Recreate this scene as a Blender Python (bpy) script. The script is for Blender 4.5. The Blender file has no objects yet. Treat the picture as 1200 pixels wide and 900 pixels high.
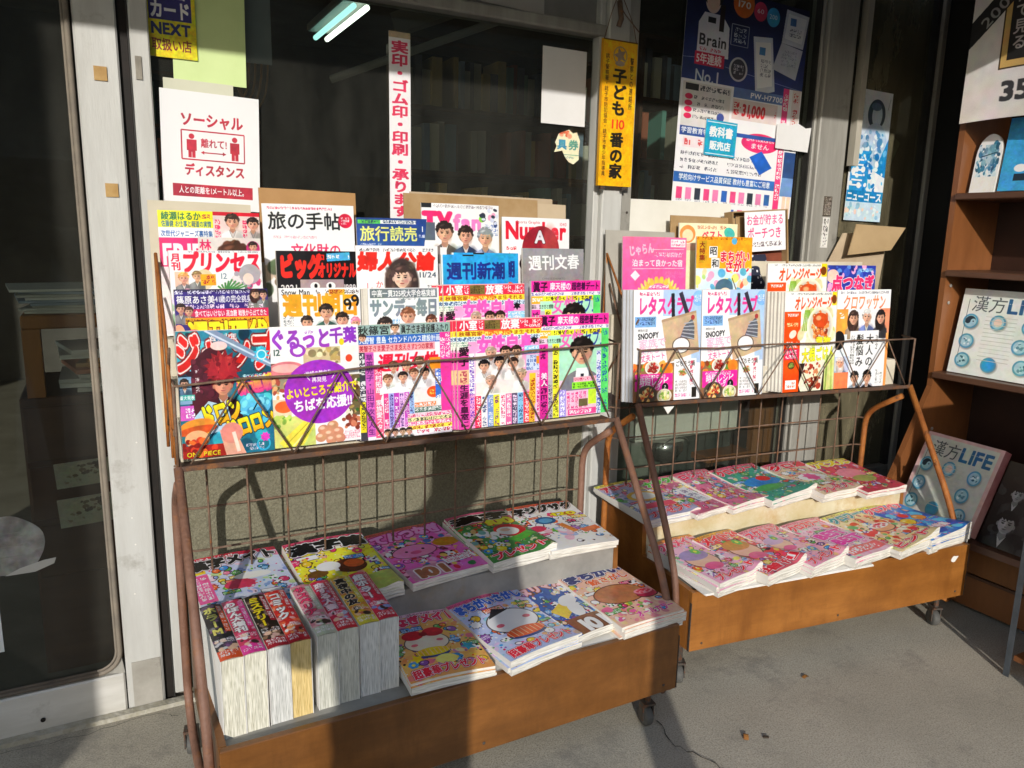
import bpy, math, random
import numpy as np
from mathutils import Matrix, Vector
R = math.radians
scene = bpy.context.scene
col = scene.collection
random.seed(7)

# ------------------------------------------------------------------ camera
cam_d = bpy.data.cameras.new('camera')
cam = bpy.data.objects.new('camera', cam_d); col.objects.link(cam)
RW = np.array([[0.88181201, -0.07261981, 0.46597633],
               [-0.47110814, -0.1808091, 0.86334535],
               [0.02155678, -0.98083354, -0.19365142]])
cx_, cy_, cz_ = RW @ [1, 0, 0], RW @ [0, -1, 0], RW @ [0, 0, -1]
cam.matrix_world = Matrix(((cx_[0], cy_[0], cz_[0], 0), (cx_[1], cy_[1], cz_[1], 0), (cx_[2], cy_[2], cz_[2], 1.23), (0, 0, 0, 1)))
cam_d.sensor_width = 36; cam_d.lens = 898.33 / 1200 * 36
cam_d.clip_start = 0.02; cam_d.clip_end = 400
scene.camera = cam

# ------------------------------------------------------------------ sky, sun, exposure
SUN_DIR = Vector((0.50, 1.0, -0.36)).normalized()      # the way the light travels
elev = math.asin(-SUN_DIR.z)
world = bpy.data.worlds.new('World'); scene.world = world; world.use_nodes = True
wn = world.node_tree.nodes; wl = world.node_tree.links
for n in list(wn): wn.remove(n)
sky = wn.new('ShaderNodeTexSky'); sky.sky_type = 'NISHITA'; sky.sun_disc = False
sky.sun_elevation = elev; sky.sun_rotation = math.atan2(-SUN_DIR.x, -SUN_DIR.y)
bg = wn.new('ShaderNodeBackground'); bg.inputs['Strength'].default_value = 0.15
wo = wn.new('ShaderNodeOutputWorld')
wl.new(sky.outputs[0], bg.inputs[0]); wl.new(bg.outputs[0], wo.inputs[0])
sd = bpy.data.lights.new('sun', 'SUN'); sd.energy = 2.05; sd.angle = R(0.55); sd.color = (1, .955, .895)
so = bpy.data.objects.new('sun', sd); col.objects.link(so)
so.rotation_euler = SUN_DIR.to_track_quat('-Z', 'Y').to_euler(); so.location = (-4, -8, 5)
scene.view_settings.view_transform = 'Standard'; scene.view_settings.look = 'None'
scene.view_settings.exposure = 0.86; scene.view_settings.gamma = 1
scene.cycles.max_bounces = 8

# ------------------------------------------------------------------ materials
def lin(c):
    if isinstance(c, str):
        c = c.lstrip('#')
        if len(c) == 3: c = ''.join(k * 2 for k in c)
        c = [int(c[i:i + 2], 16) / 255 for i in (0, 2, 4)]
        return tuple(((v + .055) / 1.055) ** 2.4 if v > .04045 else v / 12.92 for v in c) + (1,)
    return tuple(c) + (1,)
MATS = {}
def mat(name, c1, c2=None, scale=8, rough=.6, metal=0, bump=0, bscale=60, spec=.4, coat=0, detail=6, stretch=(1, 1, 1), fac=(.35, .65), c3=None, s3=3, f3=(.55, .7), rough2=None, wear=None):
    if name in MATS: return MATS[name]
    m = bpy.data.materials.new(name); m.use_nodes = True; nt = m.node_tree; N = nt.nodes; L = nt.links
    p = N['Principled BSDF']
    p.inputs['Roughness'].default_value = rough; p.inputs['Metallic'].default_value = metal
    p.inputs['Specular IOR Level'].default_value = spec; p.inputs['Coat Weight'].default_value = coat
    tc = N.new('ShaderNodeTexCoord'); mp = N.new('ShaderNodeMapping'); mp.inputs['Scale'].default_value = stretch
    L.new(tc.outputs['Object'], mp.inputs[0])
    if c2 is None: p.inputs['Base Color'].default_value = lin(c1)
    else:
        nz = N.new('ShaderNodeTexNoise'); nz.inputs['Scale'].default_value = scale; nz.inputs['Detail'].default_value = detail; nz.inputs['Roughness'].default_value = .65
        L.new(mp.outputs[0], nz.inputs['Vector'])
        r = N.new('ShaderNodeMapRange'); r.inputs['From Min'].default_value = fac[0]; r.inputs['From Max'].default_value = fac[1]
        L.new(nz.outputs['Fac'], r.inputs[0])
        mx = N.new('ShaderNodeMix'); mx.data_type = 'RGBA'; mx.inputs['A'].default_value = lin(c1); mx.inputs['B'].default_value = lin(c2)
        L.new(r.outputs[0], mx.inputs['Factor']); out = mx.outputs['Result']
        if c3 is not None:
            n3 = N.new('ShaderNodeTexNoise'); n3.inputs['Scale'].default_value = s3; n3.inputs['Detail'].default_value = 8; n3.inputs['Roughness'].default_value = .7
            L.new(tc.outputs['Object'], n3.inputs['Vector'])
            r3 = N.new('ShaderNodeMapRange'); r3.inputs['From Min'].default_value = f3[0]; r3.inputs['From Max'].default_value = f3[1]
            L.new(n3.outputs['Fac'], r3.inputs[0])
            m3 = N.new('ShaderNodeMix'); m3.data_type = 'RGBA'; m3.inputs['B'].default_value = lin(c3)
            L.new(out, m3.inputs['A']); L.new(r3.outputs[0], m3.inputs['Factor']); out = m3.outputs['Result']
            if wear is not None:
                n4 = N.new('ShaderNodeTexNoise'); n4.inputs['Scale'].default_value = 55; n4.inputs['Detail'].default_value = 10; n4.inputs['Roughness'].default_value = .8
                m4 = N.new('ShaderNodeMapping'); m4.inputs['Scale'].default_value = (.06, 1, 2.2); m4.inputs['Rotation'].default_value = (0, .02, 0); L.new(tc.outputs['Object'], m4.inputs[0]); L.new(m4.outputs[0], n4.inputs[0])
                r4 = N.new('ShaderNodeMapRange'); r4.inputs['From Min'].default_value = .5; r4.inputs['From Max'].default_value = .72; r4.inputs['To Max'].default_value = .55; L.new(n4.outputs['Fac'], r4.inputs[0])
                x4 = N.new('ShaderNodeMix'); x4.data_type = 'RGBA'; x4.inputs['B'].default_value = lin(wear); L.new(out, x4.inputs['A']); L.new(r4.outputs[0], x4.inputs['Factor']); out = x4.outputs['Result']
                n5 = N.new('ShaderNodeTexNoise'); n5.inputs['Scale'].default_value = 9; n5.inputs['Detail'].default_value = 9; n5.inputs['Roughness'].default_value = .75
                m5 = N.new('ShaderNodeMapping'); m5.inputs['Scale'].default_value = (1, 1, .18); L.new(tc.outputs['Object'], m5.inputs[0]); L.new(m5.outputs[0], n5.inputs[0])
                r5 = N.new('ShaderNodeMapRange'); r5.inputs['From Min'].default_value = .5; r5.inputs['From Max'].default_value = .72; r5.inputs['To Max'].default_value = .8; L.new(n5.outputs['Fac'], r5.inputs[0])
                x5 = N.new('ShaderNodeMix'); x5.data_type = 'RGBA'; x5.inputs['B'].default_value = lin(c3); L.new(out, x5.inputs['A']); L.new(r5.outputs[0], x5.inputs['Factor']); out = x5.outputs['Result']
            if rough2 is not None:
                rr = N.new('ShaderNodeMapRange'); rr.inputs['To Min'].default_value = rough; rr.inputs['To Max'].default_value = rough2
                L.new(r3.outputs[0], rr.inputs[0]); L.new(rr.outputs[0], p.inputs['Roughness'])
        L.new(out, p.inputs['Base Color'])
    if bump:
        nb = N.new('ShaderNodeTexNoise'); nb.inputs['Scale'].default_value = bscale; nb.inputs['Detail'].default_value = 5
        L.new(mp.outputs[0], nb.inputs['Vector'])
        b = N.new('ShaderNodeBump'); b.inputs['Strength'].default_value = bump; b.inputs['Distance'].default_value = .01
        L.new(nb.outputs['Fac'], b.inputs['Height']); L.new(b.outputs[0], p.inputs['Normal'])
    MATS[name] = m; return m
def emit(name, c, s):
    m = bpy.data.materials.new(name); m.use_nodes = True
    p = m.node_tree.nodes['Principled BSDF']; p.inputs['Emission Color'].default_value = lin(c); p.inputs['Emission Strength'].default_value = s
    return m
def glass_mat(name, tint, dirt, dcol, dscale=3):
    m = bpy.data.materials.new(name); m.use_nodes = True; nt = m.node_tree; N = nt.nodes; L = nt.links
    for n in list(N): N.remove(n)
    o = N.new('ShaderNodeOutputMaterial'); t = N.new('ShaderNodeBsdfTransparent'); t.inputs[0].default_value = lin(tint)
    g = N.new('ShaderNodeBsdfGlossy'); g.inputs['Roughness'].default_value = .01
    f = N.new('ShaderNodeFresnel'); f.inputs[0].default_value = 1.5
    ge = N.new('ShaderNodeNewGeometry'); fb = N.new('ShaderNodeMath'); fb.operation = 'SUBTRACT'; fb.use_clamp = True; L.new(f.outputs[0], fb.inputs[0]); L.new(ge.outputs['Backfacing'], fb.inputs[1])
    mx = N.new('ShaderNodeMixShader'); L.new(fb.outputs[0], mx.inputs[0]); L.new(t.outputs[0], mx.inputs[1]); L.new(g.outputs[0], mx.inputs[2])
    d = N.new('ShaderNodeBsdfDiffuse'); d.inputs[0].default_value = lin(dcol)
    tc = N.new('ShaderNodeTexCoord'); nz = N.new('ShaderNodeTexNoise'); nz.inputs['Scale'].default_value = dscale; nz.inputs['Detail'].default_value = 9; nz.inputs['Roughness'].default_value = .7
    mp = N.new('ShaderNodeMapping'); mp.inputs['Scale'].default_value = (1.6, 1, .5); mp.inputs['Rotation'].default_value = (0, .5, 0)
    L.new(tc.outputs['Object'], mp.inputs[0]); L.new(mp.outputs[0], nz.inputs[0])
    r = N.new('ShaderNodeMapRange'); r.inputs['From Min'].default_value = .35; r.inputs['From Max'].default_value = .8; r.inputs['To Min'].default_value = dirt * .3; r.inputs['To Max'].default_value = dirt * 2.2
    L.new(nz.outputs['Fac'], r.inputs[0])
    m2 = N.new('ShaderNodeMixShader'); L.new(r.outputs[0], m2.inputs[0]); L.new(mx.outputs[0], m2.inputs[1]); L.new(d.outputs[0], m2.inputs[2])
    L.new(m2.outputs[0], o.inputs[0]); return m
def pages_mat(name, c1, c2, axis='X', freq=330, depth=.5):
    """edges of stacked sheets: thin lines across the given object axis, wavering a little"""
    if name in MATS: return MATS[name]
    m = bpy.data.materials.new(name); m.use_nodes = True; nt = m.node_tree; N = nt.nodes; L = nt.links
    p = N['Principled BSDF']; p.inputs['Roughness'].default_value = .85; p.inputs['Specular IOR Level'].default_value = .15
    tc = N.new('ShaderNodeTexCoord'); mp = N.new('ShaderNodeMapping')
    sc = {'X': (1, .05, .05), 'Y': (.05, 1, .05), 'Z': (.05, .05, 1)}[axis]
    mp.inputs['Scale'].default_value = sc; L.new(tc.outputs['Object'], mp.inputs[0])
    nz = N.new('ShaderNodeTexNoise'); nz.inputs['Scale'].default_value = freq; nz.inputs['Detail'].default_value = 2; nz.inputs['Distortion'].default_value = .6
    L.new(mp.outputs[0], nz.inputs[0])
    r = N.new('ShaderNodeMapRange'); r.inputs['From Min'].default_value = .3; r.inputs['From Max'].default_value = .62; L.new(nz.outputs['Fac'], r.inputs[0])
    mx = N.new('ShaderNodeMix'); mx.data_type = 'RGBA'; mx.inputs['A'].default_value = lin(c2); mx.inputs['B'].default_value = lin(c1)
    L.new(r.outputs[0], mx.inputs['Factor']); L.new(mx.outputs['Result'], p.inputs['Base Color'])
    b = N.new('ShaderNodeBump'); b.inputs['Strength'].default_value = depth; b.inputs['Distance'].default_value = .002
    L.new(nz.outputs['Fac'], b.inputs['Height']); L.new(b.outputs[0], p.inputs['Normal'])
    MATS[name] = m; return m

M_alu = mat('aged_aluminium', '#c6c6c1', '#b3b2ac', scale=5, rough=.45, metal=.08, bump=.05, bscale=90, c3='#8f8a80', s3=9, f3=(.6, .8), stretch=(3, 3, .4))
M_alu_d = mat('dull_aluminium', '#a3a198', '#8c8981', scale=6, rough=.5, metal=.12, bump=.05, c3='#56534c', s3=7, f3=(.58, .8), stretch=(3, 3, .4))
M_alu_k = mat('dark_aluminium', '#3d3c39', '#2c2b29', scale=6, rough=.5, metal=.3)
M_black = mat('black_rubber', '#16130f', '#241d18', scale=20, rough=.7)
M_gasket = mat('grey_gasket', '#6d655b', '#857b6c', scale=12, rough=.8)
M_stucco = mat('olive_stucco', '#7f7b67', '#6c6856', scale=190, rough=.95, bump=.45, bscale=200, detail=3, fac=(.4, .6), c3='#96917c', s3=230, f3=(.6, .72))
M_rust_p = mat('rusty_brown_tube', '#82604f', '#6c4c3c', scale=14, rough=.6, bump=.25, bscale=140, c3='#8a5a34', s3=24, f3=(.55, .72))
M_rust_o = mat('rusty_orange_tube', '#a8692c', '#84491c', scale=16, rough=.65, bump=.3, bscale=150, c3='#4a2a1a', s3=34, f3=(.58, .7))
M_wire = mat('rusty_wire', '#77604f', '#5c4738', scale=40, rough=.7, bump=.2, bscale=300, c3='#8f5524', s3=60, f3=(.55, .7))
M_tray = mat('varnished_tray_board', '#8e5c2c', '#663f1a', scale=4, rough=.34, coat=.15, bump=.04, bscale=50, c3='#57340f', s3=2.6, f3=(.42, .75), rough2=.6, wear='#5e3c1c', stretch=(.6, 2, 2))
M_tray2 = mat('varnished_tray_board_bright', '#a36a30', '#825020', scale=5, rough=.34, coat=.15, bump=.04, bscale=50, c3='#70431a', s3=2.6, f3=(.48, .78), rough2=.55, wear='#7a4a1e', stretch=(.6, 2, 2))
M_worn = mat('worn_grey_board', '#98958d', '#7c7a74', scale=7, rough=.7, bump=.08, c3='#8a7554', s3=6, f3=(.55, .75))
M_worn2 = mat('worn_pale_board', '#cfc6ac', '#bcae86', scale=9, rough=.7, bump=.08, c3='#b08c50', s3=7, f3=(.5, .75))
M_cream = mat('cream_board', '#cfc7b4', '#bdb39c', scale=9, rough=.8)
M_card = mat('cardboard', '#a98e68', '#97794f', scale=10, rough=.85, bump=.06, bscale=90)
M_card_l = mat('pale_cardboard', '#b9a78c', '#a9957a', scale=6, rough=.85, bump=.05, bscale=90)
M_kraft = mat('kraft_envelope', '#b48c5c', '#a57d4e', scale=6, rough=.4, coat=.4, bump=.3, bscale=14)
M_white = mat('white_paper', '#e6e4de', '#dcd9d0', scale=5, rough=.7)
M_grey_p = mat('grey_paper', '#c7c4bb', '#b9b6ad', scale=5, rough=.7)
M_wood = mat('bookcase_wood', '#84532f', '#6c4122', scale=6, rough=.38, coat=.15, bump=.05, stretch=(1, 1, .25), c3='#633c20', s3=5, f3=(.55, .8))
M_wood_d = mat('dark_shelf_wood', '#5c3f2e', '#4a3124', scale=6, rough=.45, coat=.1, bump=.05, stretch=(.4, .4, 3))
M_oak = mat('brown_interior_wood', '#8a5a32', '#6d4424', scale=6, rough=.5, bump=.05, stretch=(2, 2, .3))
M_dark = mat('dark_interior_wall', '#5a5750', '#47443e', scale=3, rough=.9)
M_dirt = mat('dirty_metal', '#55504a', '#3b3732', scale=30, rough=.6, metal=.3, bump=.2, bscale=120, c3='#7a4a2a', s3=30, f3=(.5, .65))
M_rubber = mat('caster_rubber', '#4d4c49', '#5f5e59', scale=30, rough=.7)
M_pg = pages_mat('page_edges_across', '#e9e5da', '#bdb8aa', 'Z', 420)
M_pgx = pages_mat('page_edges_upright', '#e2dfce', '#a8a48e', 'X', 620, .5)
M_pgy = pages_mat('yellowed_page_edges_upright', '#e2c98c', '#b89a58', 'X', 620, .5)
M_pgg = pages_mat('greenish_page_edges_upright', '#d0cfc2', '#a3a293', 'X', 620, .5)
M_pgw = pages_mat('white_page_edges_upright', '#d8d8d2', '#a6a6a0', 'X', 620, .5)
M_metal = mat('grey_angle_iron', '#5a6066', '#474c51', scale=12, rough=.5, metal=.5, bump=.1)

# ------------------------------------------------------------------ mesh helpers
class MB:
    def __init__(s): s.v = []; s.f = []; s.m = []; s.uv = []
    def quad(s, a, b, c, d, m=0, uv=None):
        i = len(s.v); s.v += [tuple(a), tuple(b), tuple(c), tuple(d)]; s.f.append((i, i + 1, i + 2, i + 3)); s.m.append(m); s.uv.append(uv or ((0, 0),) * 4)
    def box(s, x0, y0, z0, x1, y1, z1, m=0, T=None, bev=0):
        if bev > 0:
            return s.bbox(x0, y0, z0, x1, y1, z1, m, T, bev)
        P = [Vector(p) for p in ((x0, y0, z0), (x1, y0, z0), (x1, y1, z0), (x0, y1, z0), (x0, y0, z1), (x1, y0, z1), (x1, y1, z1), (x0, y1, z1))]
        if T: P = [T @ p for p in P]
        i = len(s.v); s.v += [tuple(p) for p in P]
        for f in ((0, 3, 2, 1), (4, 5, 6, 7), (0, 1, 5, 4), (1, 2, 6, 5), (2, 3, 7, 6), (3, 0, 4, 7)):
            s.f.append(tuple(i + k for k in f)); s.m.append(m); s.uv.append(((0, 0), (1, 0), (1, 1), (0, 1)))
    def bbox(s, x0, y0, z0, x1, y1, z1, m=0, T=None, b=.003):
        # chamfered box: six inset faces, twelve edge strips, eight corners
        lo = (x0, y0, z0); hi = (x1, y1, z1); idx = {}
        for sx in (0, 1):
            for sy in (0, 1):
                for sz in (0, 1):
                    for ax in range(3):
                        p = [(hi if q else lo)[k] for k, q in enumerate((sx, sy, sz))]
                        for k, q in enumerate((sx, sy, sz)):
                            if k != ax: p[k] += -b if q else b
                        idx[sx, sy, sz, ax] = len(s.v); pv = Vector(p); s.v.append(tuple(T @ pv if T else pv))
        def add(f): s.f.append(tuple(f)); s.m.append(m); s.uv.append(((0, 0),) * len(f))
        def I(q, ax): return idx[q[0], q[1], q[2], ax]
        for ax in range(3):
            o = [k for k in range(3) if k != ax]
            for e in (0, 1):
                loop = []
                for a, b2 in ((0, 0), (1, 0), (1, 1), (0, 1)):
                    q = [0, 0, 0]; q[ax] = e; q[o[0]] = a; q[o[1]] = b2; loop.append(I(q, ax))
                if (e == 0) != (ax == 1): loop.reverse()
                add(loop)
            for a in (0, 1):
                for b2 in (0, 1):
                    q0 = [0, 0, 0]; q0[o[0]] = a; q0[o[1]] = b2; q1 = list(q0); q1[ax] = 1
                    f = [I(q0, o[0]), I(q1, o[0]), I(q1, o[1]), I(q0, o[1])]
                    add(f)
        for sx in (0, 1):
            for sy in (0, 1):
                for sz in (0, 1): add([idx[sx, sy, sz, k] for k in range(3)])
    def tube(s, pts, r, n=8, m=0, caps=True):
        pts = [Vector(p) for p in pts]; k = len(pts); base = len(s.v)
        t0 = (pts[1] - pts[0]).normalized(); u = t0.orthogonal().normalized()
        for i, p in enumerate(pts):
            t = ((pts[min(i + 1, k - 1)] - p).normalized() + (p - pts[max(i - 1, 0)]).normalized())
            t = t.normalized() if t.length > 1e-6 else t0
            u = (u - t * u.dot(t)).normalized(); w = t.cross(u)
            rr = r[i] if isinstance(r, (list, tuple)) else r
            for j in range(n):
                a = 2 * math.pi * j / n; s.v.append(tuple(p + (u * math.cos(a) + w * math.sin(a)) * rr))
        for i in range(k - 1):
            for j in range(n):
                a = base + i * n + j; b = base + i * n + (j + 1) % n
                s.f.append((a, b, b + n, a + n)); s.m.append(m); s.uv.append(((0, 0),) * 4)
        if caps:
            s.f.append(tuple(base + j for j in reversed(range(n)))); s.m.append(m); s.uv.append(((0, 0),) * n)
            s.f.append(tuple(base + (k - 1) * n + j for j in range(n))); s.m.append(m); s.uv.append(((0, 0),) * n)
    def grid(s, fn, nu, nv, m=0, uvr=(0, 0, 1, 1), flip=False):
        b = len(s.v)
        for j in range(nv + 1):
            for i in range(nu + 1): s.v.append(tuple(fn(i / nu, j / nv)))
        for j in range(nv):
            for i in range(nu):
                a = b + j * (nu + 1) + i; f = [a, a + 1, a + nu + 2, a + nu + 1]
                uv = [(uvr[0] + (uvr[2] - uvr[0]) * (i + p) / nu, uvr[1] + (uvr[3] - uvr[1]) * (j + q) / nv) for p, q in ((0, 0), (1, 0), (1, 1), (0, 1))]
                if flip: f.reverse(); uv.reverse()
                s.f.append(tuple(f)); s.m.append(m); s.uv.append(tuple(uv))
    def lathe(s, prof, c, axis='Z', n=16, m=0):
        b = len(s.v)
        for r, h in prof:
            for j in range(n):
                a = 2 * math.pi * j / n; x, y = r * math.cos(a), r * math.sin(a)
                p = {'Z': (x, y, h), 'X': (h, x, y), 'Y': (x, h, y)}[axis]; s.v.append((p[0] + c[0], p[1] + c[1], p[2] + c[2]))
        for i in range(len(prof) - 1):
            for j in range(n):
                a = b + i * n + j; a2 = b + i * n + (j + 1) % n
                s.f.append((a, a2, a2 + n, a + n)); s.m.append(m); s.uv.append(((0, 0),) * 4)
        s.f.append(tuple(b + j for j in range(n))); s.m.append(m); s.uv.append(((0, 0),) * n)
        s.f.append(tuple(b + (len(prof) - 1) * n + j for j in range(n))); s.m.append(m); s.uv.append(((0, 0),) * n)
    def prism(s, pts, h0, h1, axis='Z', m=0):
        """closed outline pts (2-D) extruded along the axis"""
        def P(p, h): return {'Z': (p[0], p[1], h), 'Y': (p[0], h, p[1]), 'X': (h, p[0], p[1])}[axis]
        n = len(pts); b = len(s.v)
        s.v += [P(p, h0) for p in pts] + [P(p, h1) for p in pts]
        s.f.append(tuple(b + i for i in reversed(range(n)))); s.m.append(m); s.uv.append(tuple(pts[i] for i in reversed(range(n))))
        s.f.append(tuple(b + n + i for i in range(n))); s.m.append(m); s.uv.append(tuple(pts))
        for i in range(n):
            j = (i + 1) % n; s.f.append((b + i, b + j, b + n + j, b + n + i)); s.m.append(m); s.uv.append(((0, 0),) * 4)
    def mesh(s, name, mats, smooth=False):
        me = bpy.data.meshes.new(name); me.from_pydata(s.v, [], s.f); me.update()
        if any(len(f) < 3 for f in s.f): raise ValueError
        for m in (mats if isinstance(mats, (list, tuple)) else [mats]): me.materials.append(m)
        me.polygons.foreach_set('material_index', s.m)
        uvl = me.uv_layers.new(name='UVMap')
        flat = [c for u in s.uv for p in u for c in p]
        uvl.data.foreach_set('uv', flat)
        import bmesh
        bm = bmesh.new(); bm.from_mesh(me); bmesh.ops.recalc_face_normals(bm, faces=bm.faces); bm.to_mesh(me); bm.free()
        if smooth: me.shade_smooth() if hasattr(me, 'shade_smooth') else None
        return me
    def build(s, name, mats, parent=None, M=None, smooth=False, ang=None):
        me = s.mesh(name, mats, smooth)
        o = bpy.data.objects.new(name, me); col.objects.link(o)
        if parent: o.parent = parent
        if M is not None: o.matrix_basis = M
        return o
def tag(o, label=None, cat=None, group=None, kind=None):
    if label: o['label'] = label
    if cat: o['category'] = cat
    if group: o['group'] = group
    if kind: o['kind'] = kind
    return o
def empty(name, M=None, label=None, cat=None, group=None):
    o = bpy.data.objects.new(name, None); col.objects.link(o); o.empty_display_size = .05
    if M is not None: o.matrix_basis = M
    return tag(o, label, cat, group)
def bx(name, m, x0, y0, z0, x1, y1, z1, parent=None, bev=0, T=None):
    b = MB(); b.box(x0, y0, z0, x1, y1, z1, bev=bev, T=T); return b.build(name, m, parent)
def bend(pts, r=.04, n=5):
    """round the corners of a polyline"""
    pts = [Vector(p) for p in pts]; out = [pts[0]]
    for i in range(1, len(pts) - 1):
        a, b, c = pts[i - 1], pts[i], pts[i + 1]
        d1 = min(r, (a - b).length * .49); d2 = min(r, (c - b).length * .49)
        p, q = b + (a - b).normalized() * d1, b + (c - b).normalized() * d2
        for k in range(n + 1):
            t = k / n; out.append(p * (1 - t) ** 2 + b * 2 * t * (1 - t) + q * t * t)
    out.append(pts[-1]); return out
def straight(a, b, n=6): a, b = Vector(a), Vector(b); return [a.lerp(b, i / n) for i in range(n + 1)]

# ------------------------------------------------------------------ print shop: covers are drawn here, in memory
GS = 76; GM = .18; GE = 1.36
_gl = {}
_tc = bpy.data.curves.new('glyph', 'FONT'); _tc.resolution_u = 3
_to = bpy.data.objects.new('glyph', _tc); col.objects.link(_to)
def glyph(ch):
    if ch in _gl: return _gl[ch]
    _tc.body = ch; bpy.context.view_layer.update()
    ev = _to.evaluated_get(bpy.context.evaluated_depsgraph_get()); me = ev.to_mesh()
    A = np.zeros((GS * 2, GS * 2), bool); adv = .3
    if len(me.vertices):
        me.calc_loop_triangles()
        co = np.zeros(len(me.vertices) * 3); me.vertices.foreach_get('co', co); co = co.reshape(-1, 3)[:, :2]
        adv = 1.0 if ord(ch) > 0x2e80 else co[:, 0].max() + .07
        k = GS * 2 / GE
        P = np.stack([(co[:, 0] + GM) * k, (co[:, 1] + .3) * k], 1)
        for t in me.loop_triangles:
            a, b, c = P[list(t.vertices)]
            x0, y0 = np.floor(np.minimum(np.minimum(a, b), c)).astype(int); x1, y1 = np.ceil(np.maximum(np.maximum(a, b), c)).astype(int)
            x0, y0 = max(x0, 0), max(y0, 0); x1, y1 = min(x1, GS * 2 - 1), min(y1, GS * 2 - 1)
            if x1 < x0 or y1 < y0: continue
            yy, xx = np.mgrid[y0:y1 + 1, x0:x1 + 1] + .5
            e = lambda p, q: (q[0] - p[0]) * (yy - p[1]) - (q[1] - p[1]) * (xx - p[0])
            w0, w1, w2 = e(a, b), e(b, c), e(c, a)
            A[y0:y1 + 1, x0:x1 + 1] |= ((w0 >= -.3) & (w1 >= -.3) & (w2 >= -.3)) | ((w0 <= .3) & (w1 <= .3) & (w2 <= .3))
    ev.to_mesh_clear()
    F = A.astype(np.float32).reshape(GS, 2, GS, 2).mean((1, 3))
    _gl[ch] = (F, adv); return _gl[ch]
_dl = {}
def fat(ch, r):
    if r <= 0: return glyph(ch)[0]
    if (ch, r) in _dl: return _dl[ch, r]
    F = glyph(ch)[0]; O = F.copy(); q = int(math.ceil(r))
    for dy in range(-q, q + 1):
        for dx in range(-q, q + 1):
            if dx * dx + dy * dy <= r * r + .5: O = np.maximum(O, np.roll(np.roll(F, dy, 0), dx, 1))
    _dl[ch, r] = O; return O
def C(c):
    if isinstance(c, str):
        c = c.lstrip('#')
        if len(c) == 3: c = ''.join(k * 2 for k in c)
        return np.array([int(c[i:i + 2], 16) / 255 for i in (0, 2, 4)], np.float32)
    return np.array(c, np.float32)
class Cov:
    """a printed sheet; x runs 0..1, y runs 0..A downwards, A = height / width"""
    def __init__(s, A=1.41, bg='#fff', S=330, seed=1):
        s.A = A; s.S = S; s.h = int(round(S * A)); s.a = np.zeros((s.h, S, 3), np.float32); s.a[:] = C(bg); s.r = random.Random(seed)
    def _box(s, x0, y0, x1, y1):
        a, b = max(0, int(math.floor(x0 * s.S))), min(s.S, int(math.ceil(x1 * s.S))); c, d = max(0, int(math.floor(y0 * s.S))), min(s.h, int(math.ceil(y1 * s.S)))
        return (a, b, c, d) if b > a and d > c else None
    def _mix(s, bb, m, c, al=1):
        a, b, cc, d = bb; m = (m * al)[..., None]; s.a[cc:d, a:b] = s.a[cc:d, a:b] * (1 - m) + C(c) * m
    def rect(s, x, y, w, h, c, rot=0, al=1):
        if not rot:
            bb = s._box(x, y, x + w, y + h)
            if bb: s._mix(bb, np.ones((bb[3] - bb[2], bb[1] - bb[0]), np.float32), c, al)
            return s
        cx, cy = x + w / 2, y + h / 2; ca, sa = math.cos(R(rot)), math.sin(R(rot))
        return s.poly([(cx + dx * ca - dy * sa, cy + dx * sa + dy * ca) for dx, dy in ((-w / 2, -h / 2), (w / 2, -h / 2), (w / 2, h / 2), (-w / 2, h / 2))], c, al)
    def grad(s, x, y, w, h, c1, c2, horiz=False):
        bb = s._box(x, y, x + w, y + h)
        if not bb: return s
        a, b, c, d = bb; t = np.linspace(0, 1, (b - a) if horiz else (d - c), dtype=np.float32)
        t = t[None, :, None] if horiz else t[:, None, None]; s.a[c:d, a:b] = C(c1) * (1 - t) + C(c2) * t; return s
    def poly(s, pts, c, al=1):
        xs = [p[0] for p in pts]; ys = [p[1] for p in pts]; bb = s._box(min(xs), min(ys), max(xs), max(ys))
        if not bb: return s
        yy, xx = np.mgrid[bb[2]:bb[3], bb[0]:bb[1]]; xx = (xx + .5) / s.S; yy = (yy + .5) / s.S; ins = np.zeros(xx.shape, bool)
        for i in range(len(pts)):
            (x1, y1), (x2, y2) = pts[i], pts[i - 1]
            if y1 == y2: continue
            ins ^= ((y1 > yy) != (y2 > yy)) & (xx < (x2 - x1) * (yy - y1) / (y2 - y1) + x1)
        s._mix(bb, ins.astype(np.float32), c, al); return s
    def ell(s, cx, cy, rx, ry, c, rot=0, al=1, soft=0, half=None):
        q = max(rx, ry) * (1 + soft); bb = s._box(cx - q, cy - q, cx + q, cy + q)
        if not bb: return s
        yy, xx = np.mgrid[bb[2]:bb[3], bb[0]:bb[1]]; xx = (xx + .5) / s.S - cx; yy = (yy + .5) / s.S - cy
        ca, sa = math.cos(R(rot)), math.sin(R(rot)); u = (xx * ca + yy * sa) / rx; v = (-xx * sa + yy * ca) / ry
        d = np.sqrt(u * u + v * v); k = max(soft, 1.2 / (s.S * min(rx, ry))); m = np.clip((1 - d) / k + .5, 0, 1).astype(np.float32)
        if half == 'top': m = m * (v < .0)
        if half == 'bot': m = m * (v > .0)
        s._mix(bb, m, c, al); return s
    def ring(s, cx, cy, rx, ry, c, w=.02):
        q = max(rx, ry) + w; bb = s._box(cx - q, cy - q, cx + q, cy + q)
        if not bb: return s
        yy, xx = np.mgrid[bb[2]:bb[3], bb[0]:bb[1]]; d = np.sqrt((((xx + .5) / s.S - cx) / rx) ** 2 + (((yy + .5) / s.S - cy) / ry) ** 2)
        s._mix(bb, (np.abs(d - 1) * min(rx, ry) < w / 2).astype(np.float32), c); return s
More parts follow.
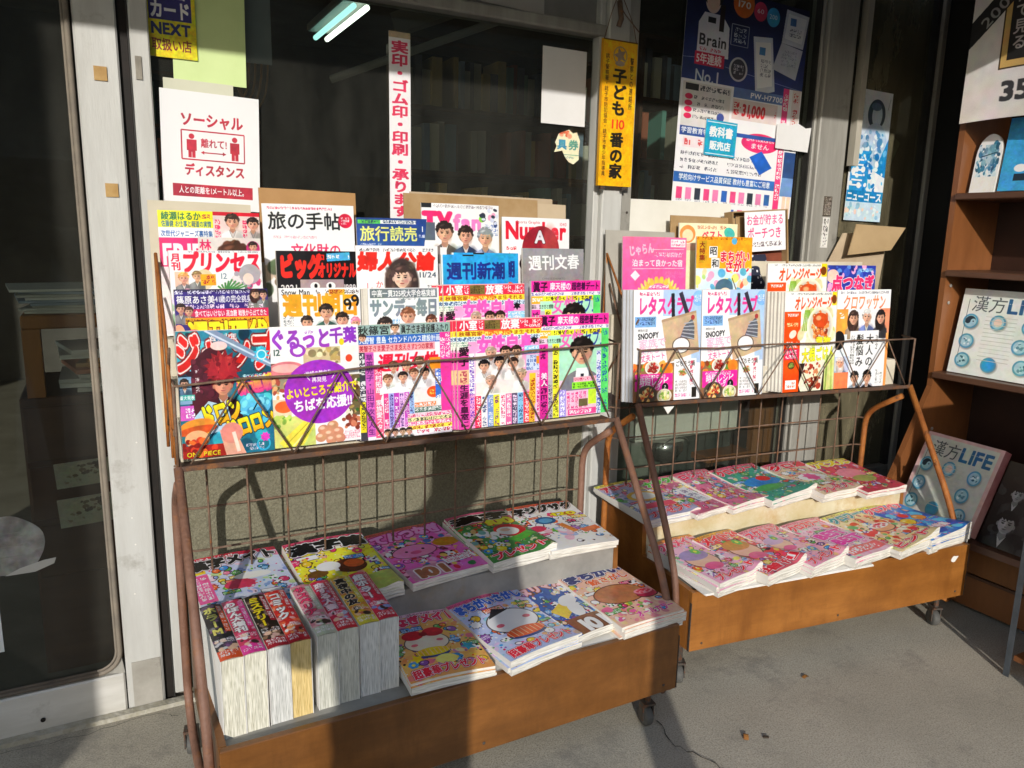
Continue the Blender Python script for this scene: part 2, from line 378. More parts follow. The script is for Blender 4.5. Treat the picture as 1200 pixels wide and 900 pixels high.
    def line(s, x1, y1, x2, y2, c, w=.01):
        L = math.hypot(x2 - x1, y2 - y1) or 1e-6; nx, ny = -(y2 - y1) / L * w / 2, (x2 - x1) / L * w / 2
        return s.poly([(x1 + nx, y1 + ny), (x2 + nx, y2 + ny), (x2 - nx, y2 - ny), (x1 - nx, y1 - ny)], c)
    def burst(s, cx, cy, r, c, n=12, k=.7, ry=None):
        ry = ry or r; return s.poly([(cx + (r if i % 2 else r * k) * math.cos(math.pi * i / n), cy + (ry if i % 2 else ry * k) * math.sin(math.pi * i / n)) for i in range(2 * n)], c)
    def blot(s, x, y, w, h, cols, n=40, r0=.01, r1=.04, al=1, soft=.2, edge=None):
        for _ in range(n):
            rx = s.r.uniform(r0, r1); px, py = s.r.uniform(x, x + w), s.r.uniform(y, y + h)
            if edge is not None:
                k = s.r.uniform(.6, 1.1); q = s.r.uniform(0, 180); e = s.r.choice(cols); s.ell(px, py, rx + .009, rx * k + .009, edge, q); s.ell(px, py, rx, rx * k, e, q); s.ell(px - rx * .3, py - rx * .3, rx * .3, rx * .25, '#fff', al=.5); continue
            s.ell(px, py, rx, rx * s.r.uniform(.5, 1.1), s.r.choice(cols), s.r.uniform(0, 180), al, soft)
        return s
    def micro(s, x, y, w, h, c, rows=2, vert=False, den=.9):
        """illegible small print: dense little marks in rows"""
        bb = s._box(x, y, x + w, y + h)
        if not bb: return s
        a, b, c0, d = bb; Wp, Hp = b - a, d - c0; g = np.random.default_rng(s.r.randrange(1 << 30))
        cr, al = (np.arange(Wp)[None, :] + .5, np.arange(Hp)[:, None] + .5) if vert else (np.arange(Hp)[:, None] + .5, np.arange(Wp)[None, :] + .5)
        cr, al = np.broadcast_arrays(cr, al); rh = (Wp if vert else Hp) / rows; cl = max(rh * .88, 1.2); n = int((Hp if vert else Wp) / cl) + 2
        ri = np.clip((cr / rh).astype(int), 0, rows - 1); fr = cr / rh - ri; ci = (al / cl).astype(int); fc = al / cl - ci
        kan = g.random((rows, n, 1, 1)) < .5; pat = g.random((rows, n, 6, 6)) < np.where(kan, .62, .4); pat &= g.random((rows, n, 1, 1)) < den
        u = np.floor((fr - .1) / .8 * 5).astype(int); v = np.floor((fc - .08) / .84 * 5).astype(int); ok = (u >= 0) & (u < 5) & (v >= 0) & (v < 5)
        m = pat[ri, np.clip(ci, 0, n - 1), np.clip(u, 0, 5), np.clip(v, 0, 5)] & ok
        s._mix(bb, m.astype(np.float32), c, .9); return s
    def txt(s, t, x, y, h, c, w=None, b=0, o=None, ow=4, rot=0, vert=False, sl=0, o2=None, al=1, c2=None):
        """text from the top-left corner (x, y); em height h; fit to width w (or height w if vert)"""
        ca, sa = math.cos(R(rot)), math.sin(R(rot)); pen = 0; items = []
        for ch in t:
            F, adv = glyph(ch) if ch != ' ' else (None, .35)
            items.append((ch, pen, adv)); pen += 1.02 if vert else adv
        k = (w / (h * pen)) if w else 1
        passes = ([(ow + 3 + b, o2)] if o2 else []) + ([(ow + b, o)] if o else []) + [(b, c)]
        for fatr, colr in passes:
            fatr = round(fatr * .72, 2)
            for ch, pn, adv in items:
                if ch == ' ': continue
                F = fat(ch, fatr); turn = vert and ch in 'ー~-'
                if vert: ox, oy = (0 if adv > .9 else (h - adv * h) / 2), pn * h * k; sx, sy = h, h * k
                else: ox, oy = pn * h * k, 0; sx, sy = h * k, h
                # cell corners in text space: em x -GM..GE-GM ; em y (up) -.3..1.06, top of em at .88
                cs = []
                for ex, ey in ((-GM, -GM), (GE - GM, -GM), (GE - GM, GE - GM), (-GM, GE - GM)):
                    u, v = ox + ex * sx, oy + ey * sy; cs.append((x + u * ca - v * sa, y + u * sa + v * ca))
                q = abs(sl) * h * 1.2
                bb = s._box(min(p[0] for p in cs) - q, min(p[1] for p in cs), max(p[0] for p in cs) + q, max(p[1] for p in cs))
                if not bb: continue
                yy, xx = np.mgrid[bb[2]:bb[3], bb[0]:bb[1]]; xx = (xx + .5) / s.S - x; yy = (yy + .5) / s.S - y
                u = xx * ca + yy * sa; v = -xx * sa + yy * ca
                eu = (u - ox) / sx; ev = (v - oy) / sy; eu = eu + (ev - .5) * sl
                if turn: eu, ev = ev, 1 - eu
                gx = (eu + GM) / GE * GS - .5; gy = (.88 - ev + .3) / GE * GS - .5
                x0 = np.floor(gx).astype(int); y0 = np.floor(gy).astype(int); fx = gx - x0; fy = gy - y0
                ok = (x0 >= 0) & (y0 >= 0) & (x0 < GS - 1) & (y0 < GS - 1); x0 = np.clip(x0, 0, GS - 2); y0 = np.clip(y0, 0, GS - 2)
                m = (F[y0, x0] * (1 - fx) * (1 - fy) + F[y0, x0 + 1] * fx * (1 - fy) + F[y0 + 1, x0] * (1 - fx) * fy + F[y0 + 1, x0 + 1] * fx * fy) * ok
                m = m.astype(np.float32)
                if c2 is not None and colr is c:
                    a, b_, cc, d = bb; tt = np.clip(ev, 0, 1).astype(np.float32)[..., None]; cl = C(c) * (1 - tt) + C(c2) * tt; mm = m[..., None]
                    s.a[cc:d, a:b_] = s.a[cc:d, a:b_] * (1 - mm) + cl * mm
                else: s._mix(bb, m, colr, al)
        return s
    def strip(s, t, x, y, w, h, bgc, fg, b=1, vert=False, rot=0, pad=.08):
        s.rect(x, y, w, h, bgc)
        if vert: return s.txt(t, x + w * pad, y + h * .02, w * (1 - 2 * pad), fg, w=h * .96, b=b, vert=True)
        return s.txt(t, x + w * .02, y + h * pad, h * (1 - 2 * pad), fg, w=w * .96, b=b)
    def face(s, cx, cy, r, hair='#2a201c', cloth='#777', skin='#d6a284', long=False, body=True, fr=.0, smile=True):
        hc = C(hair); sk = C(skin); cl = C(cloth); q = s.r; t = q.uniform(-.12, .12)
        if body:
            s.poly([(cx - r * 1.75, cy + r * 3.4), (cx - r * 1.6, cy + r * 1.9), (cx - r * .5, cy + r * 1.3), (cx + r * .5, cy + r * 1.3), (cx + r * 1.6, cy + r * 1.9), (cx + r * 1.75, cy + r * 3.4)], cl)
            s.ell(cx + r * .9, cy + r * 2.5, r * .7, r * 1.1, cl * .72, al=.8, soft=.7); s.ell(cx - r * .9, cy + r * 2.2, r * .5, r * .8, np.minimum(cl * 1.15 + .04, 1), al=.7, soft=.8)
            s.poly([(cx - r * .5, cy + r * 1.25), (cx + r * .5, cy + r * 1.25), (cx, cy + r * 2.5)], np.array(C('#dcd8d2')) * .9 if cl.mean() < .6 else cl * .8)
            s.line(cx - r * .5, cy + r * 1.25, cx - r * .05, cy + r * 2.5, cl * .6, r * .09); s.line(cx + r * .5, cy + r * 1.25, cx + r * .05, cy + r * 2.5, cl * .6, r * .09)
            s.poly([(cx - r * .33, cy + r * .6), (cx + r * .33, cy + r * .6), (cx + r * .42, cy + r * 1.35), (cx, cy + r * 1.8), (cx - r * .42, cy + r * 1.35)], sk * .8)
        if long:
            s.ell(cx - r * .1, cy + r * .55, r * 1.2, r * 1.75, hc, soft=.08)
            for _ in range(9): s.ell(cx + q.uniform(-1, 1) * r, cy + q.uniform(.2, 1.9) * r, r * .2, r * .5, hc * q.uniform(.6, 1.7), soft=.7, al=.6)
        s.ell(cx, cy - r * .15, r * 1.0, r * 1.05, hc, soft=.08)
        for k in range(11):
            a = R(180 + 18 * k + q.uniform(-8, 8)); s.ell(cx + math.cos(a) * r * .78, cy - r * .2 + math.sin(a) * r * .78, r * .34, r * .24, hc * q.uniform(.7, 1.5), rot=math.degrees(a), soft=.25)
        s.ell(cx - r * .82, cy + r * .2, r * .13, r * .22, sk * .86); s.ell(cx + r * .82, cy + r * .2, r * .13, r * .22, sk * .8)
        s.ell(cx, cy + r * .12, r * .78, r * .86, sk); s.ell(cx, cy + r * .6, r * .5, r * .48, sk)
        s.ell(cx + r * .42, cy + r * .3, r * .42, r * .75, sk * .82, al=.75, soft=.9); s.ell(cx - r * .25, cy + r * .25, r * .35, r * .4, np.minimum(sk * 1.14, 1), al=.7, soft=.9); s.ell(cx - r * .38, cy + r * .42, r * .2, r * .14, '#e08a78', al=.4, soft=.9); s.ell(cx + r * .38, cy + r * .42, r * .2, r * .14, '#d07868', al=.4, soft=.9)
        for d in (-.33, .33):
            s.line(cx + (d - .19) * r, cy - r * .12, cx + (d + .19) * r, cy - r * .15, hc * .9, r * .08); s.ell(cx + d * r, cy + r * .08, r * .15, r * .06, sk * .7, soft=.5); s.ell(cx + d * r, cy + r * .07, r * .09, r * .065, '#20140f', soft=.3); s.line(cx + (d - .18) * r, cy + r * .02, cx + (d + .18) * r, cy + r * .01, '#2a1a16', r * .06)
        s.ell(cx + r * .05, cy + r * .38, r * .14, r * .07, sk * .72, soft=.5); s.line(cx + r * .03, cy + r * .05, cx + r * .09, cy + r * .34, sk * .84, r * .06)
        s.ell(cx, cy + r * .62, r * .22, r * .075, '#a65a54', soft=.5); s.ell(cx, cy + r * .82, r * .3, r * .1, sk * .82, soft=.8, al=.6)
        # fringe: slanted locks
        n = 6; part = q.choice((-1, 1))
        for k in range(n):
            u = -.82 + 1.64 * k / (n - 1); drop = (.5 if long else .42) * (1 - .45 * abs(u + part * .35)) + q.uniform(-.08, .08)
            s.poly([(cx + (u - .24) * r, cy - r * .62), (cx + (u + .24) * r, cy - r * .62), (cx + (u + part * .2) * r, cy - r * .62 + drop * r)], hc * q.uniform(.8, 1.35))
        s.ell(cx, cy - r * .72, r * .8, r * .34, hc); s.ell(cx - r * .3, cy - r * .78, r * .3, r * .12, np.minimum(hc * 2.2 + .1, 1), al=.45, soft=.9, rot=-20)
        return s
    def dish(s, cx, cy, r, cols, plate='#f4f1ea', ry=None, n=50):
        ry = ry or r * .75; s.ell(cx, cy, r, ry, plate); s.ell(cx, cy, r * .86, ry * .86, np.array(C(plate)) * .85, soft=.2)
        for _ in range(n):
            a = s.r.uniform(0, 6.28); q = s.r.uniform(0, .68) ; rr = r * s.r.uniform(.08, .2)
            s.ell(cx + math.cos(a) * q * r, cy + math.sin(a) * q * ry, rr, rr * .7, s.r.choice(cols), s.r.uniform(0, 180), soft=.25)
            s.ell(cx + math.cos(a) * q * r - rr * .3, cy + math.sin(a) * q * ry - rr * .3, rr * .25, rr * .2, '#fff', al=.5, soft=.6)
        return s
    def flower(s, cx, cy, r, c, cc='#f7d84a', n=6):
        for i in range(n): s.ell(cx + math.cos(6.283 * i / n) * r * .6, cy + math.sin(6.283 * i / n) * r * .6, r * .42, r * .42, c)
        return s.ell(cx, cy, r * .35, r * .35, cc)
    def image(s, name):
        a = s.a.copy()
        rng = np.random.default_rng(len(name)); a += rng.normal(0, .012, a.shape[:2] + (1,)).astype(np.float32)
        for q, am in ((6, .05), (14, .05), (34, .05)):      # uneven ink, like screened photographs
            k = rng.normal(0, am, (int(q * s.A) + 2, q + 2, 3)).astype(np.float32); k = k * .5 + k.mean(2, keepdims=True) * .8
            yy = np.linspace(0, k.shape[0] - 1.01, s.h); xx = np.linspace(0, k.shape[1] - 1.01, s.S); y0 = yy.astype(int); x0 = xx.astype(int); fy = (yy - y0)[:, None, None]; fx = (xx - x0)[None, :, None]
            kk = (k[y0][:, x0] * (1 - fx) + k[y0][:, x0 + 1] * fx) * (1 - fy) + (k[y0 + 1][:, x0] * (1 - fx) + k[y0 + 1][:, x0 + 1] * fx) * fy
            a = a * (1 + kk * np.clip(1.15 - a.min(2, keepdims=True), .15, 1))
        a = np.clip(a, .02, .9); im = bpy.data.images.new(name, s.S, s.h)
        px = np.ones((s.h, s.S, 4), np.float32); px[..., :3] = a[::-1]; im.pixels.foreach_set(px.ravel()); im.update(); im.pack(); return im
_cm = {}
def print_mat(name, cov, rough=.32, coat=.25, spec=.45):
    if name in _cm: return _cm[name]
    m = bpy.data.materials.new('print_' + name); m.use_nodes = True; N = m.node_tree.nodes; L = m.node_tree.links; p = N['Principled BSDF']
    t = N.new('ShaderNodeTexImage'); t.image = cov.image(name); t.extension = 'EXTEND'
    L.new(t.outputs[0], p.inputs['Base Color']); p.inputs['Roughness'].default_value = rough; p.inputs['Coat Weight'].default_value = coat; p.inputs['Coat Roughness'].default_value = .2; p.inputs['Specular IOR Level'].default_value = spec
    tc = N.new('ShaderNodeTexCoord'); nb = N.new('ShaderNodeTexNoise'); nb.inputs['Scale'].default_value = 9; L.new(tc.outputs['Object'], nb.inputs[0])
    b = N.new('ShaderNodeBump'); b.inputs['Strength'].default_value = .25; b.inputs['Distance'].default_value = .01; L.new(nb.outputs['Fac'], b.inputs['Height']); L.new(b.outputs[0], p.inputs['Normal'])
    _cm[name] = m; return m
# ------------------------------------------------------------------ the printed designs
P9 = ['#d83a6a', '#f4c430', '#3f8fd0', '#58a84a', '#e8622a', '#f2f2ee', '#8a4fa8']
WARM = ['#c8402a', '#e07a30', '#8a3a1c', '#f0b050', '#d8d0a0', '#6a8a34']
def cv_shonen():
    c = Cov(1.41, '#1e6d82', seed=3); c.grad(0, 0, 1, .55, '#2a7f92', '#174858')
    c.blot(0, 0, 1, 1.41, ['#2fa0b0', '#155068', '#0f3040', '#4fc0d0'], 60, .02, .08)
    c.txt('ジャンプ', -.03, .01, .46, '#d8201c', w=1.08, b=4, o='#f4e8e0', ow=3, o2='#7a1010')
    c.txt('週刊少年', .34, .03, .09, '#f4f4f4', b=1, o='#5a1010', ow=2, w=.3)
    c.poly([(.28, 0), (.42, 0), (1, .36), (1, .44), (.72, .3)], '#7d93a8'); c.line(.3, .0, 1, .4, '#c4d4e0', .02)
    c.poly([(.12, .75), (.14, .35), (.3, .2), (.42, .16), (.5, .22), (.4, .34), (.5, .8), (.36, .9)], '#4a1622')
    c.blot(.12, .3, .25, .5, ['#5a1a2a', '#38101c', '#6a2434'], 30, .02, .05); c.micro(.17, .42, .05, .4, '#d8c8c8', 1, True)
    c.ell(.44, .17, .09, .05, '#e8c8c0'); c.burst(.47, .42, .21, '#8e1a24', 16, .72); c.burst(.47, .42, .16, '#b42a30', 13, .7); c.blot(.36, .3, .24, .2, ['#7a1420', '#c83a38'], 16, .01, .03)
    c.face(.46, .6, .115, hair='#7e1620', cloth='#38101c', skin='#d08a6c', smile=False); c.poly([(.3, .5), (.36, .3), (.42, .48), (.48, .26), (.53, .47), (.6, .32), (.62, .54), (.54, .5), (.46, .56), (.4, .5)], '#a8222c'); c.poly([(.1, .78), (.2, .66), (.36, .8), (.34, .98), (.14, .95)], '#4a1622')
    c.txt('新連載', .60, .55, .2, '#f4e030', w=.42, b=4, o='#d82a80', ow=3, rot=-8, c2='#e83a90')
    c.micro(.68, .5, .25, .05, '#c8f0f8', 1); c.burst(.9, .28, .1, '#2fb0c8', 10, .6); c.ring(.9, .29, .05, .05, '#c8f4ff', .015)
    c.rect(.0, .5, .13, .3, '#7fa8c0'); c.face(.06, .57, .045, cloth='#4a6a80'); c.strip('重大発表', 0, .7, .16, .06, '#3aa89a', '#fff')
    c.poly([(.1, 1.0), (.3, .78), (.5, .85), (.55, 1.1), (.3, 1.15)], '#a8c8d8'); c.ell(.8, .86, .18, .13, '#58b8d8'); c.blot(.66, .75, .3, .2, ['#78d0e8', '#3a90b8'], 14, .02, .05); c.line(.78, .92, .84, .82, '#102028', .015)
    c.rect(0, .82, .14, .16, '#c858b8'); c.micro(0, .84, .15, .12, '#f8f0f8', 2)
    c.txt('ドロン', .18, .84, .28, '#f8e820', w=.44, b=6, o='#181410', ow=3, rot=-14, c2='#f09a18')
    c.txt('ドロロン', .44, 1.02, .24, '#f8e820', w=.56, b=6, o='#181410', ow=3, rot=-14, c2='#f09a18')
    c.ell(.17, 1.07, .2, .1, '#e08a2c', rot=-8); c.ell(.16, 1.1, .22, .05, '#c8501e', rot=-8); c.ell(.16, 1.2, .13, .1, '#e8a878'); c.rect(0, 1.27, .5, .14, '#a82018')
    c.blot(0, 1.22, .36, .18, ['#d83a20', '#8a1812', '#f06a28'], 22, .02, .05); c.poly([(.4, 1.12), (.55, 1.08), (.68, 1.41), (.46, 1.41)], '#e0a088'); c.ell(.53, 1.16, .12, .12, '#d88878'); c.line(.55, 1.15, .6, 1.38, '#f4d0c0', .04)
    c.txt('ONE PIECE', .04, 1.33, .07, '#e8d020', w=.36, b=2, o='#301008', ow=2)
    c.micro(.68, 1.3, .2, .08, '#f0d8e8', 2); c.ring(.88, 1.32, .07, .07, '#30a8c8', .02); c.burst(.9, 1.24, .06, '#c838a8', 8); return c
def cv_chiba():
    c = Cov(1.41, '#f3eee6', seed=4)
    c.rect(0, .42, .28, .25, '#7a4a3a'); c.ell(.17, .5, .2, .1, '#d87a80'); c.ell(.16, .48, .15, .05, '#f0b0a8'); c.rect(0, .6, .2, .15, '#9a8a70'); c.blot(0, .62, .2, .2, ['#a84a3a', '#6a4a2a', '#d8a070'], 20, .02, .04)
    c.rect(.36, .25, .5, .2, '#cbb890'); c.blot(.38, .26, .4, .2, ['#e8d8b0', '#8a7a58', '#b89a60'], 20, .02, .05); c.rect(.78, .25, .22, .36, '#e8e4e0'); c.ell(.88, .4, .04, .045, '#d84a2a')
    c.rect(0, .84, .2, .2, '#d8c8a8'); c.ell(.12, .93, .1, .07, '#e8602a'); c.rect(.86, .6, .14, .5, '#6a5a40'); c.blot(.85, .6, .15, .5, ['#a88a50', '#e8d8c0', '#5a3a20', '#3a5a2a'], 34, .01, .04)
    c.rect(0, 1.05, .46, .36, '#c8d070'); c.poly([(.05, 1.35), (.4, 1.05), (.5, 1.08), (.32, 1.4), (.1, 1.41)], '#e8d84a'); c.line(.12, 1.38, .44, 1.08, '#b8b030', .012); c.line(.2, 1.4, .48, 1.12, '#f4ec90', .02); c.blot(0, 1.02, .18, .14, ['#78a040', '#b8c860'], 14, .02, .04)
    c.rect(.46, 1.15, .54, .26, '#f2e8e8')
    for x, y in ((.55, 1.24), (.66, 1.2), (.62, 1.3), (.72, 1.28), (.52, 1.33), (.64, 1.37), (.74, 1.36)): c.ell(x, y, .065, .058, '#c88a68'); c.ell(x - .015, y - .02, .03, .02, '#ecc0a0', soft=.6)
    c.blot(.78, 1.12, .2, .14, ['#9a4a34', '#7a3424', '#c87a58'], 18, .02, .05); c.micro(.78, 1.28, .2, .1, '#e06a8a', 4)
    c.rect(0, 0, 1, .25, '#f6f2f0'); c.txt('ぐるっと', .0, .02, .25, '#9a3ab8', w=.68, b=4); c.txt('千葉', .66, .02, .2, '#8a32b0', w=.32, b=4); c.ring(.3, .28, .07, .06, '#9a3ab8', .03); c.micro(.38, .05, .1, .04, '#9a3ab8', 1); c.txt('12', .02, .24, .1, '#3a5a4a', b=2)
    c.ell(.53, .78, .4, .38, '#9a2eb4'); c.txt('地域の魅力を', .37, .53, .065, '#f8f0f8', w=.3, b=1, rot=-3); c.txt('再発見', .44, .6, .065, '#f8f0f8', w=.17, b=1)
    c.line(.36, .55, .42, .64, '#fff', .008); c.line(.72, .55, .67, .63, '#fff', .008)
    c.txt('よいところご紹介で', .14, .72, .13, '#f8d828', w=.82, b=3, rot=-4); c.txt('ちばを応援!!', .22, .86, .15, '#ffffff', w=.68, b=3, rot=-3); c.ell(.8, .2, .03, .04, '#f0c020'); return c
def cv_josei():
    c = Cov(1.36, '#f4dfe6', seed=5)
    c.strip('秋篠宮', 0, 0, .34, .13, '#8fa8a2', '#1c1c1c', 1); c.face(.39, .04, .045); c.strip('眞子さま過保護ふたり', .44, 0, .56, .13, '#8fa8a2', '#1c1c1c', 1)
    c.strip('大野智 豊島 セカンドハウス建設計画', 0, .13, .9, .1, '#2a62b8', '#ffffff', 2); c.face(.05, .15, .04, body=False)
    c.strip('美智子さま愛子さま支えきす2つの家族', 0, .23, .82, .09, '#f0a0a0', '#a81a34', 1); c.rect(.88, .12, .12, 1.2, '#f03a9a'); c.micro(.88, .13, .12, .3, '#fff', 2, True)
    c.rect(0, .32, .07, 1.04, '#3a3a44'); c.micro(0, .33, .07, .6, '#e8e8e8', 1, True); c.rect(0, .9, .06, .36, '#e8d020'); c.micro(.01, .92, .05, .3, '#222', 1, True)
    c.strip('草笛光子・山田洋次の人生', .07, .32, .09, 1.0, '#c85ab0', '#5a1a6a', 1, True); c.strip('木村拓哉 家族愛スタン', .16, .5, .08, .84, '#f05a80', '#ffffff', 1, True)
    c.rect(.24, .42, .6, .6, '#e2dcda'); c.txt('週刊女性', .2, .34, .22, '#e01838', w=.66, b=3, sl=.15)
    for x, y in ((.36, .5), (.5, .5), (.64, .46), (.8, .54), (.3, .65), (.46, .63), (.58, .6), (.7, .6)): c.face(x, y, .052, hair=random.choice(['#1e1614', '#3a2418', '#5a3a28']), cloth='#f2efee')
    c.ell(.4, .9, .18, .16, '#f2efee'); c.rect(.24, .86, .34, .2, '#f2efee')
    for i, k in enumerate(['#d83a8a', '#a8a8e8', '#b83ab0', '#e8b0e0', '#b83ab0', '#9ab8f0']): c.rect(.25 + i * .055, .82, .05, .42, k); c.micro(.255 + i * .055, .83, .04, .4, '#fff' if i % 2 == 0 else '#3a1a6a', 1, True)
    c.ell(.8, .84, .08, .07, '#e8501e'); c.micro(.75, .81, .1, .06, '#ffe860', 2); c.rect(.58, .96, .24, .05, '#f08050'); c.micro(.58, .96, .24, .05, '#fff', 1); c.rect(.58, 1.02, .3, .06, '#4a6a60'); c.micro(.58, 1.02, .3, .05, '#fff', 1)
    for y, k, f in ((1.09, '#f8c8d8', '#d01858'), (1.14, '#f4e0a0', '#333'), (1.19, '#f05a90', '#fff'), (1.24, '#e8e050', '#a01020'), (1.29, '#e8e8ec', '#c01040')): c.rect(.5, y, .5, .05, k); c.micro(.5, y, .5, .05, f, 1)
    c.rect(.82, .42, .06, .5, '#3a6ac8'); c.micro(.82, .43, .06, .5, '#fff', 1, True); c.rect(.76, .42, .12, .14, '#f08a20'); c.rect(.24, 1.24, .26, .12, '#f0dce0')
    for x in (.28, .36, .44, .51): c.face(x, 1.29, .035, cloth='#444')
    return c
def cv_jishin():
    c = Cov(1.36, '#f8a0cc', seed=6)
    c.rect(0, 0, 1, .14, '#e02a4a'); c.txt('小室', .03, .005, .13, '#fff', w=.2, b=3); c.micro(.24, .02, .06, .1, '#fff', 1, True); c.rect(.31, .01, .18, .12, '#7a6a34'); c.micro(.32, .02, .16, .1, '#3a2a18', 3); c.txt('放棄', .5, .005, .13, '#fff', w=.22, b=3); c.micro(.73, .02, .26, .11, '#fff', 2); c.rect(0, 0, 1, .012, '#f0a0a0')
    c.strip('秋篠宮家 一年のときま生まれる', 0, .14, 1, .07, '#f0d838', '#a03a10', 2); c.rect(.3, .14, .3, .07, '#f06a20'); c.micro(.3, .15, .3, .06, '#ffe860', 1)
    c.rect(0, .21, 1, .06, '#cfe0ec'); c.micro(0, .21, 1, .06, '#38507a', 1); c.rect(0, .27, .12, .1, '#e8ecd8'); c.micro(0, .27, .16, .06, '#307858', 2)
    c.txt('女性自身', .22, .2, .25, '#f05ab4', w=.66, b=5, o='#ffd8ee', ow=2); c.burst(.9, .29, .06, '#1a1418', 6, .5)
    c.rect(0, .4, .13, .96, '#ec4aa8'); c.txt('愛子', .015, .33, .12, '#2a1020', vert=True, b=3); c.rect(.005, .62, .12, .18, '#f8b888'); c.micro(.02, .63, .09, .17, '#a03a50', 1, True); c.txt('生涯を皇室に', .02, .8, .1, '#3a1030', w=.54, vert=True, b=3)
    c.rect(.2, .42, .55, .55, '#e8dcd8')
    for x, y in ((.38, .42), (.55, .42), (.68, .42), (.3, .58), (.48, .55), (.64, .57), (.74, .72), (.38, .78)): c.face(x, y, .062, hair=random.choice(['#161010', '#2a1a14', '#a8907a']), cloth='#efe6e0')
    c.rect(.2, .94, .56, .05, '#efe6e0'); c.rect(.13, .42, .06, .5, '#f4f0f4'); c.micro(.13, .45, .06, .9, '#6a3ab0', 1, True)
    for i, (k, f) in enumerate([('#e8305a', '#fff'), ('#f8f0f4', '#20306a'), ('#7898c8', '#fff'), ('#e8e030', '#6a2080'), ('#f8f0f4', '#d02060'), ('#f06aa0', '#fff'), ('#5a4a6a', '#f0e0f8'), ('#88c0e8', '#203a60'), ('#f03a4a', '#fff'), ('#f8b030', '#8a2020')]):
        c.rect(.19 + i * .072, .96, .068, .4, k); c.micro(.2 + i * .072, .97, .055, .38, f, 1, True)
    c.rect(.78, .36, .22, .1, '#88c8f0'); c.micro(.78, .36, .22, .1, '#fff', 2); c.rect(.8, .48, .2, .2, '#c8d0f0'); c.micro(.8, .48, .2, .2, '#3048a0', 4); c.rect(.93, .5, .07, .1, '#f08a20'); c.rect(.84, .72, .08, .4, '#f8c030'); c.micro(.85, .73, .06, .38, '#a02818', 1, True); c.rect(.92, .72, .08, .64, '#f8c0dc'); c.micro(.93, .73, .06, .6, '#d01878', 1, True); return c
def cv_seven():
    c = Cov(1.36, '#f0c8dc', seed=7)
    c.rect(0, 0, 1, .15, '#ee2a98'); c.txt('眞子', .02, .01, .14, '#3a0a30', w=.2, b=4); c.txt('摩天楼の', .25, .02, .11, '#fff', w=.3, b=2); c.txt('超密着デート', .56, .02, .11, '#4a0a40', w=.42, b=3)
    c.rect(0, .15, 1, .05, '#f4f0f8'); c.micro(0, .15, 1, .05, '#5a48a0', 1); c.rect(0, .2, 1, .07, '#f0e030'); c.micro(.2, .205, .8, .06, '#3a3410', 1); c.rect(0, .2, .16, .1, '#f8b020'); c.micro(.01, .22, .14, .06, '#fff', 1)
    c.rect(.12, .27, .76, .6, '#a8e0c0'); c.txt('女性', .28, .2, .25, '#f060b0', w=.34, b=2, sl=.1); c.txt('セブン', .62, .21, .24, '#2a3a9a', w=.36, b=2, sl=.15); c.txt('脳は、生き方と感動', .0, .31, .06, '#202020', w=.3, b=1)
    c.rect(0, .38, .12, .98, '#e8309a'); c.micro(.01, .4, .1, .9, '#5a0a48', 1, True); c.txt('美人', .02, .75, .09, '#fff', vert=True, b=2); c.rect(.18, .38, .09, .98, '#e8e438'); c.micro(.19, .4, .07, .94, '#302a10', 1, True); c.rect(.12, .4, .06, .96, '#b8b0b8'); c.micro(.12, .9, .06, .46, '#3a3a5a', 1, True)
    c.ell(.6, 1.0, .3, .26, '#76767e'); c.poly([(.52, .72), (.7, .72), (.7, .95), (.6, 1.0), (.5, .9)], '#f0f0f0'); c.face(.6, .5, .16, hair='#15100e', body=False); c.poly([(.58, .8), (.63, .8), (.62, .96), (.59, .96)], '#202030')
    c.rect(.48, .84, .34, .07, '#f8b0c0'); c.micro(.48, .85, .34, .05, '#c02050', 1); c.rect(.46, .91, .36, .09, '#8ae030'); c.micro(.47, .92, .34, .07, '#205020', 2)
    c.rect(.27, 1.0, .1, .36, '#9a8ad8'); c.micro(.28, 1.0, .08, .34, '#fff', 1, True); c.rect(.37, 1.02, .48, .34, '#f4b8cc')
    for i in range(5): c.micro(.38 + i * .06, 1.04, .05, .22, '#d02070', 1, True)
    c.rect(.56, 1.14, .13, .1, '#6a5a3a'); c.rect(.7, 1.02, .12, .2, '#c8e838'); c.rect(.4, 1.27, .42, .08, '#f04a90'); c.micro(.42, 1.28, .38, .06, '#fff', 1)
    c.rect(.82, .5, .07, .86, '#d8dcf0'); c.micro(.82, .5, .07, .86, '#3048b0', 1, True); c.rect(.89, .2, .11, 1.16, '#58d868'); c.micro(.9, .22, .09, 1.1, '#184a9a', 1, True); return c
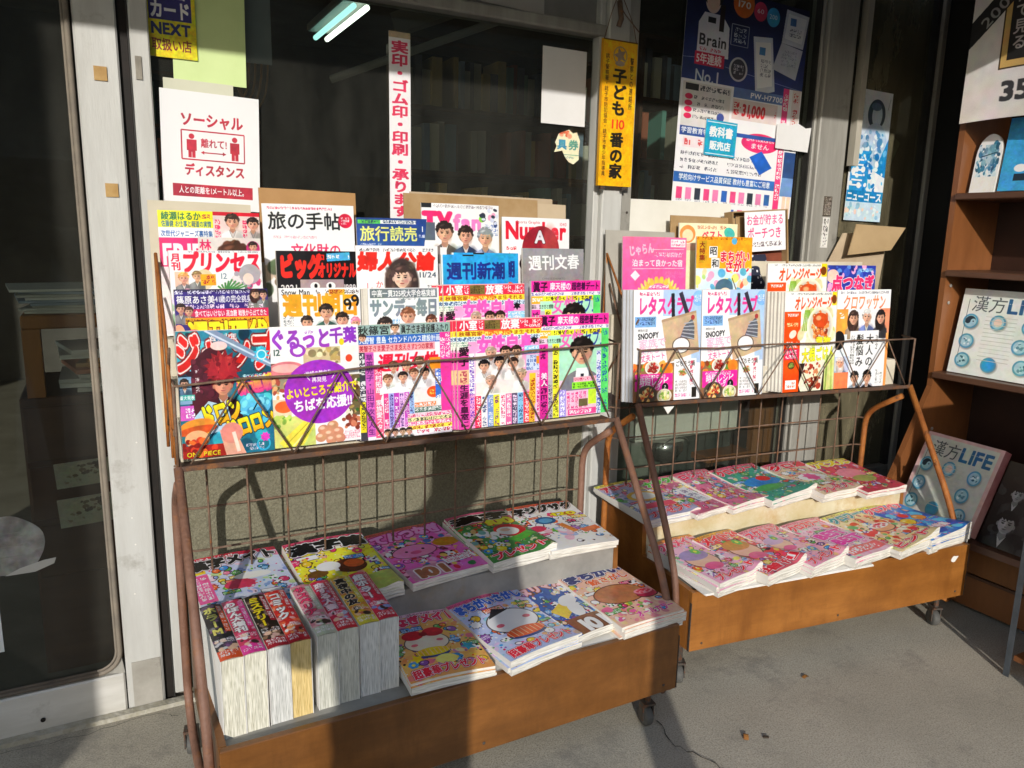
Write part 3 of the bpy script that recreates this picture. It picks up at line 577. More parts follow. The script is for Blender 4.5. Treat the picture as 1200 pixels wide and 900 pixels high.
def cv_gendai():
    c = Cov(1.41, '#3a2a78', seed=8)
    c.rect(0, 0, 1, .03, '#2a2048'); c.micro(0, .01, .8, .05, '#e8e8f8', 1); c.txt('篠原あさ美', .02, .07, .1, '#fff', w=.4, b=2, o='#2a1a58', ow=1); c.txt('41歳の完全挑身', .42, .07, .09, '#fff', w=.4, b=1)
    c.face(.86, .06, .05, hair='#3a2420', long=True); c.face(.95, .07, .045); c.micro(.04, .17, .9, .06, '#f0d8e8', 1)
    c.rect(.1, .23, .9, .1, '#d02a58'); c.txt('食べてはいけない 高血糖 戦後から出てきた', .2, .24, .08, '#fff', w=.78, b=2); c.face(.06, .22, .05); c.face(.14, .25, .045, hair='#4a3028')
    c.rect(.1, .33, .9, .07, '#e89a20'); c.micro(.1, .34, .9, .055, '#2a1a10', 1)
    c.grad(.2, .4, .8, .3, '#f0b820', '#e87a18'); c.txt('週刊現代', .12, .36, .33, '#f8e828', w=.86, b=5, o='#6a2a10', ow=2); c.ell(.18, .56, .12, .1, '#e0387a'); c.micro(.1, .5, .17, .12, '#fff', 3); c.ell(.03, .5, .06, .1, '#e8a080')
    c.rect(0, .7, 1, .7, '#4a2a88'); return c
def cv_princess():
    c = Cov(1.41, '#f4f0f2', seed=9); c.micro(.2, 0, .8, .03, '#8a8a90', 1)
    c.txt('月刊', .02, .03, .1, '#d81840', vert=True, b=3); c.txt('プリンセス', .13, .01, .26, '#e01c38', w=.86, b=5, sl=.12); c.rect(.05, .25, .14, .18, '#e8c0a8'); c.face(.14, .32, .055, hair='#c89a50'); c.ell(.36, .34, .1, .12, '#d8c8a0'); c.face(.28, .3, .05, hair='#8a6a48'); c.rect(.32, .28, .16, .13, '#f0a020'); c.micro(.33, .29, .14, .11, '#a01030', 2)
    c.txt('12', .52, .25, .1, '#5a7a8a'); c.blot(.68, .24, .3, .3, ['#a8a0a8', '#e0d8d8', '#d84a80', '#6a6a78', '#c8b8b0'], 40, .02, .06); c.ell(.86, .28, .12, .12, '#a8a4a8'); c.ell(.84, .34, .06, .07, '#e8d0c0')
    for i in range(9): c.line(.58, .5, .5 + i * .04, .34 + abs(i - 4) * .02, '#4a8a48', .02)
    c.blot(0, .5, 1, .8, ['#e8a0b8', '#d8d0e0', '#a0c0a0'], 60, .03, .08); return c
def cv_friday():
    c = Cov(1.3, '#f0eeec', seed=10); c.rect(0, 0, .53, .17, '#f2e820'); c.txt('綾瀬はるか', .03, .01, .09, '#1a6a4a', w=.38, b=2); c.micro(.42, .03, .1, .05, '#c02848', 1); c.txt('佐藤健 お仕事と報道の実情', .03, .1, .07, '#1a5a8a', w=.48, b=1)
    c.txt('次世代ジャニーズ裏特集', .02, .2, .07, '#2a5a9a', w=.5, b=1); c.rect(.53, 0, .47, .04, '#d02030'); c.rect(.53, .04, .47, .25, '#dcc8c0'); c.face(.72, .1, .07, hair='#3a2a24', cloth='#f0ece8'); c.face(.93, .12, .06, hair='#2a201c', cloth='#b8b0a8'); c.micro(.54, .08, .06, .2, '#d82858', 1, True); c.micro(.82, .08, .05, .2, '#d82858', 1, True)
    c.rect(0, .28, .37, .3, '#e02a6a'); c.txt('FRIDAY', .02, .29, .3, '#fff', w=.72, b=4); c.rect(.37, .27, .63, .5, '#d8d0c8'); c.txt('林ゆ', .38, .29, .12, '#e02060', vert=True, b=2); c.face(.72, .5, .16, hair='#4a2f22', long=True, cloth='#f0f0f0'); c.ell(.92, .38, .07, .08, '#c03070'); c.face(.92, .36, .045, body=False)
    c.rect(0, .58, .37, .7, '#e8d8d8'); return c
def cv_tabi():
    c = Cov(1.35, '#f3f0ec', seed=11); c.micro(.05, .03, .7, .03, '#c83a5a', 1); c.txt('旅の手帖', .05, .08, .2, '#1c1c1e', b=1, w=.8); c.ell(.9, .17, .08, .08, '#d81c40'); c.micro(.85, .13, .1, .08, '#fff', 3)
    c.txt('文化財の', .28, .42, .17, '#d82a5a', b=1, w=.56); c.micro(.1, .34, .5, .03, '#d890a0', 1); c.blot(.0, .6, 1, .7, ['#8a7a60', '#c8b898', '#5a6a50'], 50, .03, .1); return c
def cv_big():
    c = Cov(1.41, '#121012', seed=12); c.txt('ビッグ', .03, .04, .3, '#e0281c', w=.52, b=7); c.txt('オリジナル', .5, .14, .2, '#e0281c', w=.5, b=6); c.txt('コミック', .5, .03, .09, '#e0281c', w=.4, b=3); c.rect(.62, .02, .3, .1, '#48a8d8', rot=-4); c.micro(.63, .04, .28, .06, '#fff', 1)
    c.rect(.28, .36, .55, .16, '#a08a8c'); c.ell(.46, .44, .06, .05, '#f0e8e4'); c.ell(.66, .44, .06, .05, '#f0e8e4'); c.ell(.47, .44, .02, .03, '#101010'); c.ell(.65, .44, .02, .03, '#101010'); c.txt('2021', .04, .4, .12, '#d8d4d0', w=.2, b=2); c.txt('1989', .82, .4, .12, '#d8d4d0', w=.17, b=2); return c
def cv_asahi():
    c = Cov(1.41, '#f2efe9', seed=13); c.txt('Snow Man', .03, .0, .1, '#202024', w=.34, b=1); c.micro(.44, .02, .54, .06, '#4a3a34', 1); c.rect(.6, .02, .2, .07, '#f0b030'); c.micro(.61, .02, .18, .06, '#a02020', 1)
    c.txt('週刊朝日', .04, .07, .28, '#f09a20', w=.94, b=5); c.txt('99', .75, .13, .2, '#181818', w=.22, b=2, rot=-25); c.micro(.04, .34, .12, .12, '#606468', 3)
    c.face(.32, .42, .07, cloth='#e8e4e0'); c.face(.56, .3, .085, cloth='#2f5a4c'); c.face(.76, .4, .08, cloth='#6a2a2e'); c.face(.93, .44, .06, hair='#e080a0', cloth='#c8a8b0'); c.ell(.56, .6, .2, .12, '#2f5a4c'); return c
def cv_sunday():
    c = Cov(1.41, '#e6eae8', seed=14); c.strip('中高一貫325校大学合格実績', .03, .01, .94, .12, '#6a7478', '#f4f4f4', 2); c.txt('サンデー毎日', .02, .14, .24, '#7a8890', w=.96, b=5); c.micro(.4, .13, .25, .03, '#44505a', 1)
    c.face(.22, .5, .1, cloth='#b0a8a0'); c.face(.54, .38, .1, hair='#7a4a34', cloth='#c8ccd0'); c.face(.88, .46, .08, hair='#5a3426', cloth='#c8b8b0'); c.micro(.32, .4, .1, .15, '#5aa0d0', 3); return c
def cv_fujin():
    c = Cov(1.3, '#efece8', seed=15); c.micro(.04, .03, .9, .04, '#5a5a60', 1); c.txt('婦人公論', .02, .07, .22, '#e4281c', w=.94, b=5, sl=.08); c.txt('11/24', .74, .29, .09, '#3a4a5a', b=1, w=.24)
    c.ell(.54, .44, .21, .3, '#3e302c', soft=.12); c.blot(.37, .22, .34, .46, ['#5a463e', '#3a2c2a', '#6a5448', '#7a6254'], 60, .012, .045, .75, .5); c.face(.54, .36, .125, hair='#43332e', cloth='#26242a', skin='#e6bda6', long=True); c.blot(.34, .5, .09, .2, ['#4a3a34', '#5a4840'], 12, .02, .04); c.blot(.66, .5, .09, .2, ['#4a3a34', '#5a4840'], 12, .02, .04)
    c.txt('しなや', .1, .42, .09, '#d8303a', vert=True); c.txt('かけが', .22, .4, .09, '#d8303a', vert=True); c.micro(.86, .46, .1, .12, '#4a4a50', 3); return c
def cv_shincho():
    c = Cov(1.41, '#2298d8', seed=16); c.grad(0, 0, 1, 1.4, '#2ba0dc', '#178ccc'); c.rect(0, 0, .02, 1.4, '#d8e8f0'); c.rect(.3, .0, .16, .02, '#202428'); c.txt('週刊新潮', .07, .1, .25, '#1b2c7a', w=.88, b=3)
    for x, h in ((.45, .5), (.57, .42), (.74, .46), (.66, .56)): c.poly([(x - .035, .9), (x, h), (x + .035, .9)], '#c8d838')
    c.ell(.86, .46, .06, .05, '#e05a20'); c.micro(.08, .42, .2, .04, '#1b4c9a', 1); return c
def cv_bunshun():
    c = Cov(1.41, '#8d8b90', seed=17); c.grad(0, 0, 1, .5, '#8f9094', '#8c8484'); c.txt('週刊文春', .08, .1, .23, '#fbfbf8', w=.84, b=2, rot=-2); c.txt('CHINESE DAIMATO', .3, .42, .04, '#5a5458', w=.38); c.ell(.35, .55, .06, .02, '#d06a8a'); c.rect(.86, .46, .06, .02, '#c05a60'); return c
def cv_tabiyomi():
    c = Cov(1.35, '#2a4a8c', seed=18); c.grad(0, 0, 1, .5, '#24407e', '#3460a8'); c.rect(.02, .03, .3, .04, '#5ac850'); c.rect(.32, .03, .5, .04, '#e8f0f4'); c.micro(.03, .03, .8, .04, '#204060', 1); c.txt('旅行読売', .04, .1, .2, '#e4e478', w=.8, b=2); c.txt('1', .89, .08, .1, '#fff', b=2); c.micro(.04, .32, .28, .03, '#d8e0f0', 1); c.micro(.86, .2, .1, .05, '#d8e0f0', 1); c.ell(.5, .45, .1, .04, '#d86a50'); return c
def cv_tvfan():
    c = Cov(1.3, '#f5f2f0', seed=19); c.rect(.0, .0, .12, .05, '#202024'); c.micro(.14, .01, .8, .04, '#8a8088', 1); c.txt('TV', .02, .06, .24, '#ee2a6a', w=.36, b=7); c.txt('fan', .4, .08, .24, '#f07ab8', w=.36, b=5); c.blot(.76, .04, .22, .2, ['#303848', '#78c040', '#f0a0c0', '#c8d0e0'], 14, .02, .04); c.micro(.8, .22, .18, .14, '#3a60b0', 3); c.rect(.02, .22, .14, .2, '#5a6470')
    c.face(.28, .33, .105, cloth='#6a6058'); c.face(.55, .36, .095, cloth='#3a4868'); c.face(.81, .38, .1, hair='#8a8e94', cloth='#8a98b8'); c.rect(.22, .5, .08, .3, '#e8e4e0'); c.rect(.74, .56, .08, .2, '#3a4058'); c.ell(.4, .72, .1, .03, '#e8b898'); return c
def cv_number():
    c = Cov(1.3, '#f2f0ee', seed=20); c.txt('Number', .04, .0, .3, '#d81a34', w=.92, b=4); c.txt('Sports Graphic', .2, .03, .05, '#c02838', w=.35); c.txt('1040', .84, .04, .06, '#d04a5a', w=.12)
    c.ell(.56, .4, .28, .3, '#8e1c2a', half=None); c.ell(.7, .3, .12, .22, '#c05a50', al=.5, soft=.5); c.ell(.56, .58, .32, .15, '#2c1a1e'); c.ell(.55, .62, .2, .1, '#b07a5e'); c.line(.3, .56, .8, .42, '#3a1418', .02)
    c.txt('A', .47, .12, .22, '#d8d8dc', b=3, o='#3a1018', ow=3, w=.16); c.micro(.06, .36, .18, .05, '#d02a3a', 1); c.micro(.06, .44, .12, .03, '#d02a3a', 1); return c
def cv_lettuce():
    c = Cov(1.28, '#f1eff0', seed=21); c.rect(.42, 0, .58, .3, '#a9c4e6'); c.rect(.86, .1, .14, .75, '#a9c4e6'); c.micro(.08, .02, .36, .05, '#d04a78', 1); c.ell(.95, .1, .09, .09, '#7fb0e8'); c.micro(.89, .06, .1, .08, '#fff', 2)
    c.txt('レタスクラブ', .06, .07, .22, '#ee3a8c', w=.82, b=4); c.rect(.54, .04, .05, .27, '#24242c', rot=-3); c.rect(.7, .02, .06, .27, '#34343e', rot=-24); c.rect(.02, .3, .3, .12, '#7aaad8'); c.micro(.04, .31, .26, .09, '#2a4a78', 2)
    c.txt('特別付録', .06, .44, .035, '#303030'); c.txt('SNOOPY', .06, .48, .09, '#18181c', w=.3, b=3, rot=-4)
    c.poly([(.4, .34), (.92, .24), (.98, .72), (.5, .84)], '#c3a888'); c.poly([(.4, .34), (.92, .24), (.92, .27), (.4, .37)], '#ad9070')
    # a plain knitted cap and a round badge stand in for the printed figure
    c.poly([(.68, .55), (.74, .42), (.86, .33), (.9, .42), (.9, .58)], '#5a6068')
    for i in range(5): c.line(.7 + i * .01, .53 - i * .035, .9, .57 - i * .05, '#a8b0b8', .012)
    c.ell(.87, .32, .03, .03, '#a03a3a'); c.ell(.7, .64, .13, .09, '#efece6'); c.ring(.7, .64, .13, .09, '#6a5a50', .012)
    c.txt('家族で', .07, .56, .11, '#f4a8c4', w=.4, b=1, rot=-4); c.txt('使える', .08, .64, .1, '#f4a8c4', w=.3, b=1, rot=-4); c.txt('丈夫トート', .1, .74, .085, '#ee4a90', w=.36, b=1, rot=-6)
    c.rect(0, .84, .6, .44, '#8a6244'); c.blot(.0, .84, .55, .16, WARM, 30, .02, .05); c.dish(.28, .89, .11, ['#c02a20', '#8a1a14'], plate='#ece6da'); c.ell(.5, .9, .08, .07, '#e07a28')
    c.rect(.03, .96, .55, .19, '#f02a9c'); c.micro(.07, .97, .4, .04, '#fff', 1); c.txt('時短レシピ', .08, 1.0, .1, '#fff', w=.44, b=2); c.txt('ランキング', .1, 1.085, .07, '#fff', w=.3, b=2); c.ell(.47, 1.12, .05, .05, '#1c1c1c'); c.txt('7', .455, 1.09, .05, '#fff', b=2)
    c.dish(.2, 1.2, .15, ['#d8602a', '#e8b060', '#b83020', '#f0d890'], plate='#5a4a40'); c.dish(.46, 1.22, .11, ['#7a9a34', '#c8b870', '#e8d8a0'], plate='#e6dcc8')
    c.rect(.6, .8, .34, .48, '#f2f0ee'); c.txt('ごちそう鍋', .62, .82, .07, '#3a3a38', w=.3, b=1); c.dish(.73, .96, .08, ['#a04a2a', '#5a8a30', '#d07a48']); c.micro(.62, 1.05, .18, .14, '#8a8a88', 4); c.micro(.84, .82, .06, .3, '#c83a5a', 1, True); c.rect(.88, 1.14, .07, .12, '#24221e'); c.micro(.62, 1.2, .24, .05, '#e060a0', 1); return c
def cv_orange():
    c = Cov(1.34, '#f0ece0', seed=22); c.micro(.1, .01, .8, .03, '#5a5a58', 1); c.txt('オレンジページ', .18, .05, .2, '#e84a18', w=.72, b=3, sl=.2); c.rect(.9, 0, .1, .18, '#f4cc18'); c.ell(.94, .1, .05, .06, '#7a3a10')
    c.rect(.0, .26, .3, 1.08, '#ee4a12'); c.micro(.05, .28, .2, .05, '#fff', 1); c.micro(.05, .4, .2, .06, '#ffe0a0', 1); c.ell(.16, .56, .07, .05, '#e8d8c8', rot=-30); c.micro(.05, .66, .2, .08, '#fff', 2); c.rect(.02, .76, .26, .14, '#e02a5a'); c.micro(.04, .77, .2, .12, '#fff', 2); c.dish(.15, .98, .07, ['#587a28', '#8a9a40'], plate='#6a4020'); c.rect(.05, 1.18, .2, .12, '#f4ece8'); c.micro(.06, 1.2, .17, .08, '#e04a18', 2)
    c.blot(.3, .24, .7, .5, ['#e8e0b8', '#d8cfa0', '#c8d080'], 26, .04, .09); 
    for i in range(5): c.line(.38 + i * .02, .24, .34 + i * .035, .52, '#88a83a', .02)
    c.dish(.68, .46, .26, ['#b04a20', '#d06a2c', '#8a3014', '#e09048'], plate='#efe4cc', ry=.26, n=60); c.ell(.68, .38, .15, .1, '#c8481c'); c.ell(.64, .35, .05, .03, '#f0a070', soft=.6)
    c.txt('煮物', .6, .6, .12, '#f4e030', w=.3, b=3, o='#5a2a10', ow=2); c.txt('大根ごはん', .34, .76, .2, '#f4e428', w=.66, b=3, o='#3a5a18', ow=2, rot=-3)
    c.rect(.3, .96, .7, .38, '#2c221c'); c.poly([(.3, 1.25), (.42, .95), (.8, .92), (.74, 1.34), (.34, 1.34)], '#e8ddc8'); c.blot(.4, .97, .32, .32, ['#a83a28', '#7a2a1c', '#d08058', '#efe2c0'], 60, .02, .045); c.rect(.8, .86, .2, .48, '#c9cf80'); c.line(.85, .86, .83, 1.34, '#8aa048', .03); c.line(.93, .86, .95, 1.34, '#a8b858', .03); return c
def cv_croissant():
    c = Cov(1.34, '#f2efec', seed=23); c.micro(.05, .02, .9, .035, '#4a4a58', 1); c.txt('クロワッサン', .1, .06, .22, '#f08050', w=.8, b=2, sl=.15)
    c.rect(0, .26, .2, .34, '#f09a40'); c.micro(.04, .3, .1, .26, '#fff', 1, True); c.rect(.8, .26, .2, .34, '#f0906a'); c.rect(.2, .28, .6, .32, '#e8e4e4')
    c.face(.3, .38, .085, hair='#3a2a24', long=True, cloth='#8a7a60'); c.face(.55, .36, .09, hair='#c8c4c0', cloth='#6a7ab0'); c.face(.82, .38, .085, hair='#201818', long=True, cloth='#38343a')
    c.rect(.0, .6, .2, .3, '#dce4e8'); c.ell(.06, .68, .1, .13, '#1c1a1a'); c.rect(0, .9, .26, .26, '#b8c8dc'); c.face(.1, .98, .07, hair='#c8c0bc', long=True, cloth='#8a98b0')
    c.rect(.26, .56, .54, .58, '#fafaf8'); c.txt('大人の', .56, .6, .15, '#222', vert=True, b=1); c.txt('髪悩み', .37, .6, .15, '#222', vert=True, b=1); c.micro(.27, .62, .08, .4, '#555', 2, True); c.micro(.74, .62, .06, .2, '#555', 1, True)
    c.rect(0, 1.12, .26, .22, '#f08050'); c.rect(.26, 1.14, .46, .2, '#dfe6ee'); c.face(.38, 1.2, .075, hair='#242020', cloth='#7a8088'); c.face(.62, 1.2, .08, hair='#161212', cloth='#1c1c20'); c.micro(.78, 1.1, .14, .2, '#7a7a78', 3, True); c.rect(.95, .6, .05, .74, '#f09a50'); return c
def cv_jalan():
    c = Cov(1.35, '#ec4f92', seed=24); c.grad(0, 0, 1, 1.35, '#f06a9a', '#ee3f9a'); c.txt('じゃらん', .08, .12, .15, '#f6b8cc', w=.38, b=4, rot=-8); c.rect(.74, .03, .24, .1, '#f8e8ec'); c.micro(.75, .04, .22, .08, '#d83a70', 2); c.micro(.48, .2, .46, .07, '#f9c8d6', 1); c.line(.4, .17, .96, .16, '#f8c0d0', .008)
    c.txt('泊まって良かった宿', .14, .3, .1, '#fde8ee', w=.8, b=1); c.line(.14, .43, .96, .42, '#f8c0d0', .008); c.rect(.14, .47, .1, .1, '#f8d8e0', rot=45); c.micro(.66, .46, .28, .1, '#f470a8', 2)
    for sgn in (-1, 1):
        for i in range(9):
            a = R(200 + i * 15); c.ell(.56 - sgn * .3 * math.cos(a) * -1, .92 - .34 * math.sin(-a) * -1 * -1 + 0, .05, .022, '#e8b848', rot=sgn * (i * 15 + 30))
    for sgn in (-1, 1):
        for i in range(8):
            a = R(-20 + i * 12); x = .56 + sgn * .3 * math.cos(a); y = .88 - .3 * math.sin(a); c.ell(x, y, .055, .02, '#eab94a', rot=sgn * (55 - i * 14)); c.ell(x + sgn * .03, y - .02, .045, .018, '#f4d070', rot=sgn * (5 - i * 14))
    c.micro(.4, .64, .32, .06, '#fff', 1); c.micro(.38, .71, .36, .06, '#ffe890', 1); c.txt('感動の宿', .26, .82, .19, '#4a1230', w=.62, b=4); return c
def cv_showa():
    c = Cov(1.4, '#f0a020', seed=25); c.rect(0, .46, 1, .94, '#c8e0ec'); c.micro(.0, .0, .9, .05, '#a04a10', 1); c.rect(.04, .06, .14, .32, '#c89a20'); c.txt('大特集', .05, .07, .1, '#7a1a10', vert=True, b=2, w=.28); c.rect(.22, .14, .14, .16, '#f8f8f4'); c.txt('昭', .225, .14, .13, '#181818', b=2); c.rect(.26, .31, .14, .16, '#f8f8f4'); c.txt('和', .265, .32, .13, '#181818', b=2)
    c.ell(.66, .06, .05, .05, '#58b0d0'); c.txt('まちがい', .4, .2, .17, '#e4203c', w=.56, b=4, o='#fff', ow=3); c.txt('さがし', .5, .34, .18, '#e4203c', w=.46, b=4, o='#fff', ow=3); c.blot(0, .5, 1, .5, ['#f0d0a0', '#e86a4a', '#58a8c8', '#f4e070', '#e8a0c0', '#a0c870'], 70, .02, .07)
    c.ell(.5, .74, .16, .13, '#4a6a80'); c.ell(.52, .86, .13, .12, '#f2d4bc'); c.line(.64, .6, .76, .85, '#5a4a30', .015); return c
def cv_best():
    c = Cov(1.35, '#efe0b8', seed=26); c.ell(.14, .16, .13, .13, '#e08a4a'); c.ell(.14, .18, .09, .09, '#f4d0a8'); c.micro(.3, .03, .5, .06, '#c06a4a', 1); c.txt('ベスト', .38, .1, .14, '#e0405a', w=.36, b=3); c.ell(.86, .14, .1, .08, '#4ab8a8', rot=30); c.rect(0, .3, 1, .1, '#e8b8a0'); return c
def cv_uratsu():
    c = Cov(1.35, '#2a3a9c', seed=27); c.blot(0, 0, 1, .5, ['#3a5ac0', '#202a78', '#5a8ad8', '#f0a0c8'], 40, .02, .07); c.ell(.1, .16, .12, .1, '#f0c0b0'); c.micro(.6, .04, .34, .06, '#a8e8f8', 1); c.txt('点つなぎ', .08, .14, .24, '#e8306a', w=.9, b=5, o='#fff', ow=3); c.txt('パズル', .3, .4, .14, '#f070a0', w=.4, b=3, o='#fff', ow=2); c.rect(0, .5, 1, .85, '#5a9ad0'); return c
def puzzle(seed, bg, title, tc, to, sub=None, sc='#d01840', extra=(), pres='プレゼント', A=1.36, tr=-3, th=.2, cols=P9, critter=None, top='#f4b8c8'):
    c = Cov(A, bg, seed=seed); c.blot(0, .1, 1, A - .1, cols, 90, .015, .06, .85); c.blot(0, .22, 1, A - .35, cols + P9, 24, .02, .06, edge='#3c2622')
    for i in range(16):
        x, y = c.r.uniform(0, .85), c.r.uniform(.3, A - .25); k = c.r.choice(P9); z = c.r.uniform(.05, .12); m = i % 4
        if m == 0: c.rect(x - .008, y - .008, z * 2.4 + .016, z * .8 + .016, '#2c1c1c'); c.rect(x, y, z * 2.4, z * .8, k); c.micro(x, y + .005, z * 2.4, z * .8 - .01, '#fff', 2)
        elif m == 1: c.burst(x, y, z * .75 + .012, '#3c2622', 9, .7); c.burst(x, y, z * .75, k, 9, .7); c.micro(x - z * .5, y - z * .3, z, z * .6, '#fff', 2)
        elif m == 2: c.flower(x, y, z * .7, k)
        else:
            c.rect(x, y, z * 1.3, z * 1.3, '#f8f6f0')
            for q in range(4):
                for w in range(4):
                    if c.r.random() < .45: c.rect(x + q * z * .325, y + w * z * .325, z * .29, z * .29, c.r.choice(['#222', k]))
    c.rect(0, 0, 1, .07, top); c.micro(0, .01, 1, .05, '#8a3048', 1); c.blot(0, .3, 1, A - .4, P9 + ['#f8f4ee', '#2c1c1c', '#f8f4ee'], 110, .006, .02)
    if critter: critter(c)
    c.txt(title, .02, .08, th, tc, w=.96, b=6, o=to, ow=4, rot=tr, o2='#6a2838')
    if sub: c.txt(sub, .3, .08 + th, th * .72, sc, w=.66, b=4, o='#fff', ow=3, rot=tr)
    if pres:
        c.rect(0, A - .16, 1, .16, cols[0], al=.35); c.txt(pres, .06, A - .19, .16, '#e8283c', w=.88, b=4, o='#fff', ow=4, o2='#7a2030', rot=-3)
    for e in extra: e(c)
    return c
def balloons(x, y, r, k='#f0907a'):
    def f(c):
        c.ell(x, y, r * 1.05, r * .82, '#3a2418'); c.ell(x, y, r, r * .76, k); c.ell(x - r * .3, y - r * .3, r * .3, r * .2, '#fff', al=.5, soft=.6)
        for i in range(5): c.flower(x - r + i * r * .5, y + r * .85, r * .2, random.choice(P9))
    return f
def cake(x, y, r, k='#c88858', k2='#f4ece0', top='#d83048'):
    def f(c):
        c.ell(x, y + r * .45, r * 1.1, r * .55, '#4a2a1a'); c.ell(x, y + r * .4, r, r * .5, k); c.rect(x - r, y - r * .1, 2 * r, r * .5, k); c.ell(x, y - r * .1, r, r * .42, k2)
        for i in range(6): c.ell(x + r * .6 * math.cos(i * 1.05), y - r * .1 + r * .22 * math.sin(i * 1.05), r * .15, r * .13, top)
        c.ell(x, y - r * .25, r * .2, r * .2, top)
    return f
def robin(x, y, r, k='#f4f4f4', scarf='#e85a28', cap='#25252a'):
    """a plain round snowman-like ball with a scarf, generic"""
    def f(c):
        c.ell(x, y, r * 1.05, r * .8, '#504a48'); c.ell(x, y, r, r * .75, k); c.ell(x - r * .62, y + r * .12, r * .16, r * .11, '#e06878'); c.ell(x + r * .62, y - r * .02, r * .16, r * .11, '#e06878')
        c.ell(x, y + r * .95, r * .8, r * .34, '#28407a'); c.ell(x, y + r * .82, r * .8, r * .32, scarf)
        for i in range(8): c.line(x - r * .7 + i * r * .2, y + r * .6, x - r * .66 + i * r * .2, y + r * 1.05, '#f4c090', .01)
        c.poly([(x - r * .75, y - r * .45), (x - r * .3, y - r * 1.0), (x + r * .25, y - r * .72)], cap)
    return f
def mangatop(seed, bg, fg, t, foot, fcol, pic=None):
    c = Cov(5.2, bg, S=110, seed=seed); c.blot(0, 0, 1, 5.2, pic or ['#444', '#888', '#ccc'], 60, .06, .2, .6)
    c.rect(.72, .2, .26, 2.6, fcol); c.micro(.74, .22, .2, 2.5, '#fff', 1, True); c.txt(t, .08, .25, .6, fg, w=min(3.0, .7 * len(t)), vert=True, b=5, o='#18121a' if fg != '#1a1a1e' else '#fff', ow=3); c.rect(0, 4.4, 1, .8, fcol); c.micro(.08, 4.45, .84, .5, '#fff', 2); c.blot(.1, 3.5, .8, .9, (pic or []) + ['#e8c0a0', '#3a2a28'], 14, .08, .2)
    c.micro(.08, 3.4, .84, .4, foot, 2); return c
def cv_life(bg, bd, col3):
    c = Cov(.98, bg, S=420, seed=31); c.blot(0, 0, 1, .98, [bg, '#c8c8bc', bg], 30, .05, .15, .3, .8); c.rect(0, 0, 1, .035, bd); c.rect(0, 0, .05, .98, bd); c.rect(.95, 0, .05, .98, bd); c.txt('漢方', .12, .07, .19, '#2c3236', w=.38, sl=.1); c.txt('漢方', .13, .075, .19, bg, w=.38, sl=.1, al=.25); c.txt('LIFE', .5, .05, .22, '#1f5a86', w=.42, b=3)
    for x in np.arange(.5, .92, .02): c.line(x, .14, x + .012, .14, bg, .006)
    for k, (x, y) in enumerate(((.14, .37), (.44, .36), (.78, .38), (.14, .6), (.72, .6), (.14, .82), (.44, .84), (.78, .82))):
        c.ell(x + .012, y + .014, .085, .085, '#8a8f8a', soft=.3); c.ell(x, y, .085, .085, '#4f94ac'); c.ell(x, y, .066, .066, '#9fc4cc' if k != 6 else '#2f94c4')
        if k == 0:
            c.ell(x, y, .06, .06, '#20303a', half='top'); c.ell(x - .03, y, .03, .03, '#20303a'); c.ell(x + .03, y, .03, .03, '#9fc4cc'); c.ell(x + .03, y, .008, .008, '#20303a')
        elif k == 1: c.ell(x, y, .045, .045, '#e0c8b4')
        elif k != 6: c.blot(x - .04, y - .04, .08, .08, ['#2a5a6a', '#d8e8e8', '#5a8a98'], 9, .008, .02)
    c.line(.08, .12, .08, .8, '#5a6466', .006)
    for y in np.arange(.3, .8, .045): c.rect(.3, y, .34, .004, '#b8bcb0')
    return c
def cv_social():
    c = Cov(1.22, '#f0eff2', S=420, seed=40); k = '#b4283c'
    c.txt('ソーシャル', .19, .21, .15, k, w=.64, b=3); c.txt('ディスタンス', .22, .74, .13, k, w=.62, b=3); 
    for a, b2, q, d in ((.2, .4, .84, .4), (.2, .7, .84, .7), (.2, .4, .2, .7), (.84, .4, .84, .7)): c.line(a, b2, q, d, k, .012)
    for x in (.3, .74): c.ell(x, .46, .028, .028, k); c.rect(x - .048, .495, .096, .11, k); c.rect(x - .034, .6, .03, .08, k); c.rect(x + .004, .6, .03, .08, k); c.rect(x - .034, .59, .068, .03, k)
    c.txt('離れて!', .39, .47, .1, k, w=.27, b=2); c.line(.4, .62, .64, .62, k, .012); c.poly([(.39, .62), (.425, .6), (.425, .64)], k); c.poly([(.65, .62), (.615, .6), (.615, .64)], k)
    c.rect(.1, .96, .82, .13, k); c.txt('人との距離を1メートル以上。', .16, .98, .08, '#fff', w=.7, b=2); return c
def cv_tosho():
    c = Cov(1.75, '#d8cc18', S=300, seed=41); c.rect(.0, .78, 1, .97, '#d8cc18'); c.rect(.08, .22, .84, .78, '#2a2470'); c.txt('図書', .12, .22, .36, '#f0f0f4', w=.74, b=2); c.txt('カード', .1, .6, .38, '#f4f4f6', w=.8, b=4); c.txt('NEXT', .1, 1.0, .32, '#1f2a6a', w=.8, b=4); c.txt('取扱い店', .1, 1.36, .26, '#7a2a2a', w=.8, b=2); c.rect(0, 0, 1, .2, '#d8cc18'); c.ell(.3, .36, .05, .05, '#2a2470'); return c
def cv_jitsu():
    c = Cov(8.2, '#efe9ea', S=150, seed=42); c.rect(0, 0, 1, .25, '#b8a888'); y = .35
    c.grad(0, .25, 1, 8, '#eee6e8', '#f2e6ea'); c.txt('実印・ゴム印・印刷・承ります', .1, .35, .8, '#d02a50', w=7.6, vert=True, b=4, c2='#d83a5e'); return c
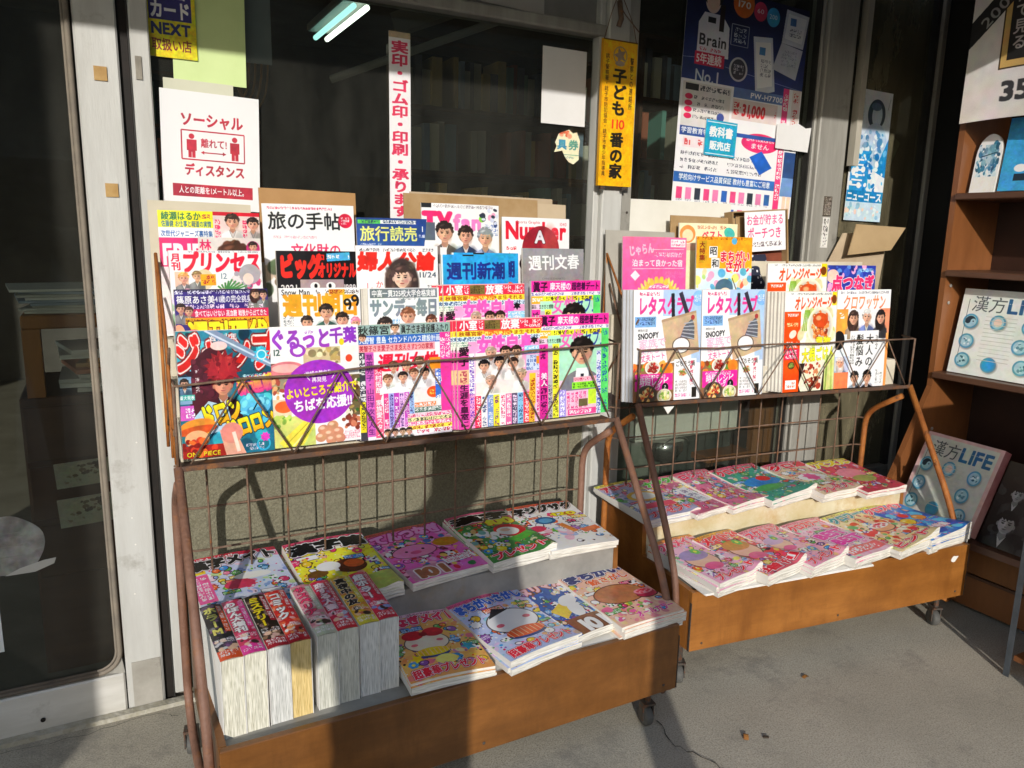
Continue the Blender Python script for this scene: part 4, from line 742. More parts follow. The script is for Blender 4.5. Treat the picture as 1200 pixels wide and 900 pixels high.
def cv_kodomo():
    c = Cov(3.35, '#f2ae0c', S=260, seed=43); c.rect(0, 0, 1, .03, '#6a4a10'); c.burst(.5, .34, .2, '#8a7a68', 5, .45); c.ring(.5, .34, .19, .19, '#a08a60', .03); c.ell(.5, .52, .14, .06, '#9a8a7a'); c.txt('子ども', .3, .62, .42, '#1d1a12', vert=True, b=4, w=1.1); c.txt('110', .27, 1.74, .3, '#e0301c', w=.46, b=1); c.txt('番の家', .3, 2.08, .4, '#1d1a12', vert=True, b=4, w=1.1)
    c.txt('警察との連絡所', .8, .35, .11, '#3a2c10', vert=True, w=1.2, b=1); c.txt('銚子警察署・銚子市防犯協会・銚子市青少年指導員', .08, .32, .11, '#5a3a10', vert=True, w=2.8, b=1); return c
def cv_brain():
    c = Cov(1.75, '#101c48', S=560, seed=44); c.grad(0, 0, 1, .75, '#0c1236', '#2a3f80'); c.ell(.2, .1, .06, .1, '#e8c8b8'); c.ell(.2, .06, .08, .09, '#241a1c'); c.ell(.2, .11, .05, .065, '#e6c0aa'); c.poly([(.1, .28), (.14, .2), (.28, .2), (.34, .28), (.35, .52), (.1, .52)], '#d9d9e2'); c.rect(.17, .23, .06, .04, '#20202a'); c.rect(.26, .12, .035, .2, '#2a1e20')
    c.txt('Brain', .11, .34, .12, '#2c2c34', w=.22, b=2); c.micro(.12, .46, .17, .03, '#c83a5a', 1); c.rect(.09, .5, .23, .1, '#c8284c'); c.txt('5年連続', .1, .505, .085, '#fff', w=.2, b=2); c.txt('No.1', .1, .61, .13, '#c8ccd8', w=.19, b=1); c.line(0, .56, .09, .55, '#8898c0', .004); c.line(.33, .58, 1, .66, '#8898c0', .004)
    c.ell(.44, .07, .085, .11, '#d8702c'); c.txt('170', .38, .04, .07, '#f0e8e0', w=.12, b=1); c.ell(.58, .1, .055, .075, '#d03a5c'); c.txt('60', .55, .07, .05, '#f4e0e4', w=.06); c.ell(.69, .12, .055, .075, '#3a98c8'); c.txt('200', .655, .09, .05, '#e0f0f4', w=.07)
    for a, b2, q, d in ((.36, .24, .5, .24), (.36, .4, .5, .4), (.36, .24, .36, .4), (.5, .24, .5, .4)): c.line(a, b2, q, d, '#a8b0c8', .004)
    c.micro(.38, .26, .1, .12, '#c8d0e0', 3); c.ell(.44, .58, .075, .095, '#b8bac0'); c.ell(.44, .58, .06, .08, '#3a3c48'); c.micro(.4, .54, .08, .08, '#c8c8d0', 3)
    c.poly([(.54, .3), (.7, .28), (.76, .7), (.6, .76)], '#ccd0da'); c.poly([(.56, .34), (.69, .32), (.735, .66), (.61, .7)], '#e8eaee'); c.rect(.6, .37, .05, .06, '#4a88b8'); c.micro(.62, .46, .09, .14, '#8a8e98', 4)
    c.poly([(.8, .03), (1, .05), (.97, .32), (.78, .3)], '#c4c8d4'); c.poly([(.82, .06), (.98, .075), (.955, .28), (.8, .26)], '#dfe2ea'); c.rect(.84, .09, .05, .06, '#4a78b0'); c.micro(.84, .17, .1, .07, '#606878', 2); c.poly([(.78, .3), (.97, .33), (.93, .58), (.72, .52)], '#b9bdca'); c.micro(.79, .35, .13, .13, '#8a90a4', 5)
    c.rect(0, .72, .87, 1.03, '#e9e8ee'); c.rect(.02, .74, .38, .34, '#d8d4d0'); c.rect(.04, .75, .1, .05, '#28282c'); c.micro(.15, .75, .24, .05, '#4a4a50', 1)
    for i in range(4): c.ell(.07, .85 + i * .05, .03, .022, '#d8285a'); c.micro(.11, .835 + i * .05, .24, .03, '#5a5a60', 1)
    c.ell(.33, .98, .03, .035, '#384a8a'); c.rect(.42, .72, .45, .08, '#5a78b0'); c.txt('PW-H7700', .56, .73, .06, '#f0f4f8', w=.28, b=2); c.rect(.42, .81, .38, .16, '#d8c8c4'); c.txt('31,000', .5, .82, .13, '#c8202c', w=.2, b=4, sl=.1); c.micro(.43, .83, .06, .11, '#c8202c', 2); c.micro(.72, .86, .07, .06, '#c8202c', 1)
    c.rect(.02, 1.08, .3, .07, '#2a4f98'); c.txt('学習教育特別', .03, 1.085, .05, '#fff', w=.26, b=1); c.rect(.05, 1.16, .24, .08, '#f4d8dc'); c.micro(.06, 1.17, .22, .06, '#d84a4a', 1); 
    for i in range(3):
        for q in (.04, .42): c.micro(q, 1.27 + i * .055, .3, .035, '#5a5c66', 1)
    c.ell(.68, 1.14, .16, .08, '#e02a68'); c.txt('送料までお買えません', .56, 1.08, .05, '#fff', w=.24, b=1); c.txt('ません', .6, 1.14, .05, '#fff', w=.16, b=1); c.rect(.42, 1.08, .44, .03, '#2a4f98'); c.poly([(.6, 1.26), (.7, 1.2), (.8, 1.33), (.7, 1.4)], '#1c5ab0')
    c.rect(.0, 1.44, .84, .08, '#3068b0'); c.txt('学校向けサービス品質保証 教材も豊富にご用意', .04, 1.45, .055, '#fff', w=.76, b=1)
    for i in range(11): c.rect(.03 + i * .073, 1.56, .045, .09, random.choice(['#303440', '#d8487a', '#3060a8', '#c8ccd8', '#e07aa8'])); c.micro(.03 + i * .073, 1.65, .05, .02, '#8a8a94', 1)
    for i in range(11): c.rect(.03 + i * .073, 1.71, .04, .03, random.choice(['#28304a', '#d8487a', '#3060a8', '#e07aa8']))
    c.rect(.84, .66, .05, 1.09, '#e83a78'); c.micro(.845, .7, .04, .9, '#fff', 1, True); c.rect(.89, .66, .11, 1.09, '#eceaf0'); c.rect(.92, .66, .07, .4, '#d8ccc8'); c.micro(.93, .68, .05, .36, '#b83a3a', 1, True)
    c.ell(.95, 1.14, .025, .03, '#2a2020'); c.poly([(.9, 1.18), (1, 1.18), (1, 1.4), (.9, 1.4)], '#2a4a80'); c.poly([(.9, 1.4), (1, 1.4), (1, 1.56), (.89, 1.56)], '#6a90c8'); c.rect(.92, 1.56, .03, .19, '#e8c8b0'); c.rect(.96, 1.56, .03, .19, '#e8c8b0'); return c
def cv_kyokasho():
    c = Cov(.84, '#18a0c4', S=200, seed=45); c.rect(.04, .04, .92, .02, '#d8f0f4'); c.rect(.04, .78, .92, .02, '#d8f0f4'); c.txt('教科書', .12, .14, .26, '#fff', w=.76, b=3); c.txt('販売店', .16, .48, .22, '#fff', w=.68, b=3); return c
def cv_course():
    c = Cov(2.3, '#d8dde2', S=300, seed=46); c.grad(0, 0, 1, 1.3, '#d4d8de', '#b8cee0'); c.ell(.6, .4, .24, .26, '#3a4a58'); c.ell(.62, .42, .14, .2, '#b8ccda'); c.ell(.58, .27, .14, .07, '#5a7088'); c.ell(.62, .95, .34, .4, '#a8c0d4'); c.blot(.25, .7, .6, .5, ['#d8e4ec', '#7aa4c4', '#b0cce0', '#4888b4'], 50, .02, .08); c.line(.9, .3, .95, .1, '#5a6a7a', .01)
    c.poly([(1, .8), (.7, 1.4), (1, 1.5)], '#1c84c0'); c.rect(.05, 1.05, .5, .75, '#2a94d0'); c.blot(.05, 1.05, .9, .7, ['#60b4e0', '#1878b8', '#d8ecf6', '#e8f4fa'], 60, .02, .07); 
    for i in range(6): c.rect(.1, 1.2 + i * .09, .3, .03, '#e8f4fa')
    c.rect(0, 1.76, 1, .2, '#1c80b8'); c.txt('ニューコース', .02, 1.77, .18, '#fff', w=.96, b=4); c.rect(0, 1.96, 1, .34, '#bcd4e0'); c.blot(0, 1.98, 1, .3, ['#d8e8ee', '#8ab8d0', '#e8c8b8'], 30, .02, .06); c.micro(.2, .15, .06, .5, '#8a9aa8', 1, True); return c
def cv_gift():
    c = Cov(1.25, '#e8e0bc', S=160, seed=47); c.blot(.1, .0, .8, .25, ['#d86a4a', '#e8a080'], 14, .04, .1); c.txt('具', .12, .36, .38, '#3a8aa8', b=3); c.txt('券', .56, .36, .38, '#5a9a8a', b=3); c.rect(.0, .9, 1, .03, '#88a890'); c.micro(.2, .96, .6, .1, '#5a8a8a', 1); return c
def cv_pouch():
    c = Cov(.78, '#f2efee', S=300, seed=48); c.txt('お金が貯まる', .04, .05, .22, '#e05a8a', w=.92, b=1); c.txt('ポーチつき', .06, .3, .24, '#d83a78', w=.84, b=1); c.micro(.06, .58, .84, .12, '#6a5a60', 1); c.rect(0, 0, 1, .01, '#fff'); return c
def cv_banner():
    c = Cov(1.3, '#cfcac4', S=520, seed=49); c.txt('350', .185, 1.10, .13, '#303030', w=.24, b=4); c.rect(.165, .62, .7, .44, '#3a2c18'); c.rect(.172, .627, .686, .426, '#b89a58'); c.rect(.2, .66, .63, .36, '#141210'); c.txt('目で見る', .215, .68, .075, '#a8a49c', vert=True, w=.3, b=2)
    c.poly([(0, .93), (0, .80), (.5, .33), (.5, .46)], '#141414'); c.txt('2008年12月', .03, .80, .075, '#8a8a88', w=.5, rot=-43, b=1); return c
def cv_bluebook():
    c = Cov(1.3, '#3a9ad0', S=160, seed=50); c.ell(.3, .9, .1, .07, '#f0f0ec'); c.rect(.22, 1.0, .18, .12, '#1c2c3a'); c.ell(.7, 1.12, .12, .06, '#e8f0f4'); return c
def cv_darkbook():
    c = Cov(1.2, '#161616', S=260, seed=51); c.blot(.0, .2, 1, 1.0, ['#2a2a2a', '#4a4a4a', '#0a0a0a'], 70, .03, .1)
    for x, y, r in ((.28, .42, .1), (.62, .5, .13), (.28, .84, .14), (.72, .92, .11)): c.face(x, y, r, hair='#141414', cloth='#3a3a3a', skin='#b0b0ac', long=(x > .5))
    g = c.a.mean(2, keepdims=True); c.a = np.repeat(np.clip((g - .1) * .95, 0, 1), 3, 2); c.txt('映画', .3, .06, .14, '#c8c8c4', w=.4, b=1); return c
def cv_boat():
    c = Cov(1.5, '#e4e8ea', S=200, seed=52); c.blot(.1, .3, .8, .8, ['#3a7a9a', '#78a8bc', '#2a5a74', '#c8dce4'], 70, .03, .1); c.rect(.3, .3, .4, .5, '#8ab0c0', al=.6); c.line(.2, .6, .8, .5, '#2a4a5a', .03); c.rect(0, 1.1, 1, .4, '#e8e6e0'); return c
def cv_round():
    c = Cov(1.0, '#8f8d88', S=200, seed=53); c.blot(0, 0, 1, 1, ['#a5a39d', '#7a7772', '#98958f', '#6a6863'], 110, .03, .12, .5, .6)
    for y in (.3, .36, .5, .66): c.rect(.2, y, .5, .008, '#8a8680')
    return c
def cv_stick():
    c = Cov(1.3, '#dfe2e0', S=120, seed=54); c.rect(.1, .1, .8, 1.1, '#8fb4c0'); c.rect(.2, .2, .6, .9, '#d8e2e4'); c.micro(.25, .3, .5, .6, '#4a6a78', 5); return c
def cv_label():
    c = Cov(.72, '#a8a28c', S=200, seed=55); c.blot(.3, .1, .5, .3, ['#4a3a28', '#6a5840'], 24, .02, .06); c.blot(.1, .3, .7, .3, ['#c4bca4', '#8a7c60'], 14, .01, .03); return c
def cv_micro(bg, fg, A, rows, vert=False, seed=60):
    c = Cov(A, bg, S=140, seed=seed); c.micro(.08, .08, .84, A - .16, fg, rows, vert); return c
# ================================================================== the place
Y0 = 2.034      # the shop front
# ---- ground
def ground_mat():
    m = bpy.data.materials.new('concrete_pavement'); m.use_nodes = True; N = m.node_tree.nodes; L = m.node_tree.links; p = N['Principled BSDF']
    p.inputs['Roughness'].default_value = .9; p.inputs['Specular IOR Level'].default_value = .25
    tc = N.new('ShaderNodeTexCoord')
    def nz(s, d, r=.6):
        n = N.new('ShaderNodeTexNoise'); n.inputs['Scale'].default_value = s; n.inputs['Detail'].default_value = d; n.inputs['Roughness'].default_value = r; L.new(tc.outputs['Object'], n.inputs[0]); return n.outputs['Fac']
    def mr(v, a, b): r = N.new('ShaderNodeMapRange'); r.inputs['From Min'].default_value = a; r.inputs['From Max'].default_value = b; L.new(v, r.inputs[0]); return r.outputs[0]
    def mix(f, a, b):
        x = N.new('ShaderNodeMix'); x.data_type = 'RGBA'; L.new(f, x.inputs['Factor'])
        for v, k in ((a, 'A'), (b, 'B')):
            if isinstance(v, str): x.inputs[k].default_value = lin(v)
            else: L.new(v, x.inputs[k])
        return x.outputs['Result']
    c = mix(mr(nz(2.2, 8), .35, .65), '#a19b8c', '#b5ae9e')
    c = mix(mr(nz(240, 4), .45, .7), c, '#807a6c'); c = mix(mr(nz(420, 2), .62, .74), c, '#c4c0b6')
    c = mix(mr(nz(3.5, 10, .8), .52, .72), c, '#7c7870'); c = mix(mr(nz(11, 6, .6), .7, .76), c, '#5f5b53')
    vo = N.new('ShaderNodeTexVoronoi'); vo.feature = 'DISTANCE_TO_EDGE'; vo.inputs['Scale'].default_value = .9
    wq = N.new('ShaderNodeTexNoise'); wq.inputs['Scale'].default_value = 4; wq.inputs['Detail'].default_value = 8; L.new(tc.outputs['Object'], wq.inputs[0])
    vm = N.new('ShaderNodeVectorMath'); vm.operation = 'MULTIPLY_ADD'; vm.inputs[1].default_value = (.35, .35, .35); L.new(wq.outputs['Color'], vm.inputs[0]); L.new(tc.outputs['Object'], vm.inputs[2]); L.new(vm.outputs[0], vo.inputs['Vector'])
    cr = mr(vo.outputs['Distance'], -.5, -.6); L.new(mix(cr, c, '#55514a'), p.inputs['Base Color'])
    ad = N.new('ShaderNodeMath'); ad.operation = 'MULTIPLY_ADD'; ad.inputs[1].default_value = -1.2; L.new(cr, ad.inputs[0])
    a2 = N.new('ShaderNodeMath'); a2.operation = 'MULTIPLY_ADD'; a2.inputs[1].default_value = .5; L.new(nz(420, 5), a2.inputs[0]); L.new(nz(60, 8, .75), a2.inputs[2]); L.new(a2.outputs[0], ad.inputs[2])
    b = N.new('ShaderNodeBump'); b.inputs['Strength'].default_value = .45; b.inputs['Distance'].default_value = .003; L.new(ad.outputs[0], b.inputs['Height']); L.new(b.outputs[0], p.inputs['Normal'])
    return m
g = MB(); g.quad((-120, -120, 0), (120, -120, 0), (120, 120, 0), (-120, 120, 0)); M_ground = ground_mat()
tag(g.build('pavement', M_ground), kind='structure')
def crack(pts, w, name='pavement_crack'):
    """an open crack: a ragged dark sliver with raised lips"""
    b = MB(); P = []
    for i in range(len(pts) - 1):
        a, c = Vector(pts[i]), Vector(pts[i + 1])
        for k in range(5): q = a.lerp(c, k / 5); P.append(q + Vector((random.uniform(-1, 1), random.uniform(-1, 1))) * .007)
    for i in range(len(P) - 1):
        d = (P[i + 1] - P[i]); n = Vector((-d.y, d.x)).normalized() * w * random.uniform(.35, 1)
        b.quad((*(P[i] - n), .0035), (*(P[i + 1] - n), .0035), (*(P[i + 1] + n), .0035), (*(P[i] + n), .0035))
    return tag(b.build(name, mat('crack_dirt', '#3c3933', '#2c2a26', scale=60, rough=1)), kind='structure')
crack([(1.19, 1.38), (1.17, 1.28), (1.2, 1.2), (1.23, 1.12), (1.22, 1.0), (1.3, .86)], .0017)
crack([(-.3, 1.965), (-.1, 1.955), (.05, 1.97), (.115, 1.93)], .0009)
crack([(.95, 1.12), (1.08, 1.15), (1.19, 1.2)], .0008)
bx('doorstep_concrete', mat('rough_doorstep', '#b0aca0', '#97927f', scale=30, rough=.95, bump=.5, bscale=70), -3, 1.985, -.01, 3.2, 2.01, .012); tag(bpy.data.objects['doorstep_concrete'], kind='structure')
bx('interior_floor', mat('shop_floor', '#7a7466', '#666052', scale=5, rough=.6), -3, 2.12, .004, 4.2, 7, .02); tag(bpy.data.objects['interior_floor'], kind='structure')
for nm, a in (('interior_back_wall', (-3, 7, 0, 4.2, 7.1, 3)), ('interior_left_wall', (-3.1, 2.14, 0, -3, 7, 3)), ('interior_right_wall', (4.2, 2.14, 0, 4.3, 7, 3)), ('interior_ceiling', (-3, 2.14, 2.75, 4.2, 7, 2.85))):
    tag(bx(nm, M_dark, *a), kind='structure')
M_plas = mat('grey_plaster', '#8a867c', '#76726a', scale=8, rough=.95, bump=.2)
tag(bx('upper_shop_wall', M_plas, -3, Y0 - .03, 2.42, 4.3, 2.14, 4.2), kind='structure')
# the awning that shades the upper part of the front, and what carries it
aw = empty('awning', Matrix.Translation((0, 0, 0)), 'flat canvas awning over the shop front, above the windows', 'awning')
M_can = mat('faded_canvas', '#5e6258', '#4d5149', scale=6, rough=.9)
bx('roof_sheet', M_can, -2.4, .62, 2.195, 4.0, Y0 - .035, 2.21, aw, T=None)
bx('front_beam', M_alu_d, -2.4, .585, 2.165, 4.0, .617, 2.22, aw)
for i in range(7): bx('rafter', M_alu_d, -2.3 + i * 1.02, .63, 2.167, -2.27 + i * 1.02, Y0 - .04, 2.193, aw)
# ---- left sliding door
dr = empty('sliding_door', Matrix.Translation((-.6, Y0, 0)), 'aluminium sliding door with dark glass at the left end of the shop front', 'door')
def dbx(n, m, x0, y0, z0, x1, y1, z1, par, bev=.0): return bx(n, m, x0, y0, z0, x1, y1, z1, par, bev)
DX = .6
dbx('stile', M_alu, -.01 + DX, -.02, .0, .076 + DX, .02, 2.38, dr, .004)
dbx('stile', M_alu, -1.2 + DX, -.02, .0, -1.115 + DX, .02, 2.38, dr, .004)
dbx('bottom_rail', mat('pale_aluminium', '#d9d7d0', '#c4c1b8', scale=6, rough=.4, metal=.2, stretch=(.5, 3, 3), c3='#a8a49a', s3=8, f3=(.62, .8)), -1.112 + DX, -.024, .004, -.013 + DX, .02, .112, dr, .004)
dbx('top_rail', M_alu, -1.112 + DX, -.018, 2.28, -.013 + DX, .018, 2.38, dr, .004)
dbx('kick_plate', mat('scuffed_plate', '#b5b1a8', '#9d998f', scale=10, rough=.45, metal=.2, c3='#6b665d', s3=12, f3=(.6, .75)), .003 + DX, -.0225, .002, .07 + DX, -.0203, .135, dr)
gk = MB(); zt, zb, xl, xr = 2.27, .122, -1.105 + DX, -.02 + DX
def rr(x0, z0, x1, z1, r, y): 
    P = []
    for cx, cz, a0 in ((x1 - r, z0 + r, -90), (x1 - r, z1 - r, 0), (x0 + r, z1 - r, 90), (x0 + r, z0 + r, 180)):
        for k in range(7): a = R(a0 + k * 15); P.append((cx + r * math.cos(a), y, cz + r * math.sin(a)))
    P.append(P[0]); return P
gk.tube(rr(xl, zb, xr, zt, .05, -.019), .006, 6); gk.tube(rr(xl + .008, zb + .008, xr - .008, zt - .008, .045, -.017), .0035, 6)
gk.build('gasket', M_gasket, dr, smooth=True)
M_glass = glass_mat('dusty_shop_glass', '#e6eae6', .032, '#9a978c'); M_glass2 = glass_mat('dustier_shop_glass', '#c2c4bc', .34, '#968d72')
dbx('glass_pane', M_glass, xl, -.012, zb, xr, -.007, zt, dr)
sh = MB()
# corner fillets between the round gasket and the square rail
for sx, xc in ((1, xr), (-1, xl)):
    for sz, zc in ((-1, zb), (1, zt)):
        pts = [(xc + sx * .008, zc + sz * .012)]
        for k in range(7):
            a = R(15 * k); pts.append((xc - sx * .05 + sx * .05 * math.cos(a), zc - sz * .05 + sz * .05 * math.sin(a)))
        if sx * sz > 0: pts.reverse()
        sh.prism(pts, -.018, -.004, 'Y')
sh.build('corner_fillet', M_alu_d, dr)
rs = MB(); rs.lathe([(.0055, 0), (.0055, .003), (.001, .004)], (-.197 + DX, -.028, .038), 'Y', 12); rs.build('rubber_stop', M_black, dr)
for zz in (.32, .45, .52, .71): 
    b = MB(); b.lathe([(.0022, 0), (.0022, .001)], (.04 + DX + random.uniform(-.02, .02), -.0215, zz), 'Y', 8); b.build('paint_fleck', M_white, dr)
for k, (x, z) in enumerate(((.037, 1.555), (.042, 1.305))):
    t = bx('tape_scrap', mat('old_tape', '#b5935a', '#a07a40', scale=30, rough=.5), x - .013, Y0 - .0235, z - .015, x + .013, Y0 - .0205, z + .015)
    tag(t, ('torn scrap of brown tape on the door stile, the upper one' if k == 0 else 'torn scrap of brown tape on the door stile, the lower one'), 'tape', 'tape scraps on the door stile')
# dark track and next frame
tr = empty('window_jamb', Matrix.Translation((.1, Y0, 0)), 'dark track and pale aluminium jamb between the door and the window', 'door frame')
bx('track', M_black, -.022, -.004, .0, -.004, .03, 2.4, tr); bx('track_lip', M_alu_k, -.0035, -.016, .0, .000, .03, 2.4, tr)
bx('jamb', M_alu, .0005, -.022, .02, .04, .03, 2.4, tr, .003)
t = bx('tape_scrap', mat('grey_tape', '#8f897c', '#7a7468', scale=30, rough=.6), .108, Y0 - .0255, 1.55, .121, Y0 - .0225, 1.60); tag(t, 'narrow grey tape remnant on the window jamb near the yellow sign', 'tape')
# ---- shop window one with stucco wall under it
sw = tag(bx('window_wall', M_stucco, .1405, Y0, 0, 1.382, Y0 + .1, .98), 'olive stucco wall under the shop window behind the left rack', 'wall')
wi = empty('shop_window', Matrix.Translation((.76, Y0, .98)), 'wide shop window with dark glass above the left magazine rack', 'window')
bx('sill', M_alu, -.62, -.03, .001, .622, .06, .03, wi, .003)
bx('glass_pane', M_glass, -.62, .02, .03, .60, .025, .826, wi)
bx('lintel', M_alu_d, -.62, -.02, .826, .622, .05, .858, wi, .004)
bx('transom_panel', mat('grey_transom', '#8c8a86', '#7a7874', scale=5, rough=.6), -.62, .012, .858, .622, .03, 1.44, wi)
for i, (x0, x1, z0, c_) in enumerate(((-.26, -.1, .875, '#8a8f86'), (-.09, .09, .87, '#9a9488'), (.1, .42, .862, '#b4b0aa'), (-.02, .03, .9, '#6f9890'))):
    b = MB(); pts = [(x0, z0), (x1, z0 + .002), (x1 + .005, 1.2), (x0 - .004, 1.2)]
    if i == 2: pts = [(x0, z0 + .03), (x0 + .1, z0 + .01), (x1 - .02, z0 + .002), (x1, z0), (x1, 1.2), (x0, 1.2)]
    b.prism(pts, .0095 - i * .0006, .0105 - i * .0006, 'Y'); b.build('pasted_paper', mat('pasted_paper_%d' % i, c_, rough=.85), wi)
# ---- pillar
pi = empty('window_post', Matrix.Translation((1.44, Y0, 0)), 'pale grey aluminium post between the two shop windows', 'post')
bx('front_cover', M_alu, -.057, -.03, 0, .018, .05, 2.4, pi, .004); bx('side_cover', M_alu_d, .0185, -.018, 0, .062, .05, 2.4, pi, .004); bx('edge_strip', M_alu, -.078, -.012, 0, -.0575, .03, 2.4, pi, .003)
for z in (1.30, .62): b = MB(); b.lathe([(.004, 0), (.004, .002), (.001, .003)], (.045, -.021, z), 'Y', 10); b.build('screw', M_dirt, pi)
# ---- window two (glass down to the floor)
w2 = empty('glass_door', Matrix.Translation((1.9, Y0, 0)), 'full height glazed panel behind the right rack', 'window')
bx('glass_pane', M_glass, -.397, .02, .13, .405, .025, 2.33, w2); bx('bottom_rail', M_alu_d, -.397, -.012, 0, .405, .04, .13, w2, .004); bx('top_rail', M_alu_d, -.397, -.012, 2.33, .405, .04, 2.4, w2, .004)
bx('stile', M_alu_d, .394, -.014, .1305, .4045, .045, 2.329, w2, .002); bx('glazing_bead', M_alu_k, .387, -.004, .1305, .3935, .0195, 2.329, w2)
p2 = empty('window_post', Matrix.Translation((2.39, Y0, 0)), 'dull grey post with torn stickers between the glass panel and the right pane', 'post')
bx('front_cover', M_alu_d, -.084, -.03, 0, .062, .05, 2.4, p2, .004); bx('groove', M_black, .0625, -.008, 0, .088, .03, 2.4, p2)
sb = tag(bx('wooden_batten', mat('pale_batten', '#b9b4a6', '#a39d8e', scale=9, rough=.7, stretch=(1, 1, .2)), 2.484, Y0 - .04, 1.50, 2.512, Y0 - .012, 2.4), 'thin pale batten hanging down beside the blue brochure', 'batten')
sk = bx('torn_sticker', print_mat('torn_sticker', cv_micro('#4a4038', '#b8b0a4', 2.2, 4, True, 61)), 2.36, Y0 - .0335, 1.315, 2.40, Y0 - .0305, 1.385); tag(sk, 'dark torn sticker on the dull post', 'sticker')
sk = bx('paper_label', print_mat('white_label', cv_micro('#dcdad4', '#6a6864', 3.2, 1, True, 62)), 2.362, Y0 - .0335, 1.2, 2.397, Y0 - .0305, 1.31); tag(sk, 'narrow white label under the torn sticker on the dull post', 'label')
w3 = empty('shop_window', Matrix.Translation((2.71, Y0, 0)), 'right pane with a brownish curtain behind, beside the bookcase', 'window')
bx('glass_pane', M_glass2, -.231, .02, .29, .232, .025, 2.33, w3); bx('lower_panel', mat('grey_lower_panel', '#87857c', '#75736a', scale=8, rough=.7, bump=.1), -.231, -.012, .0, .232, .04, .287, w3, .004)
bx('stile', M_alu_d, .2325, -.02, 0, .262, .045, 2.4, w3, .003); bx('inner_bead', M_alu_k, .214, -.006, .2875, .232, .0195, 2.33, w3)
cu = MB(); cu.grid(lambda u, v: (2.46 + u * .5, Y0 + .14 + .012 * math.sin(u * 40) * (1 - .3 * v), .02 + v * 2.35), 60, 6); cu.grid(lambda u, v: (2.46 + u * .5, Y0 + .146 + .012 * math.sin(u * 40) * (1 - .3 * v), .02 + v * 2.35), 60, 6, flip=True)
tag(cu.build('curtain', mat('dusty_curtain', '#6f6654', '#5c5545', scale=5, rough=.95), smooth=True), 'drab brown curtain hanging behind the right pane', 'curtain')
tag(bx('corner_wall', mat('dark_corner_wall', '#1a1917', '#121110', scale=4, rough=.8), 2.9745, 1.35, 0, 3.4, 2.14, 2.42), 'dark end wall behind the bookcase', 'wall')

# ---- papers on the front
def sheet(name, pm, x, z, w, h, label, cat, y=Y0 - .004, rot=0, t=.0012, group=None, curl=0, back=None, par=None, tilt=0):
    """a flat sheet standing on the front: top-left corner (x, z); real thickness, its print on the near face"""
    b = MB()
    def f(u, v, yy): return (u * w, yy - curl * (u * u) * (1 - v) - curl * .6 * (1 - u) ** 3 * (1 - v), -h + v * h)
    b.grid(lambda u, v: f(u, v, 0), 8, 8, 0); b.grid(lambda u, v: f(u, v, t), 8, 8, 1, flip=True)
    for (u0, v0, u1, v1) in ((0, 0, 1, 0), (1, 0, 1, 1), (1, 1, 0, 1), (0, 1, 0, 0)):
        for k in range(8):
            a0, a1 = k / 8, (k + 1) / 8; p = [(u0 + (u1 - u0) * q, v0 + (v1 - v0) * q) for q in (a0, a1)]
            b.quad(f(*p[0], 0), f(*p[1], 0), f(*p[1], t), f(*p[0], t), 1)
    o = b.build(name, [pm, back or M_white]); o.matrix_world = Matrix.Translation((x, y, z)) @ Matrix.Rotation(R(rot), 4, 'Y') @ Matrix.Rotation(R(tilt), 4, 'X')
    return tag(o, label, cat, group)
M_wp = mat('plain_white_sheet', '#e2e1e0', '#d8d7d4', scale=3, rough=.7)
sheet('shop_sign', print_mat('yellow_card_sign', cv_tosho(), rough=.4), .136, 1.80, .108, .189, 'yellow and navy book card sign at the top of the window, left corner', 'sign', y=Y0 + .012)
sheet('green_paper', mat('pale_green_sheet', '#d2e4a4', '#c4d894', scale=3, rough=.8), .197, 1.98, .163, .415, 'large pale green sheet hanging inside the glass behind the yellow sign', 'paper', y=Y0 + .0175, curl=.001, rot=1)
sheet('grey_sheet', mat('blueish_sheet', '#8f97a0', '#80878f', scale=3, rough=.8), .355, 1.98, .07, .35, 'dim bluish strip of sheet beside the green one inside the glass', 'paper', y=Y0 + .06)
sheet('blank_sheet', mat('off_white_sheet', '#d2d2bd', '#c6c6b0', scale=3, rough=.8), .166, 1.567, .155, .2, 'blank off-white sheet peeking out above the distancing notice', 'paper', y=Y0 + .012, rot=1.2)
sheet('notice_poster', print_mat('distancing_notice', cv_social(), rough=.5), .156, 1.542, .222, .27, 'white social distancing notice with two red figures in the window', 'notice', y=Y0 + .004, rot=1.5)
sheet('banner_strip', print_mat('stamp_strip', cv_jitsu(), rough=.5), .717, 1.742, .06, .492, 'tall narrow white strip with red writing on the window', 'sign', y=Y0 + .016)
sheet('blank_sheet', M_wp, 1.183, 1.763, .152, .108, 'blank white sheet taped high at the right of the left window, upper half', 'paper', y=Y0 + .014)
sheet('blank_sheet', M_wp, 1.182, 1.657, .153, .108, 'blank white sheet below the first one at the right of the left window', 'paper', y=Y0 + .012)
gs = MB(); pts = [(-.042, .01), (-.03, .036), (-.01, .044), (.006, .05), (.02, .04), (.034, .044), (.046, .02), (.043, -.015), (.044, -.035), (.025, -.05), (.008, -.044), (-.006, -.03), (-.016, -.012), (-.044, -.018), (-.036, .0)]
gs.prism([(x, z) for x, z in pts], -.001, .0, 'Y')
gme = gs.build('gift_card_sticker', print_mat('gift_sticker', cv_gift(), rough=.5)); gme.matrix_world = Matrix.Translation((1.277, Y0 + .017, 1.488)); tag(gme, 'torn round gift voucher sticker beside the yellow plate', 'sticker')
for l in gme.data.uv_layers[0].data: l.uv = ((l.uv[0] + .046) / .092, (l.uv[1] + .05) / .1)
kp = empty('sign_plate', Matrix.Translation((1.342, Y0 - .062, 1.79)), 'tall yellow enamel plate with black writing hung on the post', 'sign')
